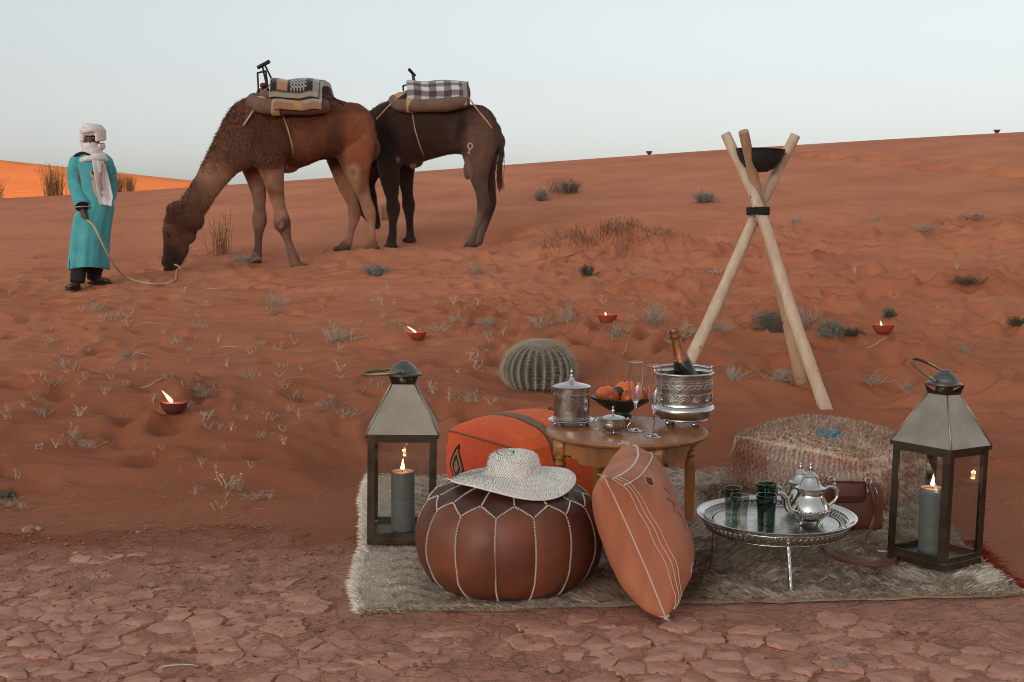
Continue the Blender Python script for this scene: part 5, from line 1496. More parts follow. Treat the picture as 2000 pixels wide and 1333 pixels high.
# ------------------------------------------------------------------ leather bag
M_bag = pmat('bag_leather', (0.115, 0.034, 0.018), rough=0.40, var=(0.165, 0.052, 0.026), vscale=9, rvar=0.1, bump=0.3, bscale=110, bdist=0.001)
M_steel = pmat('buckle_steel', (0.62, 0.58, 0.52), rough=0.25, metal=1.0)
q = gp(1672, 1052); bx_, by_ = q.x, q.y
bz = 0.026
bag = empty('leather_bag', (bx_, by_ + .02, bz), R(-4)); bag.rotation_euler = (R(-10), 0, R(-6))
tag(bag, 'brown leather shoulder bag with steel buckles propped against the shaggy pouf', 'bag')
bw, bh, bd = .190, .168, .052
def soft_slab(w, h, d, n=14, bulge=.014, rb=.02):
    V_, F_ = [], []
    ts = np.linspace(-1, 1, n + 1)
    for sgn in (-1, 1):
        b0 = len(V_)
        for a_ in ts:
            for c_ in ts:
                m = (1 - a_ ** 4) * (1 - c_ ** 4)
                x = a_ * w / 2 * (1 - .06 * abs(c_) ** 6); z = h / 2 + c_ * h / 2 * (1 - .06 * abs(a_) ** 6)
                V_.append((x, sgn * (d / 2 * min(1, m * 3 + .35) + bulge * m), z))
        for i in range(n):
            for j in range(n):
                qd = (b0 + i * (n + 1) + j, b0 + (i + 1) * (n + 1) + j, b0 + (i + 1) * (n + 1) + j + 1, b0 + i * (n + 1) + j + 1)
                F_.append(qd if sgn < 0 else qd[::-1])
    off = (n + 1) ** 2
    def bidx(i, j): return i * (n + 1) + j
    loop = [bidx(i, 0) for i in range(n)] + [bidx(n, j) for j in range(n)] + [bidx(i, n) for i in range(n, 0, -1)] + [bidx(0, j) for j in range(n, 0, -1)]
    for a_, c_ in zip(loop, loop[1:] + loop[:1]): F_.append((a_, a_ + off, c_ + off, c_))
    return MB().add(V_, F_)
soft_slab(bw, bh, bd).build('bag_body', M_bag, bag, smooth=60)
fl = soft_slab(bw * .62, bh * .46, .008, bulge=.006); fl.v = [(x - .028, y - bd / 2 - .017 + .006 * (z < .02), z + bh * .55) for x, y, z in fl.v]
fo = fl.build('flap', M_bag, bag, smooth=60)
MB().tube([(-.028 - bw * .30, -bd / 2 - .024, bh * .99), (-.028, -bd / 2 - .027, bh * 1.005), (-.028 + bw * .30, -bd / 2 - .024, bh * .99)], .003, 6).build('flap_piping', M_bag, fo, smooth=True)
for x in (-.086, .038):
    MB().tube([(x + .010 * math.cos(k), -bd / 2 - .022, bh * 1.02 + .013 * math.sin(k)) for k in np.linspace(0, 2 * math.pi, 18)[:-1]], .0019, 6, closed=True).build('ring', M_steel, bag, smooth=True)
    MB().tube([(x + .003, -bd / 2 - .022, bh * 1.02 + .012), (x - .004, -bd / 2 - .024, bh * 1.02 + .028), (x - .001, -bd / 2 - .024, bh * 1.02 + .034)], .0016, 6).build('clasp', M_steel, bag, smooth=True)
    MB().box((x, -bd / 2 - .020, bh * .86), (.016, .004, .030), bev=.001).build('ring_tab', M_bag, bag)
for x, z in ((.030, .80), (.060, .78)):
    MB().tube([(x, -bd / 2 - .02, bh * z + .02), (x + .008, -bd / 2 - .023, bh * z), (x + .002, -bd / 2 - .023, bh * z - .012)], .0018, 6).build('hook', M_steel, bag, smooth=True)
# strap: hangs from the ring, runs out over the rug and back
inv = Matrix.LocRotScale(bag.location, bag.rotation_euler, None).inverted()
def strap_pt(px, py, z): 
    d = ray(px, py); return inv @ (Vector((0, 0, CAMZ)) + d * ((z - CAMZ) / d.z))
sp0 = [Vector((.040, -bd / 2 - .024, bh * .98)), Vector((.056, -bd / 2 - .030, bh * .66)), Vector((.058, -bd / 2 - .030, bh * .30)), strap_pt(1690, 1062, .045), strap_pt(1712, 1072, .040), strap_pt(1750, 1090, .040),
       strap_pt(1735, 1099, .040), strap_pt(1690, 1100, .042), strap_pt(1650, 1095, .042), strap_pt(1618, 1080, .042), strap_pt(1608, 1066, .042), strap_pt(1612, 1052, .044), Vector((-.082, -bd / 2 - .026, bh * .35)), Vector((-.086, -bd / 2 - .024, bh * .96))]
pts = spline(sp0, 90)
MB().tube(pts, [(.0105, .0018)] * 90, 8, ref=(0.25, .75, .60)).build('strap', M_bag, bag, smooth=40)
bk_ = strap_pt(1722, 1078, .046)
MB().tube([bk_ + Vector((.012 * x, .010 * y, .002)) for x, y in ((-1, -1), (1, -1), (1, 1), (-1, 1))], .0018, 5, closed=True).build('strap_buckle', M_steel, bag)
# ------------------------------------------------------------------ barrel cactus
M_cactus = pmat('cactus_skin', (0.020, 0.022, 0.013), rough=0.6, var=(0.035, 0.037, 0.020), vscale=12, bump=0.2, bscale=60)
M_spine = pmat('cactus_spine', (0.60, 0.54, 0.43), rough=0.6, var=(0.36, 0.30, 0.21), vscale=30)
M_wool = pmat('cactus_crown_wool', (0.60, 0.57, 0.50), rough=0.95, var=(0.72, 0.69, 0.62), vscale=60)
q = gp(1054, 768); CR = 0.186
cac = empty('barrel_cactus', (q.x, q.y + CR * .95, q.z - 0.035)); tag(cac, 'round barrel cactus covered in pale spines behind the low table', 'cactus')
NR = 26
def cac_prof(t):        # t 0 bottom .. 1 top
    a_ = -0.75 + t * (math.pi / 2 + 0.75)
    return CR * math.cos(a_) ** 0.86 if math.cos(a_) > 0 else 0, 0.132 + 0.138 * math.sin(a_)
vv, ff = [], []
n = NR * 6; m = 30
for j in range(m + 1):
    r, z = cac_prof(j / m)
    for k in range(n):
        a_ = 2 * math.pi * k / n; rib = abs(math.cos(a_ * NR / 2))
        rr = max(r * (0.86 + 0.14 * rib ** 0.8), .002); vv.append((rr * math.cos(a_), rr * math.sin(a_), z - .01 * (j == m)))
for j in range(m):
    for k in range(n): ff.append((j * n + k, j * n + (k + 1) % n, (j + 1) * n + (k + 1) % n, (j + 1) * n + k))
MB().add(vv, ff).build('ribbed_body', M_cactus, cac, smooth=True)
sb = MB(); wb_ = MB()
for k in range(NR):
    a_ = 2 * math.pi * k / NR
    for j in range(17):
        t = 0.10 + 0.86 * j / 16; r, z = cac_prof(t); r2, z2 = cac_prof(t + .01)
        c = Vector((r * math.cos(a_), r * math.sin(a_), z))
        if c.y > 0.06 and z < 0.20: continue
        tn = Vector((-(r - r2) * math.cos(a_), -(r - r2) * math.sin(a_), z2 - z)).normalized(); sd_ = Vector((-math.sin(a_), math.cos(a_), 0)); nn = sd_.cross(tn)
        L = .040
        for i in range(9 if t < .85 else 12):
            w = 2 * math.pi * i / 8 + random.uniform(-.2, .2)
            d = (nn * random.uniform(.35, .6) + (sd_ * math.cos(w) + tn * math.sin(w)) * .85) if i < 8 else nn * .7 - tn * .65
            d = d.normalized() * L * random.uniform(.75, 1.25)
            s_ = d.cross(nn).normalized() * .0014; e_ = d.cross(s_).normalized() * .0014
            sb.add([c + s_, c - s_ * .5 + e_, c - s_ * .5 - e_, c + d], [(0, 1, 3), (1, 2, 3), (2, 0, 3)])
for _ in range(1300):
    a_ = random.uniform(0, 6.283); t = 0.80 + 0.19 * math.sqrt(random.random()); r, z = cac_prof(t)
    c = Vector((r * math.cos(a_), r * math.sin(a_), z)); d = Vector((math.cos(a_) * .5 + random.gauss(0, .3), math.sin(a_) * .5 + random.gauss(0, .3), 1)).normalized() * random.uniform(.012, .030)
    s_ = d.orthogonal().normalized() * .0012
    wb_.add([c + s_, c - s_, c + d], [(0, 1, 2)])
o = sb.build('spine', M_spine, cac); o['kind'] = 'stuff'
o = wb_.build('crown_wool', M_wool, cac); o['kind'] = 'stuff'

# ------------------------------------------------------------------ tripod with fire bowl
M_pole = pmat('peeled_pole_wood', (0.52, 0.37, 0.25), rough=0.7, var=(0.70, 0.55, 0.41), vscale=5, bump=0.35, bscale=30, bdist=0.003, stretch=(4, 4, .7))
M_pole2 = pmat('weathered_pole_wood', (0.40, 0.235, 0.13), rough=0.7, var=(0.54, 0.36, 0.22), vscale=5, bump=0.35, bscale=30, bdist=0.003, stretch=(4, 4, .7))
M_knot = pmat('wood_knot', (0.10, 0.05, 0.03), rough=0.9)
M_black = pmat('black_iron', (0.012, 0.012, 0.012), rough=0.6, var=(0.022, 0.021, 0.02), vscale=25, bump=0.3, bscale=120)
M_cord_b = pmat('black_cord', (0.012, 0.012, 0.013), rough=0.85)
ta = gp(1612, 797); tb_ = gp(1588, 768); tc_ = gp(1318, 765)
CY = 6.28
trip = empty('tripod_stand', (tb_.x, tb_.y, min(ta.z, tb_.z))); tag(trip, 'tripod of three peeled wooden poles lashed with black cord', 'tripod')
org = Vector(trip.location)
poles = [  # foot, crossing, top
    (ta, P(1484, 412, CY - .035), P(1417, 262, CY + .06), .034, M_pole),
    (tb_ + Vector((0, .25, .0)), P(1487, 412, CY + .035), P(1452, 257, CY - .14), .033, M_pole2),
    (tc_, P(1477, 420, CY + .075), P(1554, 264, CY + .06), .034, M_pole)]
# put the back foot on the sand behind
def snap(p): p = Vector(p); p.z = height(p.x, p.y); return p
for ft, cr0, tpp, r, mm in poles:
    d = (ft - cr0).normalized(); foot = ft + d * .06
    ctrl = [foot, ft.lerp(cr0, .45) + Vector((random.uniform(-.012, .012), random.uniform(-.012, .012), 0)), cr0, tpp]
    pts = spline(ctrl, 26)
    rad = [r * (1.02 - .24 * (i / 25)) * (1 + .045 * math.sin(i * 1.7 + r * 900) + .03 * math.sin(i * 3.9 + r * 500)) for i in range(26)]
    pts = [Vector(p) - org for p in pts]
    po = MB().tube(pts, rad, 14).build('pole', mm, trip, smooth=50)
    for _ in range(4):
        kb = MB()
        i = random.randint(3, 24); a_ = random.uniform(3.6, 5.8)
        kb.sphere(pts[i] + Vector((math.cos(a_) * rad[i] * .95, math.sin(a_) * rad[i] * .95, 0)), (.005, .003, .008), 6, 4)
        kb.build('knot', M_knot, po, smooth=True)
cc_ = P(1482, 413, CY) - org
lb = MB()
for k in range(5):
    ring = [(cc_.x + .056 * math.cos(t), cc_.y + .020 + .098 * math.sin(t), cc_.z - .014 + .0078 * k + .002 * math.sin(2 * t + k)) for t in np.linspace(0, 2 * math.pi, 25)[:-1]]
    lb.tube(ring, .0048, 6, closed=True)
lb.build('lashing', M_cord_b, trip, smooth=True)
fbc = P(1484, 293, CY - .01)
bowl = empty('fire_bowl', fbc - Vector((0, 0, .118)), rot=(0, R(2), 0)); tag(bowl, 'black iron fire bowl cradled between the tripod pole tops', 'fire bowl')
MB().lathe([(0, 0), (.04, .004), (.078, .024), (.105, .056), (.122, .095), (.126, .116), (.130, .118), (.128, .122), (.121, .120), (.114, .095), (.095, .055), (.06, .025), (0, .012)], 56).build('bowl_shell', M_black, bowl, smooth=60)
MB().lathe([(0, .085), (.111, .085)], 40).build('ash_bed', pmat('ash', (0.05, 0.045, 0.04), rough=1), bowl)

# ------------------------------------------------------------------ clay oil lamps
M_clay = pmat('red_clay', (0.30, 0.050, 0.028), rough=0.7, var=(0.38, 0.075, 0.04), vscale=20, bump=0.2, bscale=80)
M_dclay = pmat('dark_clay', (0.10, 0.030, 0.020), rough=0.75, var=(0.15, 0.045, 0.03), vscale=20, bump=0.2, bscale=80)
M_oil = pmat('lamp_wax', (0.52, 0.14, 0.085), rough=0.3, sub=0.3)
def clay_lamp(px, py, label, r=0.062, flame=(.045, -.5), mat=M_clay, sink=.006, lit=True, tilt=(0, 0), grp='small clay lamps set out on the sand'):
    q = gp(px, py)
    h = r * .80
    t = empty('clay_lamp', (q.x, q.y + r * .55, height(q.x, q.y + r * .55) - sink), rot=(tilt[0], tilt[1], 0)); tag(t, label, 'lamp', grp)
    MB().lathe([(0, 0), (r * .50, 0), (r * .62, h * .08), (r * .86, h * .50), (r * .97, h * .90), (r, h), (r * .93, h * 1.01), (r * .84, h * .80)], 32).build('bowl', mat, t, smooth=50)
    MB().lathe([(r * .87, h * .84), (0, h * .82)][::-1], 28).build('wax', M_oil if lit else mat, t)
    if lit:
        x0 = -r * .15
        MB().tube([(x0, 0, h * .8), (x0, 0, h * .98)], .0022, 5).build('wick', M_wick, t)
        fl = flame_mesh(flame[0], flame[0] * .20, flame[1]).build('flame', M_flame, t, smooth=True, loc=(x0, 0, h * .88))
        ld = bpy.data.lights.new('lamp_light', 'POINT'); ld.energy = 0.10; ld.color = (1.0, 0.45, 0.18); ld.shadow_soft_size = 0.008
        lo = bpy.data.objects.new('lamp_light', ld); lo.location = (x0 + flame[1] * flame[0] * .5, 0, h * .88 + flame[0] * .6); col.objects.link(lo); lo.parent = t
        flame_mesh(flame[0] * .72, flame[0] * .17, flame[1] * 1.05).build('flame_core', M_flame_tip, fl, smooth=True, loc=(0, 0, .001))
    return t
clay_lamp(335, 817, 'dark clay lamp with tall leaning flame, alone on the dark sand', r=.066, flame=(.056, -.85), mat=M_dclay, tilt=(0, R(3)), sink=.010)
clay_lamp(814, 670, 'clay lamp with broad leaning flame below the camels', r=.060, flame=(.040, -1.3), sink=.004)
clay_lamp(1187, 634, 'small red clay lamp beside a grey bush, beyond the cactus', r=.066, flame=(.024, -.2), sink=.002)
clay_lamp(1728, 656, 'red clay lamp glowing on the sand beyond the tripod', r=.066, flame=(.028, -.3), sink=.002)
for px, py, lb_ in ((1265, 306, 'tiny clay lamp on the dune crest midway along the skyline'), (1935, 272, 'tiny clay lamp on the highest stretch of the dune crest')):
    best, Yb = None, 0
    for Y in np.arange(18, 30, .1):              # the crest is where the sand stands highest against the sky
        X = (px - 1000) / F * Y * 1.0; e = (height(X, Y) - CAMZ) / Y
        if best is None or e > best: best, Yb = e, Y
    X = (px - 1000) / F * Yb
    t = empty('clay_lamp', (X, Yb, height(X, Yb) - .004)); tag(t, lb_, 'lamp', 'small clay lamps set out on the sand')
    r = .072; h = .075
    MB().lathe([(0, 0), (r * .45, 0), (r * .5, h * .3), (r * .86, h * .70), (r, h), (r * .9, h), (r * .6, h * .6), (0, h * .5)], 20).build('bowl', M_dclay, t, smooth=50)
    MB().lathe([(0, h * .62), (r * .7, h * .64)], 16).build('wax', M_oil, t)

# ------------------------------------------------------------------ plants
M_dry = pmat('dry_stalk', (0.42, 0.30, 0.19), rough=0.9, var=(0.30, 0.20, 0.12), vscale=20)
M_pale = pmat('pale_stalk', (0.66, 0.56, 0.44), rough=0.9, var=(0.50, 0.40, 0.29), vscale=20)
M_grey = pmat('grey_green_leaf', (0.235, 0.225, 0.165), rough=0.85, var=(0.33, 0.315, 0.24), vscale=15)
M_blue = pmat('blue_green_leaf', (0.19, 0.205, 0.175), rough=0.85, var=(0.30, 0.315, 0.27), vscale=15)
M_dark = pmat('dark_green_leaf', (0.085, 0.090, 0.055), rough=0.8, var=(0.15, 0.155, 0.10), vscale=15)
M_straw2 = pmat('ochre_grass', (0.36, 0.20, 0.085), rough=0.9, var=(0.24, 0.13, 0.06), vscale=12)
M_brown = pmat('brown_grass', (0.20, 0.095, 0.045), rough=0.9, var=(0.30, 0.16, 0.085), vscale=12)
def sprig_mesh(seed, h, spread, stems, leaves, r0=.0018, lean=0.6, branch=2, leaf=.008):
    rr = random.Random(seed); st_, lf = MB(), MB()
    for _ in range(stems):
        a_ = rr.uniform(0, 6.283); tilt = rr.random() ** .7 * lean; L = h * rr.uniform(.55, 1.1)
        b = Vector((rr.gauss(0, spread * .22), rr.gauss(0, spread * .22), -.01))
        d = Vector((math.cos(a_) * math.sin(tilt), math.sin(a_) * math.sin(tilt), math.cos(tilt)))
        pts = [b]
        for k in range(4):
            d = (d + Vector((rr.gauss(0, .16), rr.gauss(0, .16), rr.gauss(.02, .1)))).normalized()
            pts.append(pts[-1] + d * L / 4)
        st_.tube(pts, [r0 * (1 - .7 * k / 4) for k in range(5)], 3, cap=False)
        allp = list(pts)
        for _b in range(branch):
            k = rr.randint(1, 3); p = pts[k]
            d2 = (d + Vector((rr.gauss(0, .7), rr.gauss(0, .7), rr.gauss(0, .35)))).normalized()
            e = [p, p + d2 * L * .18, p + d2 * L * .34 + Vector((0, 0, rr.uniform(-.02, .03) * L * 3))]
            st_.tube(e, [r0 * .6, r0 * .45, r0 * .25], 3, cap=False); allp += e[1:]
        for _l in range(leaves):
            p = rr.choice(allp[1:]) + Vector((rr.gauss(0, .008), rr.gauss(0, .008), rr.gauss(0, .006)))
            u = Vector((rr.gauss(0, 1), rr.gauss(0, 1), rr.gauss(0, 1))).normalized(); w = u.orthogonal().normalized()
            s_ = leaf * rr.uniform(.6, 1.4)
            lf.add([p, p + u * s_ * .5 + w * s_ * .28, p + u * s_, p + u * s_ * .5 - w * s_ * .28], [(0, 1, 2, 3)])
    return st_, lf
PROTO = {}
def proto(kind, k, st_lf, mats):
    st_, lf = st_lf
    def me(mb, nm, mt):
        m_ = bpy.data.meshes.new(nm); m_.from_pydata([tuple(p) for p in mb.v], [], mb.f); m_.materials.append(mt); return m_
    PROTO.setdefault(kind, []).append((me(st_, 'stems', mats[0]), me(lf, 'leaves', mats[1]) if lf.v else None))
for k in range(6): proto('dry_sprig', k, sprig_mesh(100 + k, .11, .06, (3, 4, 6, 2, 5, 3)[k], 5, .0024, .8, 2, .011), (M_pale, M_pale))
for k in range(5): proto('sand_herb', k, sprig_mesh(200 + k, .11, .10, 16, 14, .0016, 1.1, 2, .009), (M_pale, M_grey))
for k in range(5): proto('desert_bush', k, sprig_mesh(300 + k, .20, .18, 30, 26, .0019, 1.05, 3, .012), (M_pale, M_grey))
for k in range(4): proto('dense_bush', k, sprig_mesh(400 + k, .19, .22, 90, 55, .002, 1.0, 3, .012), (M_dry, M_blue))
for k in range(3): proto('green_herb', k, sprig_mesh(500 + k, .10, .10, 34, 30, .002, 1.0, 2, .013), (M_dark, M_dark))
for k in range(4): proto('grass_tuft', k, sprig_mesh(600 + k, .42, .30, 110, 0, .0045, .30, 1, .01), (M_straw2, M_straw2))
for k in range(3): proto('brown_tuft', k, sprig_mesh(700 + k, .24, .20, 34, 0, .0030, .45, 1, .01), (M_brown, M_brown))
def plant(kind, name, loc, s, label, cat, grp=None, k=None):
    pr_ = PROTO[kind][random.randrange(len(PROTO[kind])) if k is None else k]
    t = empty(name, loc, random.uniform(0, 6.28)); sc = s if isinstance(s, tuple) else (s, s, s)
    tag(t, label, cat, grp)
    for m_, nm in zip(pr_, ('stems', 'leaves')):
        if m_ is None: continue
        o = bpy.data.objects.new(nm, m_); col.objects.link(o); o.parent = t; o.scale = sc
    return t
BUSHES = [  # kind, name, px, py, height in px, width factor, label
    ('desert_bush', 'desert_bush', 1272, 634, 62, .8, 'grey green bush standing right of a small red lamp'),
    ('desert_bush', 'desert_bush', 1210, 662, 40, 1.1, 'pale low bush just in front of the red clay lamp'),
    ('desert_bush', 'desert_bush', 1322, 668, 40, 1.9, 'sprawling pale bush above the bottle neck'),
    ('desert_bush', 'desert_bush', 1062, 640, 34, 1.5, 'low pale bush above the cactus'),
    ('desert_bush', 'desert_bush', 1108, 632, 62, .5, 'narrow upright pale bush above the cactus'),
    ('dense_bush', 'dense_bush', 1512, 648, 52, 1.2, 'dense blue grey bush seen through the tripod legs'),
    ('desert_bush', 'desert_bush', 1575, 636, 46, .9, 'pale bush partly hidden by the thick front tripod pole'),
    ('dense_bush', 'dense_bush', 1622, 658, 40, .9, 'blue grey bush just outside the tripod'),
    ('green_herb', 'green_herb', 1668, 655, 16, 1.9, 'flat dark green herb trailing from a blue grey bush'),
    ('desert_bush', 'desert_bush', 1406, 648, 34, 1.2, 'small pale bush beside the slanting tripod pole'),
    ('desert_bush', 'desert_bush', 1520, 746, 32, 2.1, 'low pale bush inside the tripod near its back foot'),
    ('desert_bush', 'desert_bush', 1432, 742, 34, 1.2, 'thin pale bush right of the ice bucket'),
    ('desert_bush', 'desert_bush', 1700, 750, 26, 1.9, 'low pale bush between the tripod foot and the lantern roof'),
    ('desert_bush', 'desert_bush', 1772, 764, 22, 1.5, 'small grey bush left of the lantern handle'),
    ('green_herb', 'green_herb', 1736, 620, 22, 1.0, 'small dark green herb just above the glowing clay lamp'),
    ('green_herb', 'green_herb', 1988, 636, 24, .9, 'dark herb at the far right margin of the sand'),
    ('desert_bush', 'desert_bush', 1886, 690, 22, .9, 'small spiky grey plant above the right lantern handle'),
    ('dense_bush', 'dense_bush', 1112, 378, 30, 1.0, 'grey bush high on the dune slope beside dead stalks'),
    ('dense_bush', 'dense_bush', 1058, 392, 24, .8, 'little grey bush below the dead stalks on the slope'),
    ('dense_bush', 'dense_bush', 1376, 395, 24, 1.2, 'grey bush on the dune slope left of the tripod top'),
    ('green_herb', 'green_herb', 1148, 538, 24, .9, 'small dark green plant below the dry grass mound'),
    ('dense_bush', 'dense_bush', 738, 540, 26, 1.3, 'small grey bush between the camels in the foreground'),
    ('desert_bush', 'desert_bush', 930, 535, 28, 1.2, 'pale bush in front of the dark camel hind hoof'),
    ('desert_bush', 'desert_bush', 470, 516, 30, 1.6, 'grey bush under the neck of the grazing camel'),
    ('dense_bush', 'dense_bush', 1885, 556, 20, 3.0, 'flat matted grey bush on churned sand at right'),
    ('desert_bush', 'desert_bush', 1802, 452, 20, 2.4, 'faint flat bush on the slope right of the tripod'),
    ('desert_bush', 'desert_bush', 1890, 428, 16, 3.5, 'faint trailing bush high on the slope at right'),
    ('desert_bush', 'desert_bush', 1556, 436, 24, .9, 'tiny pale bush right of the tripod lashing'),
    ('desert_bush', 'desert_bush', 1712, 432, 14, 1.4, 'tiny pale bush alone on the slope'),
    ('green_herb', 'green_herb', 14, 972, 20, 1.2, 'dark green herb at the left margin of the near sand'),
    ('desert_bush', 'desert_bush', 540, 598, 34, 1.2, 'pale bush below the front legs of the brown camel'),
    ('desert_bush', 'desert_bush', 640, 798, 20, 1.8, 'low grey bush left of the bronze lantern cap'),
    ('desert_bush', 'desert_bush', 190, 612, 26, 1.1, 'little pale bush on the sand below the standing man'),
    ('desert_bush', 'desert_bush', 660, 668, 40, 1.5, 'loose pale bush midway between camel and lantern'),
    ('desert_bush', 'desert_bush', 250, 700, 24, 1.4, 'pale twiggy bush above the lone dark clay lamp'),
    ('desert_bush', 'desert_bush', 390, 775, 24, 1.5, 'grey twiggy plant just behind the lone clay lamp'),
    ('desert_bush', 'desert_bush', 150, 860, 18, 1.8, 'low grey twiggy plant left of the lone clay lamp'),
    ('desert_bush', 'desert_bush', 468, 960, 30, .5, 'thin upright grey sprig left of the rug'),
    ('desert_bush', 'desert_bush', 960, 640, 30, 1.5, 'pale scraggly bush left of the cactus'),
]
for kind, nm, px, py, hp_, wf, lb_ in BUSHES:
    q = gp(px, py); pw_, ph = {'desert_bush': (.30, .21), 'dense_bush': (.36, .20), 'green_herb': (.22, .10)}[kind]
    s = hp_ * MPP(q.y) / ph
    plant(kind, nm, (q.x, q.y, height(q.x, q.y)), (s * wf, s * wf, s), lb_, 'plant', 'grey bushes scattered on the sand')
# skyline and dry grass tufts
def crest_pt(px):
    best, Yb = None, 0
    for Y in np.arange(14, 30, .1):
        X = (px - 1000) / F * Y; e = (height(X, Y) - CAMZ) / Y
        if best is None or e > best: best, Yb = e, Y
    X = (px - 1000) / F * Yb
    return Vector((X, Yb, height(X, Yb)))
for px, hp_, wf, lb_ in ((122, 62, .8, 'tall ochre grass clump on the crest left of the man'), (206, 40, .9, 'ochre grass clump on the crest right behind the man'), (240, 40, 1.2, 'broad ochre grass clump on the crest, middle of three'),
                         (268, 32, 1.0, 'short ochre grass clump on the crest, nearest the camel'), (4, 46, 1.1, 'ochre grass clump on the crest at the left margin')):
    q = crest_pt(px); s = hp_ * MPP(q.y) / .42
    plant('grass_tuft', 'grass_tuft', (q.x, q.y - .3, height(q.x, q.y - .3)), (s * wf, s * wf, s), lb_, 'grass', 'ochre grass clumps on the crest')
for px, py, hp_, wf, lb_ in ((432, 498, 92, .6, 'tall thin dry grass tuft behind the grazing camel head'), (1085, 376, 34, 1.3, 'row of dead brown stalks on the dune slope'), (750, 430, 40, .8, 'thin dry stalks at the feet of the dark camel')):
    q = gp(px, py); s = hp_ * MPP(q.y) / .24
    plant('brown_tuft', 'dry_stalk_tuft', (q.x, q.y, height(q.x, q.y)), (s * wf, s * wf, s), lb_, 'grass')
# dry tussock on its mound
tus = empty('dry_tussock', (qm.x, qm.y + .15, height(qm.x, qm.y + .15))); tag(tus, 'long dry brown grass tussock on a low sand mound', 'grass')
to = Vector(tus.location); gb = MB(); rt = MB()
for _ in range(520):
    px = random.gauss(1195, 75) if random.random() < .8 else random.uniform(1060, 1350)
    py = 505 - 38 * math.exp(-((px - 1200) / 75) ** 2) + random.uniform(-6, 10) * (1 if px < 1250 else .5)
    if px < 1060 or px > 1345: continue
    d = ray(px, py); q = Vector((0, 0, CAMZ)) + d * ((qm.y + .15 + random.gauss(0, .22)) / d.y); q.z = height(q.x, q.y)
    L = random.uniform(.05, .16) * (1.15 if px < 1240 else .7); lx = random.gauss(.2 if px > 1150 else -.35, .35)
    e = Vector((lx, random.gauss(-.1, .3), 1)).normalized() * L
    gb.tube([q, q + e * .5, q + e + Vector((random.gauss(0, .02), 0, random.uniform(-.03, .01)))], [.0032, .0026, .0012], 3, cap=False)
gb.v = [(p[0] - to.x, p[1] - to.y, p[2] - to.z) for p in gb.v]
gb.build('grass_blade', M_brown, tus)['kind'] = 'stuff'
for (pts_) in (((1165, 478), (1172, 498), (1160, 512)), ((1185, 482), (1168, 500), (1150, 516)), ((1215, 480), (1208, 500), (1186, 513)), ((1222, 486), (1212, 506), (1200, 517)), ((1140, 490), (1105, 505), (1058, 518)), ((1120, 500), (1090, 508), (1050, 519)), ((1100, 512), (1120, 514), (1146, 520)), ((1200, 484), (1180, 494), (1170, 506))):
    r3 = []
    for i, (px, py) in enumerate(pts_):
        q = gp(px, py); r3.append(Vector((q.x, q.y - .01, q.z + (.02 if i == 1 else .006))) - to)
    rt.tube(spline(r3, 9), [.006 - .0035 * i / 8 for i in range(9)], 5)
rt.build('bare_root', pmat('bare_root', (0.42, 0.24, 0.13), rough=.9), tus, smooth=True)
# small dry sprigs
cnt = 0; spots = []
while cnt < 215:
    w = random.random()
    if w < .62: px, py = random.uniform(0, 1000), random.uniform(545, 830)
    elif w < .76: px, py = random.uniform(0, 700), random.uniform(820, 1000)
    elif w < .9: px, py = random.uniform(900, 1990), random.uniform(600, 790)
    else: px, py = random.uniform(300, 1990), random.uniform(430, 600)
    if any(abs(px - a_) < 14 and abs(py - b_) < 8 for a_, b_ in spots): continue
    if fbm(px / 160, py / 70, 131, 2) < .44: continue
    if 690 < px < 2000 and py > 690 and not (690 < px < 980 and py < 790): continue
    q = gp(px, py)
    if (-.75 < q.x < 1.8 and q.y < 5.3): continue
    spots.append((px, py)); cnt += 1
    kd = 'dry_sprig' if random.random() < .75 else 'sand_herb'
    s = (.28 + .46 * random.random() ** 1.8) * (1.35 if q.y > 9 else 1.0)
    wf = random.uniform(.8, 1.6)
    if py < 600 and px >= 620: zn = 'on the slope right of the camels'
    elif px < 330 and py < 700: zn = 'on the sand in front of the man'
    elif px < 330 and py < 830: zn = 'left of the lone dark clay lamp'
    elif py >= 830: zn = 'on the dark near sand left of the rug'
    elif px < 700 and py < 700: zn = 'on the sand below the grazing camel'
    elif px < 700: zn = 'between the lone clay lamp and the left lantern'
    elif px < 1000: zn = 'between the left lantern and the cactus'
    elif px < 1450: zn = 'on the sand behind the low table'
    else: zn = 'around the tripod and the glowing lamp'
    if kd == 'dry_sprig': plant(kd, 'dry_sprig', (q.x, q.y, height(q.x, q.y)), (s * wf, s * wf, s), 'small pale dry sprig ' + zn, 'sprig', 'small dry sprigs ' + zn)
    else: plant(kd, 'sand_herb', (q.x, q.y, height(q.x, q.y)), (s * wf, s * wf, s * .8), 'small leafy grey herb ' + zn, 'herb', 'small grey herbs ' + zn)
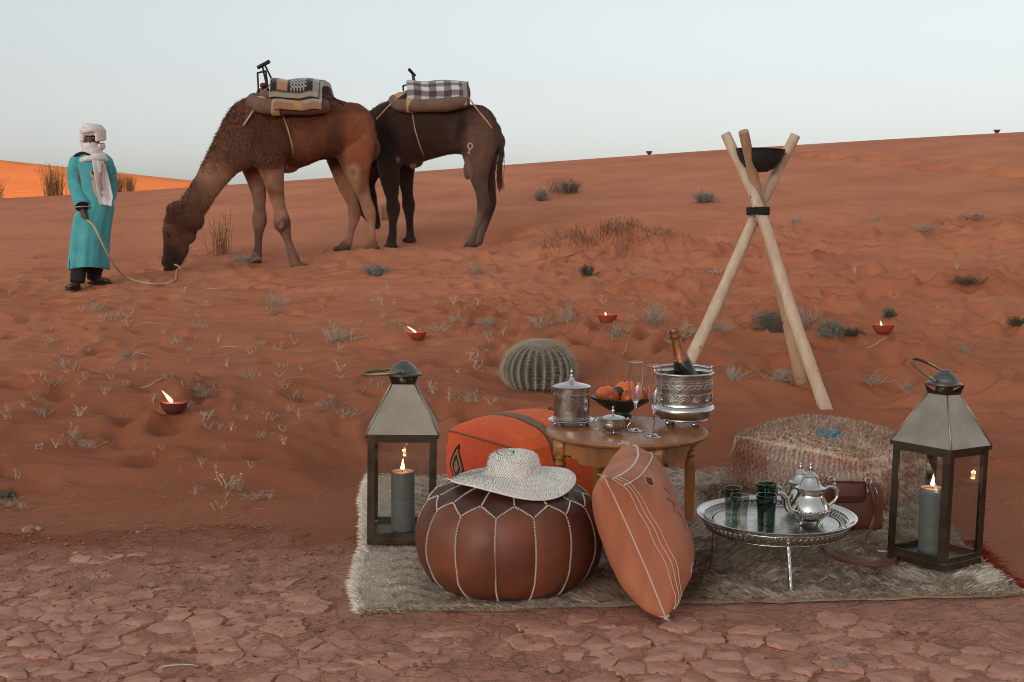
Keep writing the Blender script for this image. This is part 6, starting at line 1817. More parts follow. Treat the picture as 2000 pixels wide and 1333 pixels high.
# loose stalks lying on the sand
for px, py, L, a_, lb_ in ((275, 692, .16, .3, 'pale dry stalk lying on the sand above the lone lamp'), (258, 697, .16, .7, 'short pale dry stalk crossing a longer one'), (300, 634, .15, .05, 'long thin dry stalk lying below the lead rope'), (455, 680, .14, 0, 'short dry stalk lying on bare sand left of the flame'),
                           (300, 752, .12, .1, 'long thin dry stalk lying behind the lone lamp'), (1715, 672, .13, 0, 'short straight stick lying in front of the glowing lamp'), (1225, 676, .20, .8, 'bent brown twig lying behind the champagne flutes'), (420, 566, .18, -.2, 'dry stalk lying in front of the camel muzzle'),
                           (210, 588, .16, -.15, 'dry curved stalk lying at the feet of the man'), (350, 1310, .10, -.06, 'pale straw lying on the cracked mud at the lower left'), (600, 1185, .05, 1.4, 'short pale stick standing up from the mud left of the rug')):
    q = gp(px, py); mb = MB(); pts = []
    for i in range(6):
        t = (i / 5 - .5) * L; x, y = q.x + t * math.cos(a_), q.y + t * math.sin(a_) * 1.5
        pts.append(Vector((x, y, max(height(x, y), mud_z(x, y) if y < 4.2 and abs(x) < 3 else -9) + .003 + .006 * math.sin(math.pi * i / 5 * random.uniform(.6, 1)))))
    o = MB().tube(pts, [.0024, .0023, .0021, .0019, .0016, .0010], 5).build('dry_stalk', M_pale, smooth=True)
    tag(o, lb_, 'stalk', 'loose dry stalks on the ground')
# stones
M_stone = pmat('field_stone', (0.30, 0.17, 0.12), rough=0.9, var=(0.42, 0.27, 0.20), vscale=12, bump=0.6, bscale=60)
for px, py, r, lb_ in ((58, 1037, .022, 'rounded pale stone on the near sand at left'), (75, 1036, .017, 'darker stone touching a rounded pale stone'), (270, 1043, .008, 'tiny dark pebble left of the rug on the mud edge'), (300, 1152, .016, 'flat pale stone lying on the mud at left'), (185, 1225, .015, 'angular dark stone among the mud cracks'), (1628, 1290, .014, 'pale stone on cracked mud, upper of two'),
                       (1640, 1312, .017, 'pale stone on cracked mud, lower of two'), (1085, 1318, .016, 'brown clod of mud at the bottom edge'), (1518, 1236, .013, 'small grey pebble below the silver tray leg'), (150, 1087, .011, 'little black clod on the bare mud'), (460, 1190, .012, 'small round pebble left of the rug corner')):
    q = gp(px, py); bm = bmesh.new(); bmesh.ops.create_icosphere(bm, subdivisions=3, radius=1)
    for v_ in bm.verts:
        c = v_.co; n_ = float(vn(c.x * 1.7 + px, c.y * 1.7 + c.z * 1.3, 141)) - .5
        v_.co = Vector((c.x * r * 1.2, c.y * r * .95, c.z * r * .62)) * (1 + n_ * .5)
    me = bpy.data.meshes.new('stone'); bm.to_mesh(me); bm.free(); me.shade_smooth(); me.materials.append(M_stone)
    o = bpy.data.objects.new('stone', me); zz = max(height(q.x, q.y), mud_z(q.x, q.y) if q.y < 4.2 else -9)
    o.location = (q.x, q.y, zz + r * .28); o.rotation_euler[2] = random.uniform(0, 6); col.objects.link(o); tag(o, lb_, 'stone', 'stones on the ground')
# ------------------------------------------------------------------ bodies
from mathutils.bvhtree import BVHTree
def fuse(mb, voxel, smooth_it=6, smooth_f=0.5):
    """union of overlapping closed shapes as one continuous skin; returns verts, quads"""
    me = bpy.data.meshes.new('raw'); me.from_pydata([tuple(p) for p in mb.v], [], mb.f)
    o = bpy.data.objects.new('raw', me); col.objects.link(o)
    r = o.modifiers.new('r', 'REMESH'); r.mode = 'VOXEL'; r.voxel_size = voxel; r.adaptivity = 0
    s = o.modifiers.new('s', 'SMOOTH'); s.iterations = smooth_it; s.factor = smooth_f
    dg = bpy.context.evaluated_depsgraph_get()
    em = bpy.data.meshes.new_from_object(o.evaluated_get(dg))
    bpy.data.objects.remove(o); bpy.data.meshes.remove(me)
    v = np.empty(len(em.vertices) * 3, np.float32); em.vertices.foreach_get('co', v); v = v.reshape(-1, 3)
    f = [tuple(p.vertices) for p in em.polygons]
    bpy.data.meshes.remove(em)
    return v, f
def to_px(v):
    """photo pixel under which each point is seen"""
    d = np.asarray(v) - np.array([0, 0, CAMZ])
    dep = d[:, 1] * _cp - d[:, 2] * _sp; up = d[:, 1] * _sp + d[:, 2] * _cp
    return 1000 + F * d[:, 0] / dep, 666.5 - F * up / dep
def bvh_of(v, f): return BVHTree.FromPolygons([tuple(p) for p in v], f)
def hit(bv, px, py, off=0.01, Y=None):
    d = ray(px, py).normalized(); h = bv.ray_cast(Vector((0, 0, CAMZ)), d)
    if h[0] is None: return P(px, py, Y if Y else 14)
    return h[0] - d * off
def limb(mb, pts, Yf=None, n=14):
    """pts: px, py, distance, half thickness in px, half depth in m"""
    c = spline([tuple(P(a, b, Y)) + (r * MPP(Y), w) for a, b, Y, r, w in pts], max(6, len(pts) * 5))
    path = [Vector(q[:3]) for q in c]; rad = [(max(q[4], .006), max(q[3], .006)) for q in c]
    mb.tube(path, rad, n, ref=(0, 1, 0))
    for e in (0, -1): mb.sphere(path[e], (rad[e][1] * .98, rad[e][0] * .98, rad[e][1] * .98), 12, 8)
def fur(name, v, f, count, length_fn, colour_fn, parent, org, down=0.6, width=.006, seed=3):
    """hair: length_fn and colour_fn take photo pixel arrays; hair lies back along the coat"""
    r_ = np.random.default_rng(seed)
    v = np.asarray(v); tri = np.array([(q[0], q[i], q[i + 1]) for q in f for i in range(1, len(q) - 1)])
    a, b, c = v[tri[:, 0]], v[tri[:, 1]], v[tri[:, 2]]
    nrm = np.cross(b - a, c - a); ar = np.linalg.norm(nrm, axis=1); nrm = nrm / (ar[:, None] + 1e-12)
    pxm, pym = to_px((a + b + c) / 3)
    w = ar * np.clip(length_fn(pxm, pym), 0, 1) ** .35
    w = np.where(nrm[:, 1] > .65, w * .25, w)
    k = r_.choice(len(tri), count, p=w / w.sum())
    u1, u2 = r_.random(count), r_.random(count); sw = u1 + u2 > 1; u1[sw], u2[sw] = 1 - u1[sw], 1 - u2[sw]
    base = a[k] + (b[k] - a[k]) * u1[:, None] + (c[k] - a[k]) * u2[:, None]
    px, py = to_px(base)
    L = .050 * length_fn(px, py) * r_.uniform(.6, 1.2, count)
    n = nrm[k]
    d = n * (.40 + .30 * r_.random((count, 1))) + np.array([.25, 0, -down]) + r_.normal(0, .22, (count, 3))
    d /= np.linalg.norm(d, axis=1, keepdims=True)
    tip = base + d * L[:, None]
    cl = colour_fn(px, py) * r_.uniform(.72, 1.22, (count, 1))
    o = strands(name, base - org, tip - org, width * r_.uniform(.7, 1.3, count), M_fur, parent, cl)
    return o
M_coat = pmat('camel_coat', (0.75, 0.75, 0.75), rough=0.9, var=(1.2, 1.2, 1.2), vscale=9, attr='tint', bump=0.6, bscale=70, bdist=0.012, spec=0.2, sheen=0.15)
M_fur = pmat('camel_hair', (1, 1, 1), rough=0.85, attr='tint', spec=0.25)
M_hoof = pmat('camel_pad', (0.06, 0.04, 0.03), rough=0.8)
M_eye = pmat('dark_eye', (0.01, 0.008, 0.006), rough=0.12)
M_callus = pmat('callus', (0.28, 0.16, 0.12), rough=0.85, var=(0.20, 0.11, 0.08), vscale=30, bump=.4)
def blend_cols(px, py, base, spots):
    """coat pattern: base colour with soft patches (x, y, rx, ry, colour, strength)"""
    c = np.ones((len(px), 3)) * np.array(base)
    wob = 10 * (fbm(px / 18, py / 18, 161, 3) - .5)
    for x, y, rx, ry, k, s in spots:
        q = np.sqrt(((px - x + wob) / rx) ** 2 + ((py - y + wob) / ry) ** 2)
        w = (sstep(1.25, .55, q) * s)[:, None]
        c = c * (1 - w) + np.array(k) * w
    return c
def foot(mb, px, py, Y, fx, wide=.095):
    p = P(px, py, Y); z = height(p.x, p.y)
    c = Vector((p.x, p.y, z + .030))
    mb.sphere(c + Vector((fx * .025, 0, .004)), (.098, wide * .92, .038), 16, 8)
    for s in (-1, 1): mb.sphere(c + Vector((fx * .085, s * .036, -.004)), (.052, .036, .030), 10, 6)
    mb.sphere(c + Vector((-fx * .01, 0, .05)), (.056, .05, .06), 12, 8)

# ---- brown grazing camel
mb = MB(); YF, YR = 13.92, 14.38
def yc(px): return YF + (YR - YF) * (px - 500) / 215.0
tors = [(462, 292, 44, .17), (482, 276, 62, .23), (505, 264, 74, .27), (535, 258, 74, .31), (575, 256, 70, .35), (615, 251, 61, .345), (650, 252, 57, .31), (683, 264, 50, .265), (706, 282, 40, .20), (714, 290, 30, .15)]
limb(mb, [(x, y, yc(x), r, w) for x, y, r, w in tors], n=24)
limb(mb, [(520, 205, yc(520), 20, .12), (552, 190, yc(552), 24, .15), (585, 190, yc(585), 22, .15), (625, 206, yc(625), 18, .12)], n=18)      # hump
mb.sphere(P(683, 232, yc(683)), (.16, .22, .15), 16, 10)                                     # croup
limb(mb, [(500, 256, yc(500), 62, .22), (471, 275, 13.86, 48, .17), (443, 308, 13.80, 36, .13), (416, 345, 13.74, 29, .11), (395, 376, 13.70, 26, .10), (379, 399, 13.68, 25, .095), (367, 414, 13.68, 25, .092)], n=20)
limb(mb, [(366, 412, 13.68, 27, .10), (352, 432, 13.68, 30, .105), (344, 455, 13.68, 26, .095), (339, 478, 13.69, 20, .078), (335, 498, 13.70, 16.5, .068), (332, 513, 13.70, 15, .064), (331, 523, 13.70, 11, .056)], n=18)
mb.sphere(P(378, 430, 13.68), (.11, .085, .12), 14, 10); mb.sphere(P(366, 458, 13.68), (.10, .07, .12), 12, 8); mb.sphere(P(355, 478, 13.69), (.075, .06, .10), 12, 8)          # cheek and jaw
for s in (-1, 1): mb.sphere(P(328, 449, 13.68 + s * .065), (.062, .045, .055), 12, 8)                                  # brows
mb.sphere(P(341, 410, 13.68), (.09, .085, .08), 12, 8)                                                                 # poll
mb.sphere(P(322, 512, 13.70), (.040, .056, .058), 10, 8); mb.sphere(P(326, 527, 13.70), (.042, .05, .035), 10, 8)        # nose, upper lip
mb.sphere(P(341, 522, 13.70), (.045, .045, .045), 10, 8); limb(mb, [(356, 486, 13.69, 14, .055), (348, 506, 13.70, 11, .048), (342, 520, 13.70, 9, .045)])      # lower jaw
for s in (-1, 1):
    e0 = P(352, 412, 13.68 + s * .10); mb.tube([e0, e0 + Vector((-.03, s * .05, .06)), e0 + Vector((-.045, s * .07, .13))], [(.022, .03), (.022, .034), (.006, .008)], 10, ref=(0, 1, 0))
NF, FFr, NH, FH = FEET['c1']
limb(mb, [(524, 278, 13.76, 42, .10), (528, 315, 13.73, 30, .10), (533, 345, 13.72, 22, .085), (540, 380, 13.72, 15, .065), (547, 410, 13.73, 12.5, .058), (551, 432, 13.73, 16, .074), (556, 449, 13.74, 12.5, .058), (560, 463, 13.74, 8.5, .042), (567, 484, 13.74, 8, .040), (573, 502, 13.75, 10.5, .050), (576, 513, 13.75, 10.5, .052)])
mb.sphere(P(547, 438, 13.70), (.075, .07, .085), 12, 8)
limb(mb, [(500, 288, 14.05, 40, .10), (498, 325, 14.07, 28, .09), (502, 352, 14.08, 20, .075), (506, 385, 14.08, 13.5, .06), (507, 408, 14.08, 11.5, .055), (507, 430, 14.08, 15, .068), (506, 446, 14.08, 11, .052), (505, 460, 14.08, 8, .042), (504, 482, 14.08, 7.5, .040), (501, 500, 14.08, 11, .05), (499, 508, 14.08, 11, .05)])
limb(mb, [(684, 250, 14.26, 50, .14), (692, 290, 14.22, 40, .13), (696, 322, 14.20, 30, .11), (701, 352, 14.20, 20, .085), (712, 386, 14.21, 12.5, .056), (720, 410, 14.22, 13, .058), (724, 424, 14.22, 11, .05), (726, 440, 14.22, 7, .038), (727, 460, 14.22, 6.5, .036), (727, 474, 14.22, 9, .046), (728, 480, 14.22, 10, .05)])
limb(mb, [(672, 255, 14.50, 44, .13), (668, 300, 14.52, 34, .12), (672, 336, 14.53, 24, .10), (679, 368, 14.53, 17, .07), (688, 396, 14.52, 11.5, .055), (692, 416, 14.52, 13, .058), (691, 430, 14.52, 10.5, .05), (687, 447, 14.52, 7, .04), (683, 463, 14.52, 6.8, .038), (678, 476, 14.52, 10, .048), (674, 484, 14.52, 11, .05)])
foot(mb, *NF, 1); foot(mb, *FFr, -1); foot(mb, *NH, -.3); foot(mb, *FH, -1)
mb.sphere(P(560, 326, yc(560)), (.14, .13, .075), 14, 8)                                      # chest pad
cv, cf = fuse(mb, .016, 4)
px, py = to_px(cv)
DK, BR, HN, NK, TN, GR = (.105, .045, .029), (.180, .066, .036), (.300, .100, .047), (.34, .185, .115), (.34, .19, .125), (.16, .10, .075)
C1S = [(q[0], q[1], q[2], q[3], tuple(1.22 * v_ for v_ in q[4]), q[5]) for q in [(600, 240, 80, 70, BR, .9), (515, 270, 45, 62, DK, .55), (465, 255, 35, 60, (.14, .064, .042), .8), (560, 220, 60, 36, (.14, .056, .033), .8), (700, 280, 34, 75, HN, .75), (655, 290, 20, 60, (.09, .036, .024), .75), (600, 280, 40, 24, (.20, .085, .05), .5),
       (420, 350, 34, 50, NK, .75), (400, 372, 18, 40, (.20, .10, .06), .4), (440, 300, 22, 40, (.24, .12, .075), .5), (372, 395, 38, 34, (.18, .092, .060), .7), (408, 410, 14, 26, NK, .6), (348, 470, 34, 56, (.115, .052, .036), .85), (332, 500, 26, 40, (.03, .016, .013), .9), (385, 455, 24, 28, (.11, .05, .034), .6),
       (556, 350, 50, 26, TN, .5), (545, 405, 30, 26, TN, .8), (568, 490, 26, 40, (.20, .115, .08), .8), (553, 440, 14, 14, (.10, .06, .045), .7), (504, 400, 22, 60, (.26, .15, .10), .8), (503, 480, 18, 36, (.13, .075, .055), .8), (690, 338, 14, 18, (.33, .19, .13), .8), (672, 380, 34, 50, (.34, .18, .11), .8), (722, 420, 22, 60, (.36, .19, .115), .8), (688, 455, 24, 40, (.36, .20, .13), .7), (668, 488, 24, 14, (.08, .05, .04), .9), (728, 488, 18, 16, (.14, .08, .06), .8), (440, 310, 60, 80, (.25, .125, .075), .55), (415, 355, 40, 56, (.36, .20, .125), .55), (375, 405, 36, 34, (.27, .145, .092), .6), (352, 455, 34, 40, (.19, .092, .06), .5), (515, 270, 45, 70, (.19, .080, .047), .5)]]
camel1_o = P(600, 505, 14.15); camel1_o.z = height(camel1_o.x, camel1_o.y)
camel1 = mesh_np('camel', cv - np.array(camel1_o), cf, M_coat, smooth=True, loc=camel1_o, attr={'tint': blend_cols(px, py, BR, C1S)})
tag(camel1, 'reddish brown saddled camel grazing with its head down to the sand', 'camel')
bv1 = bvh_of(cv, cf)
def len1(px, py):
    l = .30 + 0 * px
    l = np.maximum(l, 1.0 * sstep(520, 440, px) * sstep(360, 300, py)); l = np.maximum(l, .85 * sstep(1.2, .6, np.hypot((px - 520) / 55, (py - 270) / 80)))
    l = np.maximum(l, .75 * sstep(1.2, .5, np.hypot((px - 370) / 60, (py - 400) / 70))); l = np.maximum(l, .55 * sstep(1.2, .6, np.hypot((px - 590) / 70, (py - 220) / 40)))
    l = np.where((py > 330) & (px > 470), .16, l); l = np.where((py > 470) & (px < 400), .18, l); l = np.where((px > 640) & (py > 220), .16, l)
    return l
fur('coat_hair', cv, cf, 60000, len1, lambda a, b: blend_cols(a, b, BR, C1S), camel1, np.array(camel1_o))
def child_tube(name, pts, r, mat, parent, org, n=8, smooth=True):
    return MB().tube([Vector(p) - org for p in pts], r, n).build(name, mat, parent, smooth=smooth)
e = hit(bv1, 331, 462, -.008); MB().sphere(e - camel1_o, .020, 10, 7).build('eye', M_eye, camel1, smooth=True)
e = hit(bv1, 323, 513, -.004); MB().sphere(e - camel1_o, (.010, .006, .016), 8, 6).build('nostril', M_eye, camel1, smooth=True)
for a, b, rr in ((690, 334, .055), (549, 440, .050), (556, 322, .06)):
    e = hit(bv1, a, b, -.016); MB().sphere(e - camel1_o, (rr * .8, .022, rr), 12, 8).build('callus', M_callus, camel1, smooth=True)
tl = [P(714, 262, 14.46), P(718, 285, 14.47), P(719, 315, 14.46), P(717, 345, 14.45), P(719, 372, 14.45)]
child_tube('tail', spline(tl, 16), [.035 - .02 * i / 15 for i in range(16)], M_coat, camel1, camel1_o).data.color_attributes.new('tint', 'FLOAT_COLOR', 'POINT')
for d_ in camel1.children[-1].data.color_attributes['tint'].data: d_.color = (.16, .06, .035, 1)

# ---- dark camel
mb = MB(); Y2F, Y2R = 15.48, 15.22
def yc2(px): return Y2F + (Y2R - Y2F) * (px - 770) / 180.0
limb(mb, [(742, 282, yc2(742), 46, .18), (760, 266, yc2(760), 60, .24), (785, 258, yc2(785), 64, .30), (820, 252, yc2(820), 62, .345), (860, 248, yc2(860), 56, .345), (895, 250, yc2(895), 50, .30), (925, 258, yc2(925), 46, .26), (950, 268, yc2(950), 36, .21), (962, 278, yc2(962), 26, .15)], n=24)
limb(mb, [(785, 204, yc2(785), 18, .12), (815, 192, yc2(815), 22, .15), (850, 190, yc2(850), 22, .15), (890, 204, yc2(890), 18, .13)], n=18)
mb.sphere(P(930, 232, yc2(930)), (.17, .23, .16), 16, 10)
limb(mb, [(765, 258, 15.48, 56, .21), (742, 280, 15.52, 46, .17), (724, 308, 15.58, 36, .14), (710, 338, 15.62, 30, .12), (704, 364, 15.64, 27, .11), (707, 384, 15.65, 25, .105)], n=18)
limb(mb, [(708, 378, 15.65, 26, .11), (714, 396, 15.65, 24, .10), (722, 414, 15.66, 18, .08), (730, 430, 15.66, 13, .066), (735, 440, 15.66, 9, .055)], n=16)
for s in (-1, 1):
    e0 = P(722, 380, 15.65 + s * .09); mb.tube([e0, e0 + Vector((.05, s * .04, .05)), e0 + Vector((.07, s * .05, .11))], [(.02, .028), (.02, .03), (.006, .008)], 10, ref=(0, 1, 0))
NF, FFr, NH, FH = FEET['c2']
limb(mb, [(770, 280, 15.32, 38, .10), (762, 312, 15.30, 28, .095), (760, 335, 15.29, 22, .085), (764, 370, 15.29, 16, .07), (766, 388, 15.30, 12, .06), (768, 408, 15.30, 14, .066), (768, 424, 15.30, 10.5, .05), (767, 438, 15.30, 8, .042), (767, 455, 15.30, 8, .042), (765, 468, 15.30, 9.5, .048), (764, 477, 15.30, 10, .05)])
limb(mb, [(785, 290, 15.60, 34, .10), (790, 325, 15.62, 22, .085), (793, 355, 15.62, 14.5, .068), (796, 382, 15.62, 11, .056), (798, 402, 15.62, 13, .062), (799, 418, 15.62, 9.5, .048), (800, 433, 15.62, 7.5, .04), (801, 450, 15.62, 7.5, .042), (801, 462, 15.62, 9, .047)])
limb(mb, [(928, 250, 15.12, 46, .14), (934, 290, 15.06, 36, .13), (934, 322, 15.04, 26, .105), (936, 350, 15.04, 18, .08), (941, 376, 15.04, 12.5, .056), (944, 398, 15.05, 13, .058), (941, 414, 15.05, 10, .048), (935, 432, 15.05, 7, .038), (927, 454, 15.05, 6.5, .037), (920, 474, 15.05, 8.5, .046), (914, 486, 15.05, 9.5, .05)])
limb(mb, [(940, 265, 15.34, 38, .13), (946, 305, 15.38, 28, .11), (950, 340, 15.38, 18, .085), (956, 375, 15.38, 13, .06), (958, 398, 15.38, 11.5, .055), (952, 424, 15.38, 8.5, .046), (942, 452, 15.38, 7.5, .042), (935, 472, 15.38, 8.5, .046)])
mb.sphere(P(806, 318, yc2(806)), (.13, .12, .07), 14, 8)
mb.sphere(P(913, 332, 15.22), (.055, .09, .13), 10, 8)
foot(mb, *NF, -.5); foot(mb, *FFr, -.2); foot(mb, *NH, -1); foot(mb, *FH, -1)
dv, df = fuse(mb, .017, 4)
px, py = to_px(dv)
DB = (.080, .042, .032)
C2S = [(745, 280, 34, 60, (.032, .019, .016), .85), (768, 225, 30, 30, (.05, .028, .02), .7), (830, 250, 60, 50, (.055, .028, .02), .8), (905, 262, 16, 45, (.03, .017, .014), .8), (940, 290, 36, 70, (.150, .080, .055), .85), (940, 375, 24, 40, (.115, .070, .052), .8), (928, 445, 24, 40, (.17, .115, .088), .85), (912, 330, 10, 22, (.24, .14, .10), .8), (764, 350, 30, 70, (.05, .03, .024), .8), (766, 450, 26, 50, (.045, .03, .025), .8), (800, 400, 24, 80, (.036, .023, .02), .85),
       (908, 494, 18, 10, (.14, .085, .06), .8), (820, 318, 30, 10, (.12, .07, .05), .6), (715, 400, 40, 60, (.030, .016, .012), .9)]
camel2_o = P(850, 492, 15.3); camel2_o.z = height(camel2_o.x, camel2_o.y)
camel2 = mesh_np('camel', dv - np.array(camel2_o), df, M_coat, smooth=True, loc=camel2_o, attr={'tint': blend_cols(px, py, DB, C2S)})
tag(camel2, 'dark brown saddled camel standing behind the grazing one, pale brand on haunch', 'camel')
bv2 = bvh_of(dv, df)
def len2(px, py):
    l = .26 + 0 * px
    l = np.maximum(l, .9 * sstep(800, 745, px) * sstep(340, 290, py)); l = np.maximum(l, .45 * sstep(1.2, .6, np.hypot((px - 840) / 70, (py - 225) / 40)))
    l = np.where((py > 330) & (px > 740), .22, l); l = np.where((px > 905) & (py > 215), .13, l)
    return l
fur('coat_hair', dv, df, 26000, len2, lambda a, b: blend_cols(a, b, DB, C2S), camel2, np.array(camel2_o), seed=5)
for a, b, rr in ((776, 312, .05), (806, 322, .06)):
    e = hit(bv2, a, b, -.014); MB().sphere(e - camel2_o, (rr * .8, .022, rr), 12, 8).build('callus', M_callus, camel2, smooth=True)
M_brand = pmat('bare_brand_skin', (0.50, 0.32, 0.20), rough=0.9)
bm_ = MB()
ring = [hit(bv2, 918.5 + 4.6 * math.cos(t), 286 + 5.6 * math.sin(t), -.001) - camel2_o for t in np.linspace(0, 6.283, 19)[:-1]]
bm_.tube(ring, .0115, 6, closed=True); bm_.tube([hit(bv2, 917.5, 291, -.001) - camel2_o, hit(bv2, 916.5, 300, -.001) - camel2_o], .013, 6); bm_.tube([hit(bv2, 913.5, 299, -.001) - camel2_o, hit(bv2, 919, 300, -.001) - camel2_o], .010, 6)
bm_.build('brand_mark', M_brand, camel2, smooth=True)
tl = [P(966, 262, 15.16), P(974, 275, 15.14), P(979, 300, 15.13), P(976, 325, 15.13), P(976, 345, 15.13)]
child_tube('tail', spline(tl, 16), [.045 - .018 * i / 15 for i in range(16)], M_coat, camel2, camel2_o)
ca_ = camel2.children[-1].data.color_attributes.new('tint', 'FLOAT_COLOR', 'POINT')
for d_ in ca_.data: d_.color = (.055, .032, .024, 1)
N_ = 900; tt_ = rng.random(N_); sp_ = np.array(spline(tl + [P(977, 362, 15.13)], 60)); ix = (tt_ * 59).astype(int)
b_ = sp_[ix] + rng.normal(0, .018, (N_, 3)); t_ = b_ + np.stack([rng.normal(0, .014, N_), rng.normal(0, .01, N_), -rng.uniform(.05, .13, N_)], 1)
mixw = np.clip((tt_ - .6) / .4, 0, 1)[:, None]
strands('tail_hair', b_ - np.array(camel2_o), t_ - np.array(camel2_o), rng.uniform(.004, .008, N_), M_fur, camel2, (np.array([.05, .03, .022]) * (1 - mixw) + np.array([.16, .05, .03]) * mixw) * rng.uniform(.7, 1.3, (N_, 1)))

# ------------------------------------------------------------------ saddles
M_felt = pmat('brown_felt', (0.145, 0.085, 0.060), rough=0.95, var=(0.20, 0.125, 0.09), vscale=10, bump=0.5, bscale=60, bdist=.006)
M_tanfelt = pmat('tan_felt', (0.46, 0.27, 0.15), rough=0.95, var=(0.55, 0.35, 0.21), vscale=12)
M_iron = pmat('saddle_iron', (0.016, 0.015, 0.015), rough=0.5)
M_rope = pmat('hemp_rope', (0.52, 0.35, 0.23), rough=0.9, var=(0.62, 0.45, 0.32), vscale=40, bump=.5, bscale=120)
M_redc = pmat('red_cloth', (0.22, 0.02, 0.03), rough=0.9)
M_cloth = pmat('woven_blanket', (0.85, 0.85, 0.85), rough=0.95, attr='tint', var=(1.1, 1.1, 1.1), vscale=40, bump=.4, bscale=200, bdist=.003, sheen=.3)
def pad_roll(pts, r, mat, t, org, name='pad_roll', n=12):
    c = [Vector(p) - org for p in spline(pts, 40)]
    return MB().tube(c, [r * (1 + .05 * math.sin(i * .8)) * (.8 if i in (0, 39) else 1) for i in range(40)], n).build(name, mat, t, smooth=True)
def drape(t, name, px0, px1, row_near, row_top, Yc_fn, wid, pattern, org, thick=.022, far_frac=.8, n=46, m=40, sag=4, bulge=0.0, edge_rows=None):
    """folded blanket laid over the hump, from near hem over the top to the far hem"""
    V_, C_ = [], []
    for lay in (1, 0):
        for i in range(n + 1):
            u = i / n; px = px0 + (px1 - px0) * u
            for j in range(m + 1):
                v = j / m; a = -math.pi / 2 * 1.0 + math.pi * (v * (.5 + .5 * far_frac))
                Y = Yc_fn(px) + (wid + lay * thick) * (math.sin(a) if a < 0 else math.sin(a)) * (1 + .12 * math.cos(a * 2))
                zt = P(px, row_top(u) if callable(row_top) else row_top, Yc_fn(px)).z; zb = P(px, row_near, Yc_fn(px) - wid).z
                z = zb + (zt - zb) * math.cos(a) ** .65 if abs(a) < math.pi / 2 - 1e-4 else zb
                z += lay * thick * math.cos(a) + .010 * math.sin(u * 9 + v * 5) + sag * .001 * math.sin(u * 17) * (1 - v)
                X = P(px, 200, Yc_fn(px)).x
                V_.append(Vector((X + .008 * math.sin(v * 14), Y, z)) - org); C_.append(pattern(u, v))
    F_ = []; k = (n + 1) * (m + 1)
    for i in range(n):
        for j in range(m):
            q = (i * (m + 1) + j, (i + 1) * (m + 1) + j, (i + 1) * (m + 1) + j + 1, i * (m + 1) + j + 1); F_.append(q[::-1]); F_.append(tuple(x + k for x in q))
    bd = [i * (m + 1) for i in range(n)] + [n * (m + 1) + j for j in range(m)] + [i * (m + 1) + m for i in range(n, 0, -1)] + [j for j in range(m, 0, -1)]
    for a, b in zip(bd, bd[1:] + bd[:1]): F_.append((a, b, b + k, a + k))
    return MB().add(V_, F_).build(name, M_cloth, t, smooth=50, attr={'tint': np.array(C_)})
# saddle of the brown camel
def S(px, py, dy): return P(px, py, yc(px) + dy)
so = S(575, 200, 0)
sad = empty('camel_saddle', so); tag(sad, 'padded saddle with black metal T handle on the brown camel', 'saddle')
pad_roll([S(640, 207, .37), S(560, 205, .38), S(515, 203, .30), S(497, 197, .0), S(508, 206, -.30), S(545, 210, -.385), S(600, 210, -.39), S(640, 207, -.37)], .088, M_felt, sad, so)
pad_roll([S(540, 188, -.33), S(520, 186, -.26), S(510, 182, 0), S(520, 186, .26), S(545, 188, .33)], .055, M_felt, sad, so, 'front_roll')
for px_ in (540,):
    ring = [S(px_, 210, -.385) - so + Vector((0, math.cos(t) * .093, math.sin(t) * .093)) for t in np.linspace(0, 6.283, 21)[:-1]]
    MB().tube(ring, [(.05, .006)] * 20, 8, closed=True, ref=(1, 0, 0)).build('tan_band', M_tanfelt, sad, smooth=True)
for px_, py_, dy, sx2 in ((512, 195, -.26, .10), (530, 186, -.28, .11), (520, 203, -.30, .08)):
    MB().sphere(S(px_, py_, dy) - so, (sx2, .05, .045), 12, 8).build('tan_wrap', M_tanfelt, sad, smooth=True)
MB().sphere(S(516, 168, -.1) - so, (.05, .10, .035), 10, 7).build('red_tie', M_redc, sad, smooth=True)
for pp in (((526, 192, -.12), (512, 127, -.02)), ((538, 170, -.05), (517, 127, -.02)), ((505, 181, -.18), (503, 143, -.10)), ((503, 143, -.10), (519, 139, -.08)), ((505, 181, .18), (503, 146, .10)), ((519, 139, -.08), (526, 192, .12)), ((503, 143, -.10), (503, 146, .10))):
    MB().tube([S(*pp[0]) - so, S(*pp[1]) - so], .011, 8).build('frame_bar', M_iron, sad, smooth=True)
MB().tube([S(503.5, 132.5, -.04) - so, S(526, 120.5, .0) - so], .023, 10).build('grip_bar', M_iron, sad, smooth=True)
def rope_on(bv, pts, r, t, org, name='tie_rope', off=.012):
    c = [hit(bv, a, b, off) - org for a, b in [tuple(q) for q in spline(pts, 22)]]
    return MB().tube(c, r, 6).build(name, M_rope, t, smooth=True)
MB().tube([S(524, 168, -.12) - so] + [hit(bv1, a, b, .05) - so for a, b in ((503, 203), (493, 219), (475, 246))], .011, 6).build('tie_rope', M_rope, sad, smooth=True)
c = [S(526, 166, -.14) - so, S(537, 190, -.46) - so] + [hit(bv1, a, b, .012) - so for a, b in ((552, 224), (562, 252), (569, 278), (573, 300))]
MB().tube(c, .010, 6).build('girth_rope', M_rope, sad, smooth=True)
MB().tube([S(640, 182, -.18) - so, S(655, 193, -.12) - so, hit(bv1, 672, 206, .012) - so], .009, 6).build('crupper_cord', M_iron, sad, smooth=True)
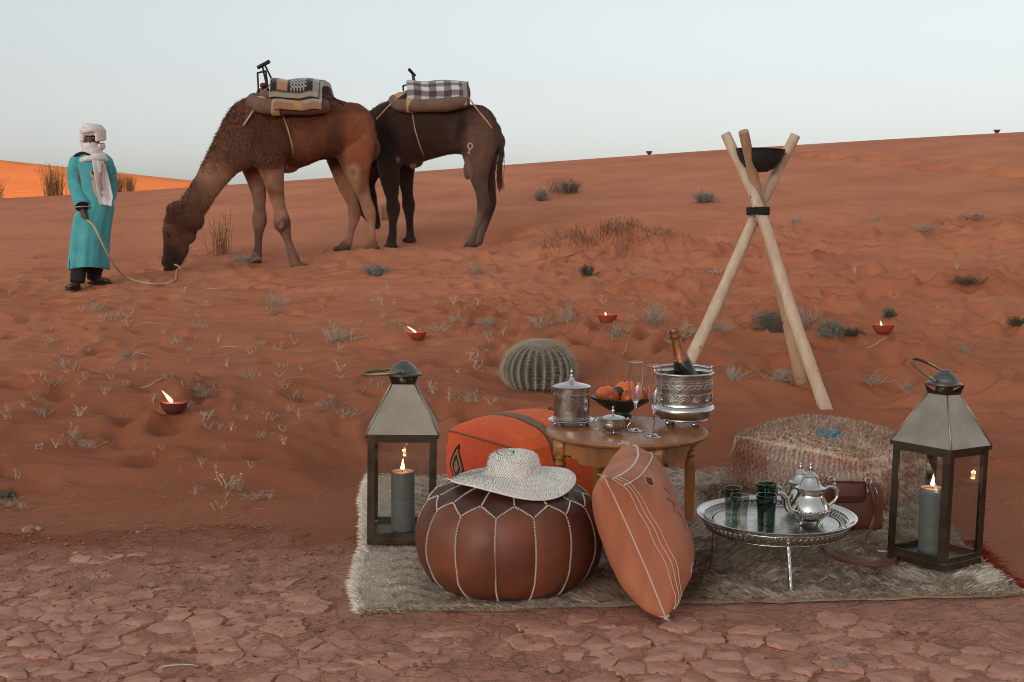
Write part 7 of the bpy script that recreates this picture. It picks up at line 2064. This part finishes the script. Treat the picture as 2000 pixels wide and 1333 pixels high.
def pat_black(u, v):
    x, y = u * 6.2, v * 9
    bk = np.array([.018, .016, .016])
    if (y % 4.5) < .35 or u < .02 or u > .98: return np.array([.42, .36, .28])
    if .9 < x < 2.2 and .6 < (y % 4.5) < 3.4: return np.array([.46, .24, .12])
    if 2.6 < x < 4.6 and .6 < (y % 4.5) < 3.4: return np.array([.55, .5, .44]) if (math.floor(x * 5) + math.floor(y * 3)) % 2 else bk
    if x > 5.5: return np.array([.30, .28, .22])
    return bk
def pat_white(u, v):
    if .42 < u < .60 and .02 < v < .12: return np.array([.62, .36, .16])
    if v < .035 or .10 < v < .125: return np.array([.40, .22, .12])
    return np.array([.52, .54, .54]) * (.9 + .2 * float(vn(u * 14, v * 30, 171)))
bw_ = empty('folded_blanket', so); tag(bw_, 'folded pale grey blanket on the brown camel saddle, lower of two', 'blanket', 'blankets folded on the camel saddles')
drape(bw_, 'fold', 552, 641, 214, 168, yc, .58, pat_white, so, thick=.05, far_frac=.85)
bb_ = empty('folded_blanket', so); tag(bb_, 'folded black patterned blanket topping the brown camel saddle', 'blanket', 'blankets folded on the camel saddles')
drape(bb_, 'fold', 546, 637, 190, 163, yc, .65, pat_black, so, thick=.035, far_frac=.8)
drape(bb_, 'under_fold', 548, 638, 192.5, 165, yc, .640, lambda u, v: np.array([.05, .045, .04]), so, thick=.012, far_frac=.8)
# saddle of the dark camel
def S2(px, py, dy): return P(px, py, yc2(px) + dy)
so2 = S2(845, 200, 0)
sad2 = empty('camel_saddle', so2); tag(sad2, 'padded brown saddle with small black handle on the dark camel', 'saddle')
pad_roll([S2(915, 200, .36), S2(850, 206, .38), S2(795, 204, .32), S2(772, 198, .0), S2(782, 206, -.32), S2(815, 207, -.39), S2(870, 205, -.39), S2(914, 196, -.34)], .086, M_felt, sad2, so2)
ring = [S2(803, 206.5, -.37) - so2 + Vector((0, math.cos(t) * .092, math.sin(t) * .092)) for t in np.linspace(0, 6.283, 21)[:-1]]
MB().tube(ring, [(.055, .006)] * 20, 8, closed=True, ref=(1, 0, 0)).build('tan_band', M_tanfelt, sad2, smooth=True)
MB().sphere(S2(784, 188, -.2) - so2, (.09, .10, .05), 12, 8).build('tan_wrap', M_tanfelt, sad2, smooth=True)
MB().sphere(S2(910, 185, -.05) - so2, (.06, .22, .14), 12, 8).build('rear_pad', pmat('russet_pad', (.17, .075, .05), rough=.95), sad2, smooth=True)
for pp in (((812, 165, -.05), (806, 143, -.02)), ((808, 165, .05), (805, 143, .02)), ((788, 178, -.15), (787, 168, -.12)), ((787, 168, -.12), (798, 166, -.10)), ((798, 166, -.10), (800, 185, -.15))):
    MB().tube([S2(*pp[0]) - so2, S2(*pp[1]) - so2], .011, 8).build('frame_bar', M_iron, sad2, smooth=True)
MB().tube([S2(799, 136, -.10) - so2, S2(810, 148, .05) - so2], .020, 10).build('grip_bar', M_iron, sad2, smooth=True)
MB().tube([S2(796, 180, -.28) - so2, S2(778, 190, -.34) - so2] + [hit(bv2, a, b, .03) - so2 for a, b in ((757, 210), (735, 234))], .011, 6).build('tie_rope', M_rope, sad2, smooth=True)
MB().tube([S2(800, 200, -.47) - so2] + [hit(bv2, a, b, .012) - so2 for a, b in ((805, 220), (811, 255), (820, 285), (828, 305))], .009, 6).build('girth_rope', M_rope, sad2, smooth=True)
MB().tube([S2(908, 183, -.34) - so2, S2(922, 200, -.36) - so2] + [hit(bv2, a, b, .012) - so2 for a, b in ((935, 218), (950, 236), (962, 252))], .010, 6).build('crupper_rope', M_rope, sad2, smooth=True)
def pat_plaid(u, v):
    x, y = int(u * 8.0), int(v * 13)
    if u > .93: return np.array([.26, .25, .23])
    W_, Gr, Bu = np.array([.62, .60, .60]), np.array([.19, .19, .19]), np.array([.085, .04, .055])
    return (Bu if x % 2 else Gr) if y % 2 else (Gr if x % 2 else W_)
pb_ = empty('folded_blanket', so2); tag(pb_, 'grey and white checked blanket folded over the dark camel saddle', 'blanket', 'blankets folded on the camel saddles')
drape(pb_, 'fold', 799, 914, 206, 163, yc2, .44, pat_plaid, so2, thick=.028, far_frac=.8, n=64, m=52)
drape(pb_, 'under_fold', 801, 911, 208, 165, yc2, .425, lambda u, v: np.array([.5, .48, .46]) if int(u * 9) % 2 else np.array([.12, .09, .09]), so2, thick=.012, far_frac=.8)
# ------------------------------------------------------------------ man with the lead rope
M_skin = pmat('dark_skin', (0.115, 0.050, 0.032), rough=0.5, var=(0.14, 0.062, 0.040), vscale=20, sub=.1)
M_robe = pmat('turquoise_cotton', (0.055, 0.34, 0.365), rough=0.85, var=(0.09, 0.45, 0.475), vscale=6, bump=.35, bscale=40, bdist=.01, sheen=.2)
M_trim = pmat('beige_trim', (0.46, 0.36, 0.27), rough=0.85)
M_white = pmat('white_muslin', (0.74, 0.71, 0.69), rough=0.9, var=(0.84, 0.81, 0.79), vscale=12, bump=.5, bscale=45, bdist=.008)
M_blackc = pmat('black_cloth', (0.014, 0.014, 0.015), rough=0.9, var=(0.024, 0.024, 0.024), vscale=14, bump=.4, bscale=50, bdist=.006)
YM = 12.42
def Q(px, py, dy=0.0): return P(px, py, YM + dy)
mb = MB()
def mlimb(pts, n=12): limb(mb, [(a, b, YM + dy, r, w) for a, b, dy, r, w in pts], n=n)
mlimb([(180, 415, 0, 25, .12), (178, 380, 0, 24, .115), (177, 345, 0, 27, .12), (178, 318, 0, 25, .105), (180, 306, 0, 12, .07)], 16)       # trunk
mlimb([(180, 310, 0, 11, .06), (180, 290, -.01, 9.5, .058)])                                                                          # neck
mb.sphere(Q(179, 272), (.078, .098, .115), 18, 12); mb.sphere(Q(177, 284, -.035), (.052, .06, .06), 12, 8)                             # skull, jaw
mb.sphere(Q(176.5, 277, -.10), (.014, .022, .020), 8, 6); mb.sphere(Q(176.2, 273, -.088), (.010, .014, .02), 8, 6)                      # nose
mb.sphere(Q(171.5, 266, -.078), (.024, .018, .010), 8, 6); mb.sphere(Q(181.5, 266, -.080), (.024, .018, .010), 8, 6)                    # brow
mb.sphere(Q(167, 276, .0), (.02, .03, .03), 8, 6); mb.sphere(Q(192, 276, .0), (.015, .03, .03), 8, 6)
mlimb([(157, 316, 0, 14, .07), (150, 340, 0, 10, .055), (149, 362, -.01, 8.5, .048), (155, 385, -.10, 7.5, .042), (161, 408, -.17, 5.5, .030)])
mlimb([(203, 316, .05, 14, .07), (210, 345, .10, 9, .05), (212, 370, .12, 8, .045), (207, 390, .06, 7, .04), (200, 402, -.02, 5.5, .03)])
mlimb([(168, 420, 0, 17, .09), (162, 460, -.02, 13, .075), (157, 495, -.05, 10, .06), (152, 530, -.09, 8, .05), (150, 552, -.12, 6.5, .045)])
mlimb([(190, 420, .02, 17, .09), (190, 460, .05, 13, .075), (187, 495, .08, 10, .06), (184, 525, .11, 8, .05), (182, 543, .13, 6.5, .045)])
f1 = Q(148, 563, -.12); f2 = Q(186, 551, .13)
for f_, dx in ((f1, Vector((-.02, -.9, 0)).normalized()), (f2, Vector((.85, -.35, 0)).normalized())):
    g_ = Vector((f_.x, f_.y, height(f_.x, f_.y) + .045)); mb.tube([g_ - dx * .05, g_ + dx * .05, g_ + dx * .14, g_ + dx * .19], [(.038, .045), (.042, .038), (.045, .026), (.030, .018)], 12)
# right hand: palm, four fingers closed on the rope, thumb
hnd = Q(163, 417, -.185)
mb.tube([Q(161.5, 407, -.17), hnd, hnd + Vector((.012, -.005, -.045))], [(.026, .024), (.034, .026), (.032, .022)], 10)
for i in range(4):
    b0 = hnd + Vector((.014 + .004 * i, -.030 + .020 * i, -.046 + .003 * i)); L = (.030, .034, .032, .026)[i]
    mb.tube([b0, b0 + Vector((.012, -.006, -L * .8)), b0 + Vector((.030, -.004, -L * .55)), b0 + Vector((.030, .0, -L * .1))], [.0100, .0095, .0088, .0070], 8)
mb.tube([hnd + Vector((.010, -.026, .006)), hnd + Vector((.034, -.036, -.014)), hnd + Vector((.044, -.030, -.038))], [.0125, .0105, .0080], 8)
# left hand resting inside the robe front
mb.sphere(Q(198, 405, -.03), (.045, .03, .03), 10, 8)
pv, pf = fuse(mb, .0085, 3, .5)
man_o = Q(166, 560); man_o.z = height(man_o.x, man_o.y)
man = mesh_np('person', pv - np.array(man_o), pf, M_skin, smooth=True, loc=man_o)
tag(man, 'man in turquoise robe and white head wrap standing with a lead rope', 'person')
def part(mb_, name, mat, parent=man, smooth=True, solid=0.0):
    mb_.v = [Vector(p) - man_o for p in mb_.v]; o = mb_.build(name, mat, parent, smooth=smooth)
    if solid:
        m_ = o.modifiers.new('thickness', 'SOLIDIFY'); m_.thickness = solid; m_.offset = 1
    return o
for ex_ in (172, 181.5):
    part(MB().sphere(Q(ex_, 270.5, -.092), (.013, .010, .008), 8, 6), 'eye', pmat('eye_white', (.55, .5, .45), rough=.2)); part(MB().sphere(Q(ex_ - .4, 270.5, -.101), (.0065, .004, .0065), 8, 6), 'iris', M_eye)
    part(MB().tube([Q(ex_ - 4, 267.0, -.098), Q(ex_, 265.8, -.104), Q(ex_ + 4, 267.0, -.098)], .0045, 6), 'eyebrow', M_eye)
# robe: rings from hem to shoulders  (row, centre px, half width px, half depth m)
rings = [(524, 173, 36, .215), (510, 173.5, 35.5, .21), (490, 175, 35, .205), (465, 177, 35, .20), (440, 180, 35, .18), (420, 184, 35, .165), (404, 190, 31, .15), (388, 188, 27, .142), (365, 184, 24, .138), (345, 182, 25, .138), (328, 181, 27.5, .135), (316, 180, 28, .125), (307, 180, 24, .12), (301, 180, 15, .09)]
rs = spline(rings, 46); n = 72; V_, F_ = [], []
for k, (row, cx, hw, hd) in enumerate(rs):
    t = k / 45; low = max(0, 1 - t * 1.25)
    for i in range(n):
        a = 2 * math.pi * i / n
        fold = 1 + low * (.055 * math.sin(a * 5 + 1.2 + .8 * t) + .05 * math.sin(a * 9 + 2 + 2 * t) + .022 * math.sin(a * 17 + 3 * t)) + .012 * math.sin(a * 7 + t * 14) * (t > .35) * (t < .8)
        r1 = row + (3.5 * math.sin(a * 2 + 1) if k == 0 else 0)
        c = Q(cx, r1)
        V_.append(c + Vector((math.cos(a) * hw * MPP(YM) * fold, math.sin(a) * hd * fold, 0)))
for k in range(45):
    for i in range(n):
        a = 360 * (i + .5) / n
        if k < 4 and 218 < a < 228: continue                      # side slit
        F_.append((k * n + i, k * n + (i + 1) % n, (k + 1) * n + (i + 1) % n, (k + 1) * n + i))
robe = part(MB().add(V_, F_), 'robe', M_robe, solid=.006)
def robe_pt(px, row, off=.006):
    """front of the robe under a photo pixel"""
    q = [np.interp(-row, [-r[0] for r in rs], [r[j] for r in rs]) for j in (1, 2, 3)]
    s = max(-1, min(1, (px - q[0]) / q[1])); return Q(px, row, -q[2] * math.sqrt(max(0, 1 - s * s)) - off)
# sleeves
def sleeve(pts, mat_):
    c = spline([tuple(Q(a, b, dy)) + (r,) for a, b, dy, r in pts], 26)
    m2 = MB().tube([Vector(q[:3]) for q in c], [q[3] * (1 + .05 * math.sin(i * 1.9) + .03 * math.sin(i * .9)) for i, q in enumerate(c)], 20, cap=False)
    return m2
part(sleeve([(163, 309, 0, .070), (151, 322, 0, .086), (147.5, 345, -.01, .080), (149, 365, -.04, .074), (156, 388, -.11, .070), (161, 404, -.175, .072)], M_robe), 'sleeve', M_robe, robe, solid=.005)
part(sleeve([(196, 309, .02, .068), (207, 322, .06, .080), (213, 348, .11, .076), (214, 372, .12, .072), (210, 392, .05, .066), (202, 403, -.03, .06)], M_robe), 'sleeve', M_robe, robe, solid=.005)
cuff = [Q(161, 404.5, -.175) + Vector((math.cos(t) * .077, math.sin(t) * .077, .004 * math.cos(t))) for t in np.linspace(0, 6.283, 21)[:-1]]
part(MB().tube(cuff, .006, 6, closed=True), 'cuff_trim', M_trim, robe)
part(sleeve([(160, 398, -.16, .050), (162, 409, -.178, .042)], M_blackc), 'undershirt_cuff', M_blackc, robe, solid=.003)
# neckline, chest panel
def ribbon(pts, w, off=.010):
    V_, F_ = [], []
    ps = spline(pts, 18)
    for i, (px, py) in enumerate(ps):
        a = ps[max(0, i - 1)]; b = ps[min(17, i + 1)]; d = np.array([b[0] - a[0], b[1] - a[1]]); d = d / (np.linalg.norm(d) + 1e-9); nn = np.array([-d[1], d[0]]) * w / 2
        V_ += [robe_pt(px + nn[0], py + nn[1], off), robe_pt(px - nn[0], py - nn[1], off)]
    for i in range(17): F_.append((2 * i, 2 * i + 1, 2 * i + 3, 2 * i + 2))
    return MB().add(V_, F_)
part(ribbon([(166, 303), (176, 318), (184, 334), (190, 350)], 13, .004), 'undershirt', M_blackc, robe, solid=.003)
part(ribbon([(163, 302), (168, 320), (176, 338), (187, 352)], 5.5, .009), 'neck_trim', M_trim, robe, solid=.004)
part(ribbon([(184, 352), (187, 368), (191, 378), (198, 386)], 12, .009), 'chest_panel', M_trim, robe, solid=.004)
part(ribbon([(199, 318), (197, 336), (195, 350), (199, 372)], 6, .009), 'neck_trim', M_trim, robe, solid=.004)
part(ribbon([(166, 300), (165, 316), (167, 332)], 4, .012), 'drawcord', M_trim, robe, solid=.004)
part(MB().tube(spline([Q(146, 307, -.03), Q(152, 302, -.10), Q(163, 299, -.12), Q(176, 304, -.13)], 14), [(.022, .012)] * 14, 8), 'collar', M_blackc, robe)
part(MB().tube(spline([Q(146, 307, .03), Q(158, 300, .10), Q(180, 298, .12), Q(205, 304, .08)], 14), [(.022, .014)] * 14, 8), 'collar', M_blackc, robe)
# trousers and sandals
for pts in (((166, 470, -.02, .11), (159, 500, -.06, .095), (154, 525, -.09, .080), (151, 552, -.12, .066)), ((190, 470, .04, .11), (188, 500, .08, .095), (185, 525, .11, .080), (183, 545, .13, .064))):
    part(sleeve(pts, M_blackc), 'trouser_leg', M_blackc, man, solid=.004)
for f_, dx in ((f1, Vector((-.02, -.9, 0)).normalized()), (f2, Vector((.85, -.35, 0)).normalized())):
    g_ = Vector((f_.x, f_.y, height(f_.x, f_.y) + .012))
    part(MB().tube([g_ - dx * .075, g_, g_ + dx * .11, g_ + dx * .205], [(.040, .014), (.046, .014), (.052, .014), (.034, .012)], 12, ref=dx.cross(Vector((0, 0, 1)))), 'sandal', M_blackc, man)
    for k in (.04, .10, .14):
        c = g_ + dx * k + Vector((0, 0, .030)); sd_ = dx.cross(Vector((0, 0, 1)))
        part(MB().tube([c + sd_ * .054 * math.cos(t) + Vector((0, 0, .038 * math.sin(t) - .018)) for t in np.linspace(0, math.pi, 12)], [(.013, .004)] * 12, 6, ref=dx), 'sandal_strap', M_blackc, man)
# turban: wound folds round the head
tb = MB()
for k in range(7):
    zc = .012 + .022 * k; rx = .112 - .006 * max(0, k - 3) ** 1.4; ph = .7 * k
    c0 = Q(181, 274) + Vector((0, .012, zc))
    arc = np.linspace(0, 6.283, 37)[:-1] if k > 2 else np.linspace(R(-58), R(238), 30)
    ring = [c0 + Vector((math.cos(t) * rx * 1.03, math.sin(t) * (rx + .012), .020 * math.sin(t + ph) * (1 if k < 5 else .4))) for t in arc]
    tb.tube(ring, [(.019, .022 + .004 * math.sin(ph * 3))] * len(ring), 8, closed=k > 2)
for k in range(2):
    c0 = Q(181, 284 + 5 * k) + Vector((0, .012, 0)); ring = [c0 + Vector((math.cos(t) * .106, math.sin(t) * .118, .012 * math.sin(t * 2 + k))) for t in np.linspace(R(-40), R(220), 26)]
    tb.tube(ring, [(.018, .024)] * 26, 8)
tb.sphere(Q(181, 260, .015), (.104, .116, .092), 20, 12)
tv, tf = fuse(tb, .009, 4, .5); tb = MB().add([tuple(p) for p in tv], tf)
turb = part(tb, 'head_wrap', M_white)
# cloth across nose and mouth, wound at the neck
mk = MB(); V_, F_ = [], []
for j in range(13):
    v = j / 12; row = 279.5 + 36 * v; cx = 178.5 + 6.5 * v ** 1.2; hw = (.083 + .020 * v + .014 * math.sin(v * 3.1)); hd = .118 + .030 * v
    for i in range(41):
        a = math.pi * (1.02 + .96 * i / 40) if False else math.pi + math.pi * (i / 40)
        f_ = 1 + .03 * math.sin(v * 19 + i * .22) + .02 * math.sin(v * 33 - i * .3)
        c = Q(cx, row)
        V_.append(c + Vector((math.cos(a) * hw * f_, math.sin(a) * hd * f_ + .01, .006 * math.sin(i * .3 + v * 9))))
for j in range(12):
    for i in range(40): F_.append((j * 41 + i, j * 41 + i + 1, (j + 1) * 41 + i + 1, (j + 1) * 41 + i))
part(MB().add(V_, F_), 'face_cloth', M_white, turb, solid=.006)
nk = MB()
for k in range(3):
    c0 = Q(184, 307 + 4 * k); ring = [c0 + Vector((math.cos(t) * (.100 + .012 * k), math.sin(t) * (.125 + .010 * k), .022 * math.sin(t + .6 + k))) for t in np.linspace(0, 6.283, 31)[:-1]]
    nk.tube(ring, [(.026, .030)] * 30, 8, closed=True)
part(nk, 'neck_fold', M_white, turb)
V_, F_ = [], []
for j in range(25):
    v = j / 24; row = 312 + 88 * v; l = 190 + 16 * v; r = 207 + 20.5 * v
    for i in range(15):
        u = i / 14; px = l + (r - l) * u
        p = robe_pt(min(px, 215), row + 3 * u, .050 + .012 * math.sin(u * 11 + v * 3) * (.4 + v)); p.x = Q(px, row).x; V_.append(p)
for j in range(24):
    for i in range(14): F_.append((j * 15 + i, j * 15 + i + 1, (j + 1) * 15 + i + 1, (j + 1) * 15 + i))
part(MB().add(V_, F_), 'scarf_end', M_white, turb, solid=.006)

# ------------------------------------------------------------------ lead rope from hand to muzzle
rp_ = [hnd + Vector((.018, -.012, -.060))]
for px, py, y_ in ((182, 440, 12.16), (197, 470, 12.14), (211, 498, 12.22), (226, 522, 12.40), (244, 540, 12.70)):
    rp_.append(P(px, py, y_))
for px, py in ((262, 550), (290, 556), (318, 558)):
    q = gp(px, py); rp_.append(q + Vector((0, 0, .012)))
q = gp(340, 552); rp_.append(Vector((q.x, q.y, q.z + .02))); rp_ += [P(346, 543, 13.55), P(352, 535, 13.58), P(350, 522, 13.60), P(341, 517, 13.62)]
pts = [Vector(p) for p in spline(rp_, 120)]
for p in pts: p.z = max(p.z, height(p.x, p.y) + .008)
o = MB().tube(pts, .0105, 7).build('lead_rope', M_rope, smooth=True); tag(o, 'pale lead rope sagging from the hand of the man to the camel muzzle', 'rope')
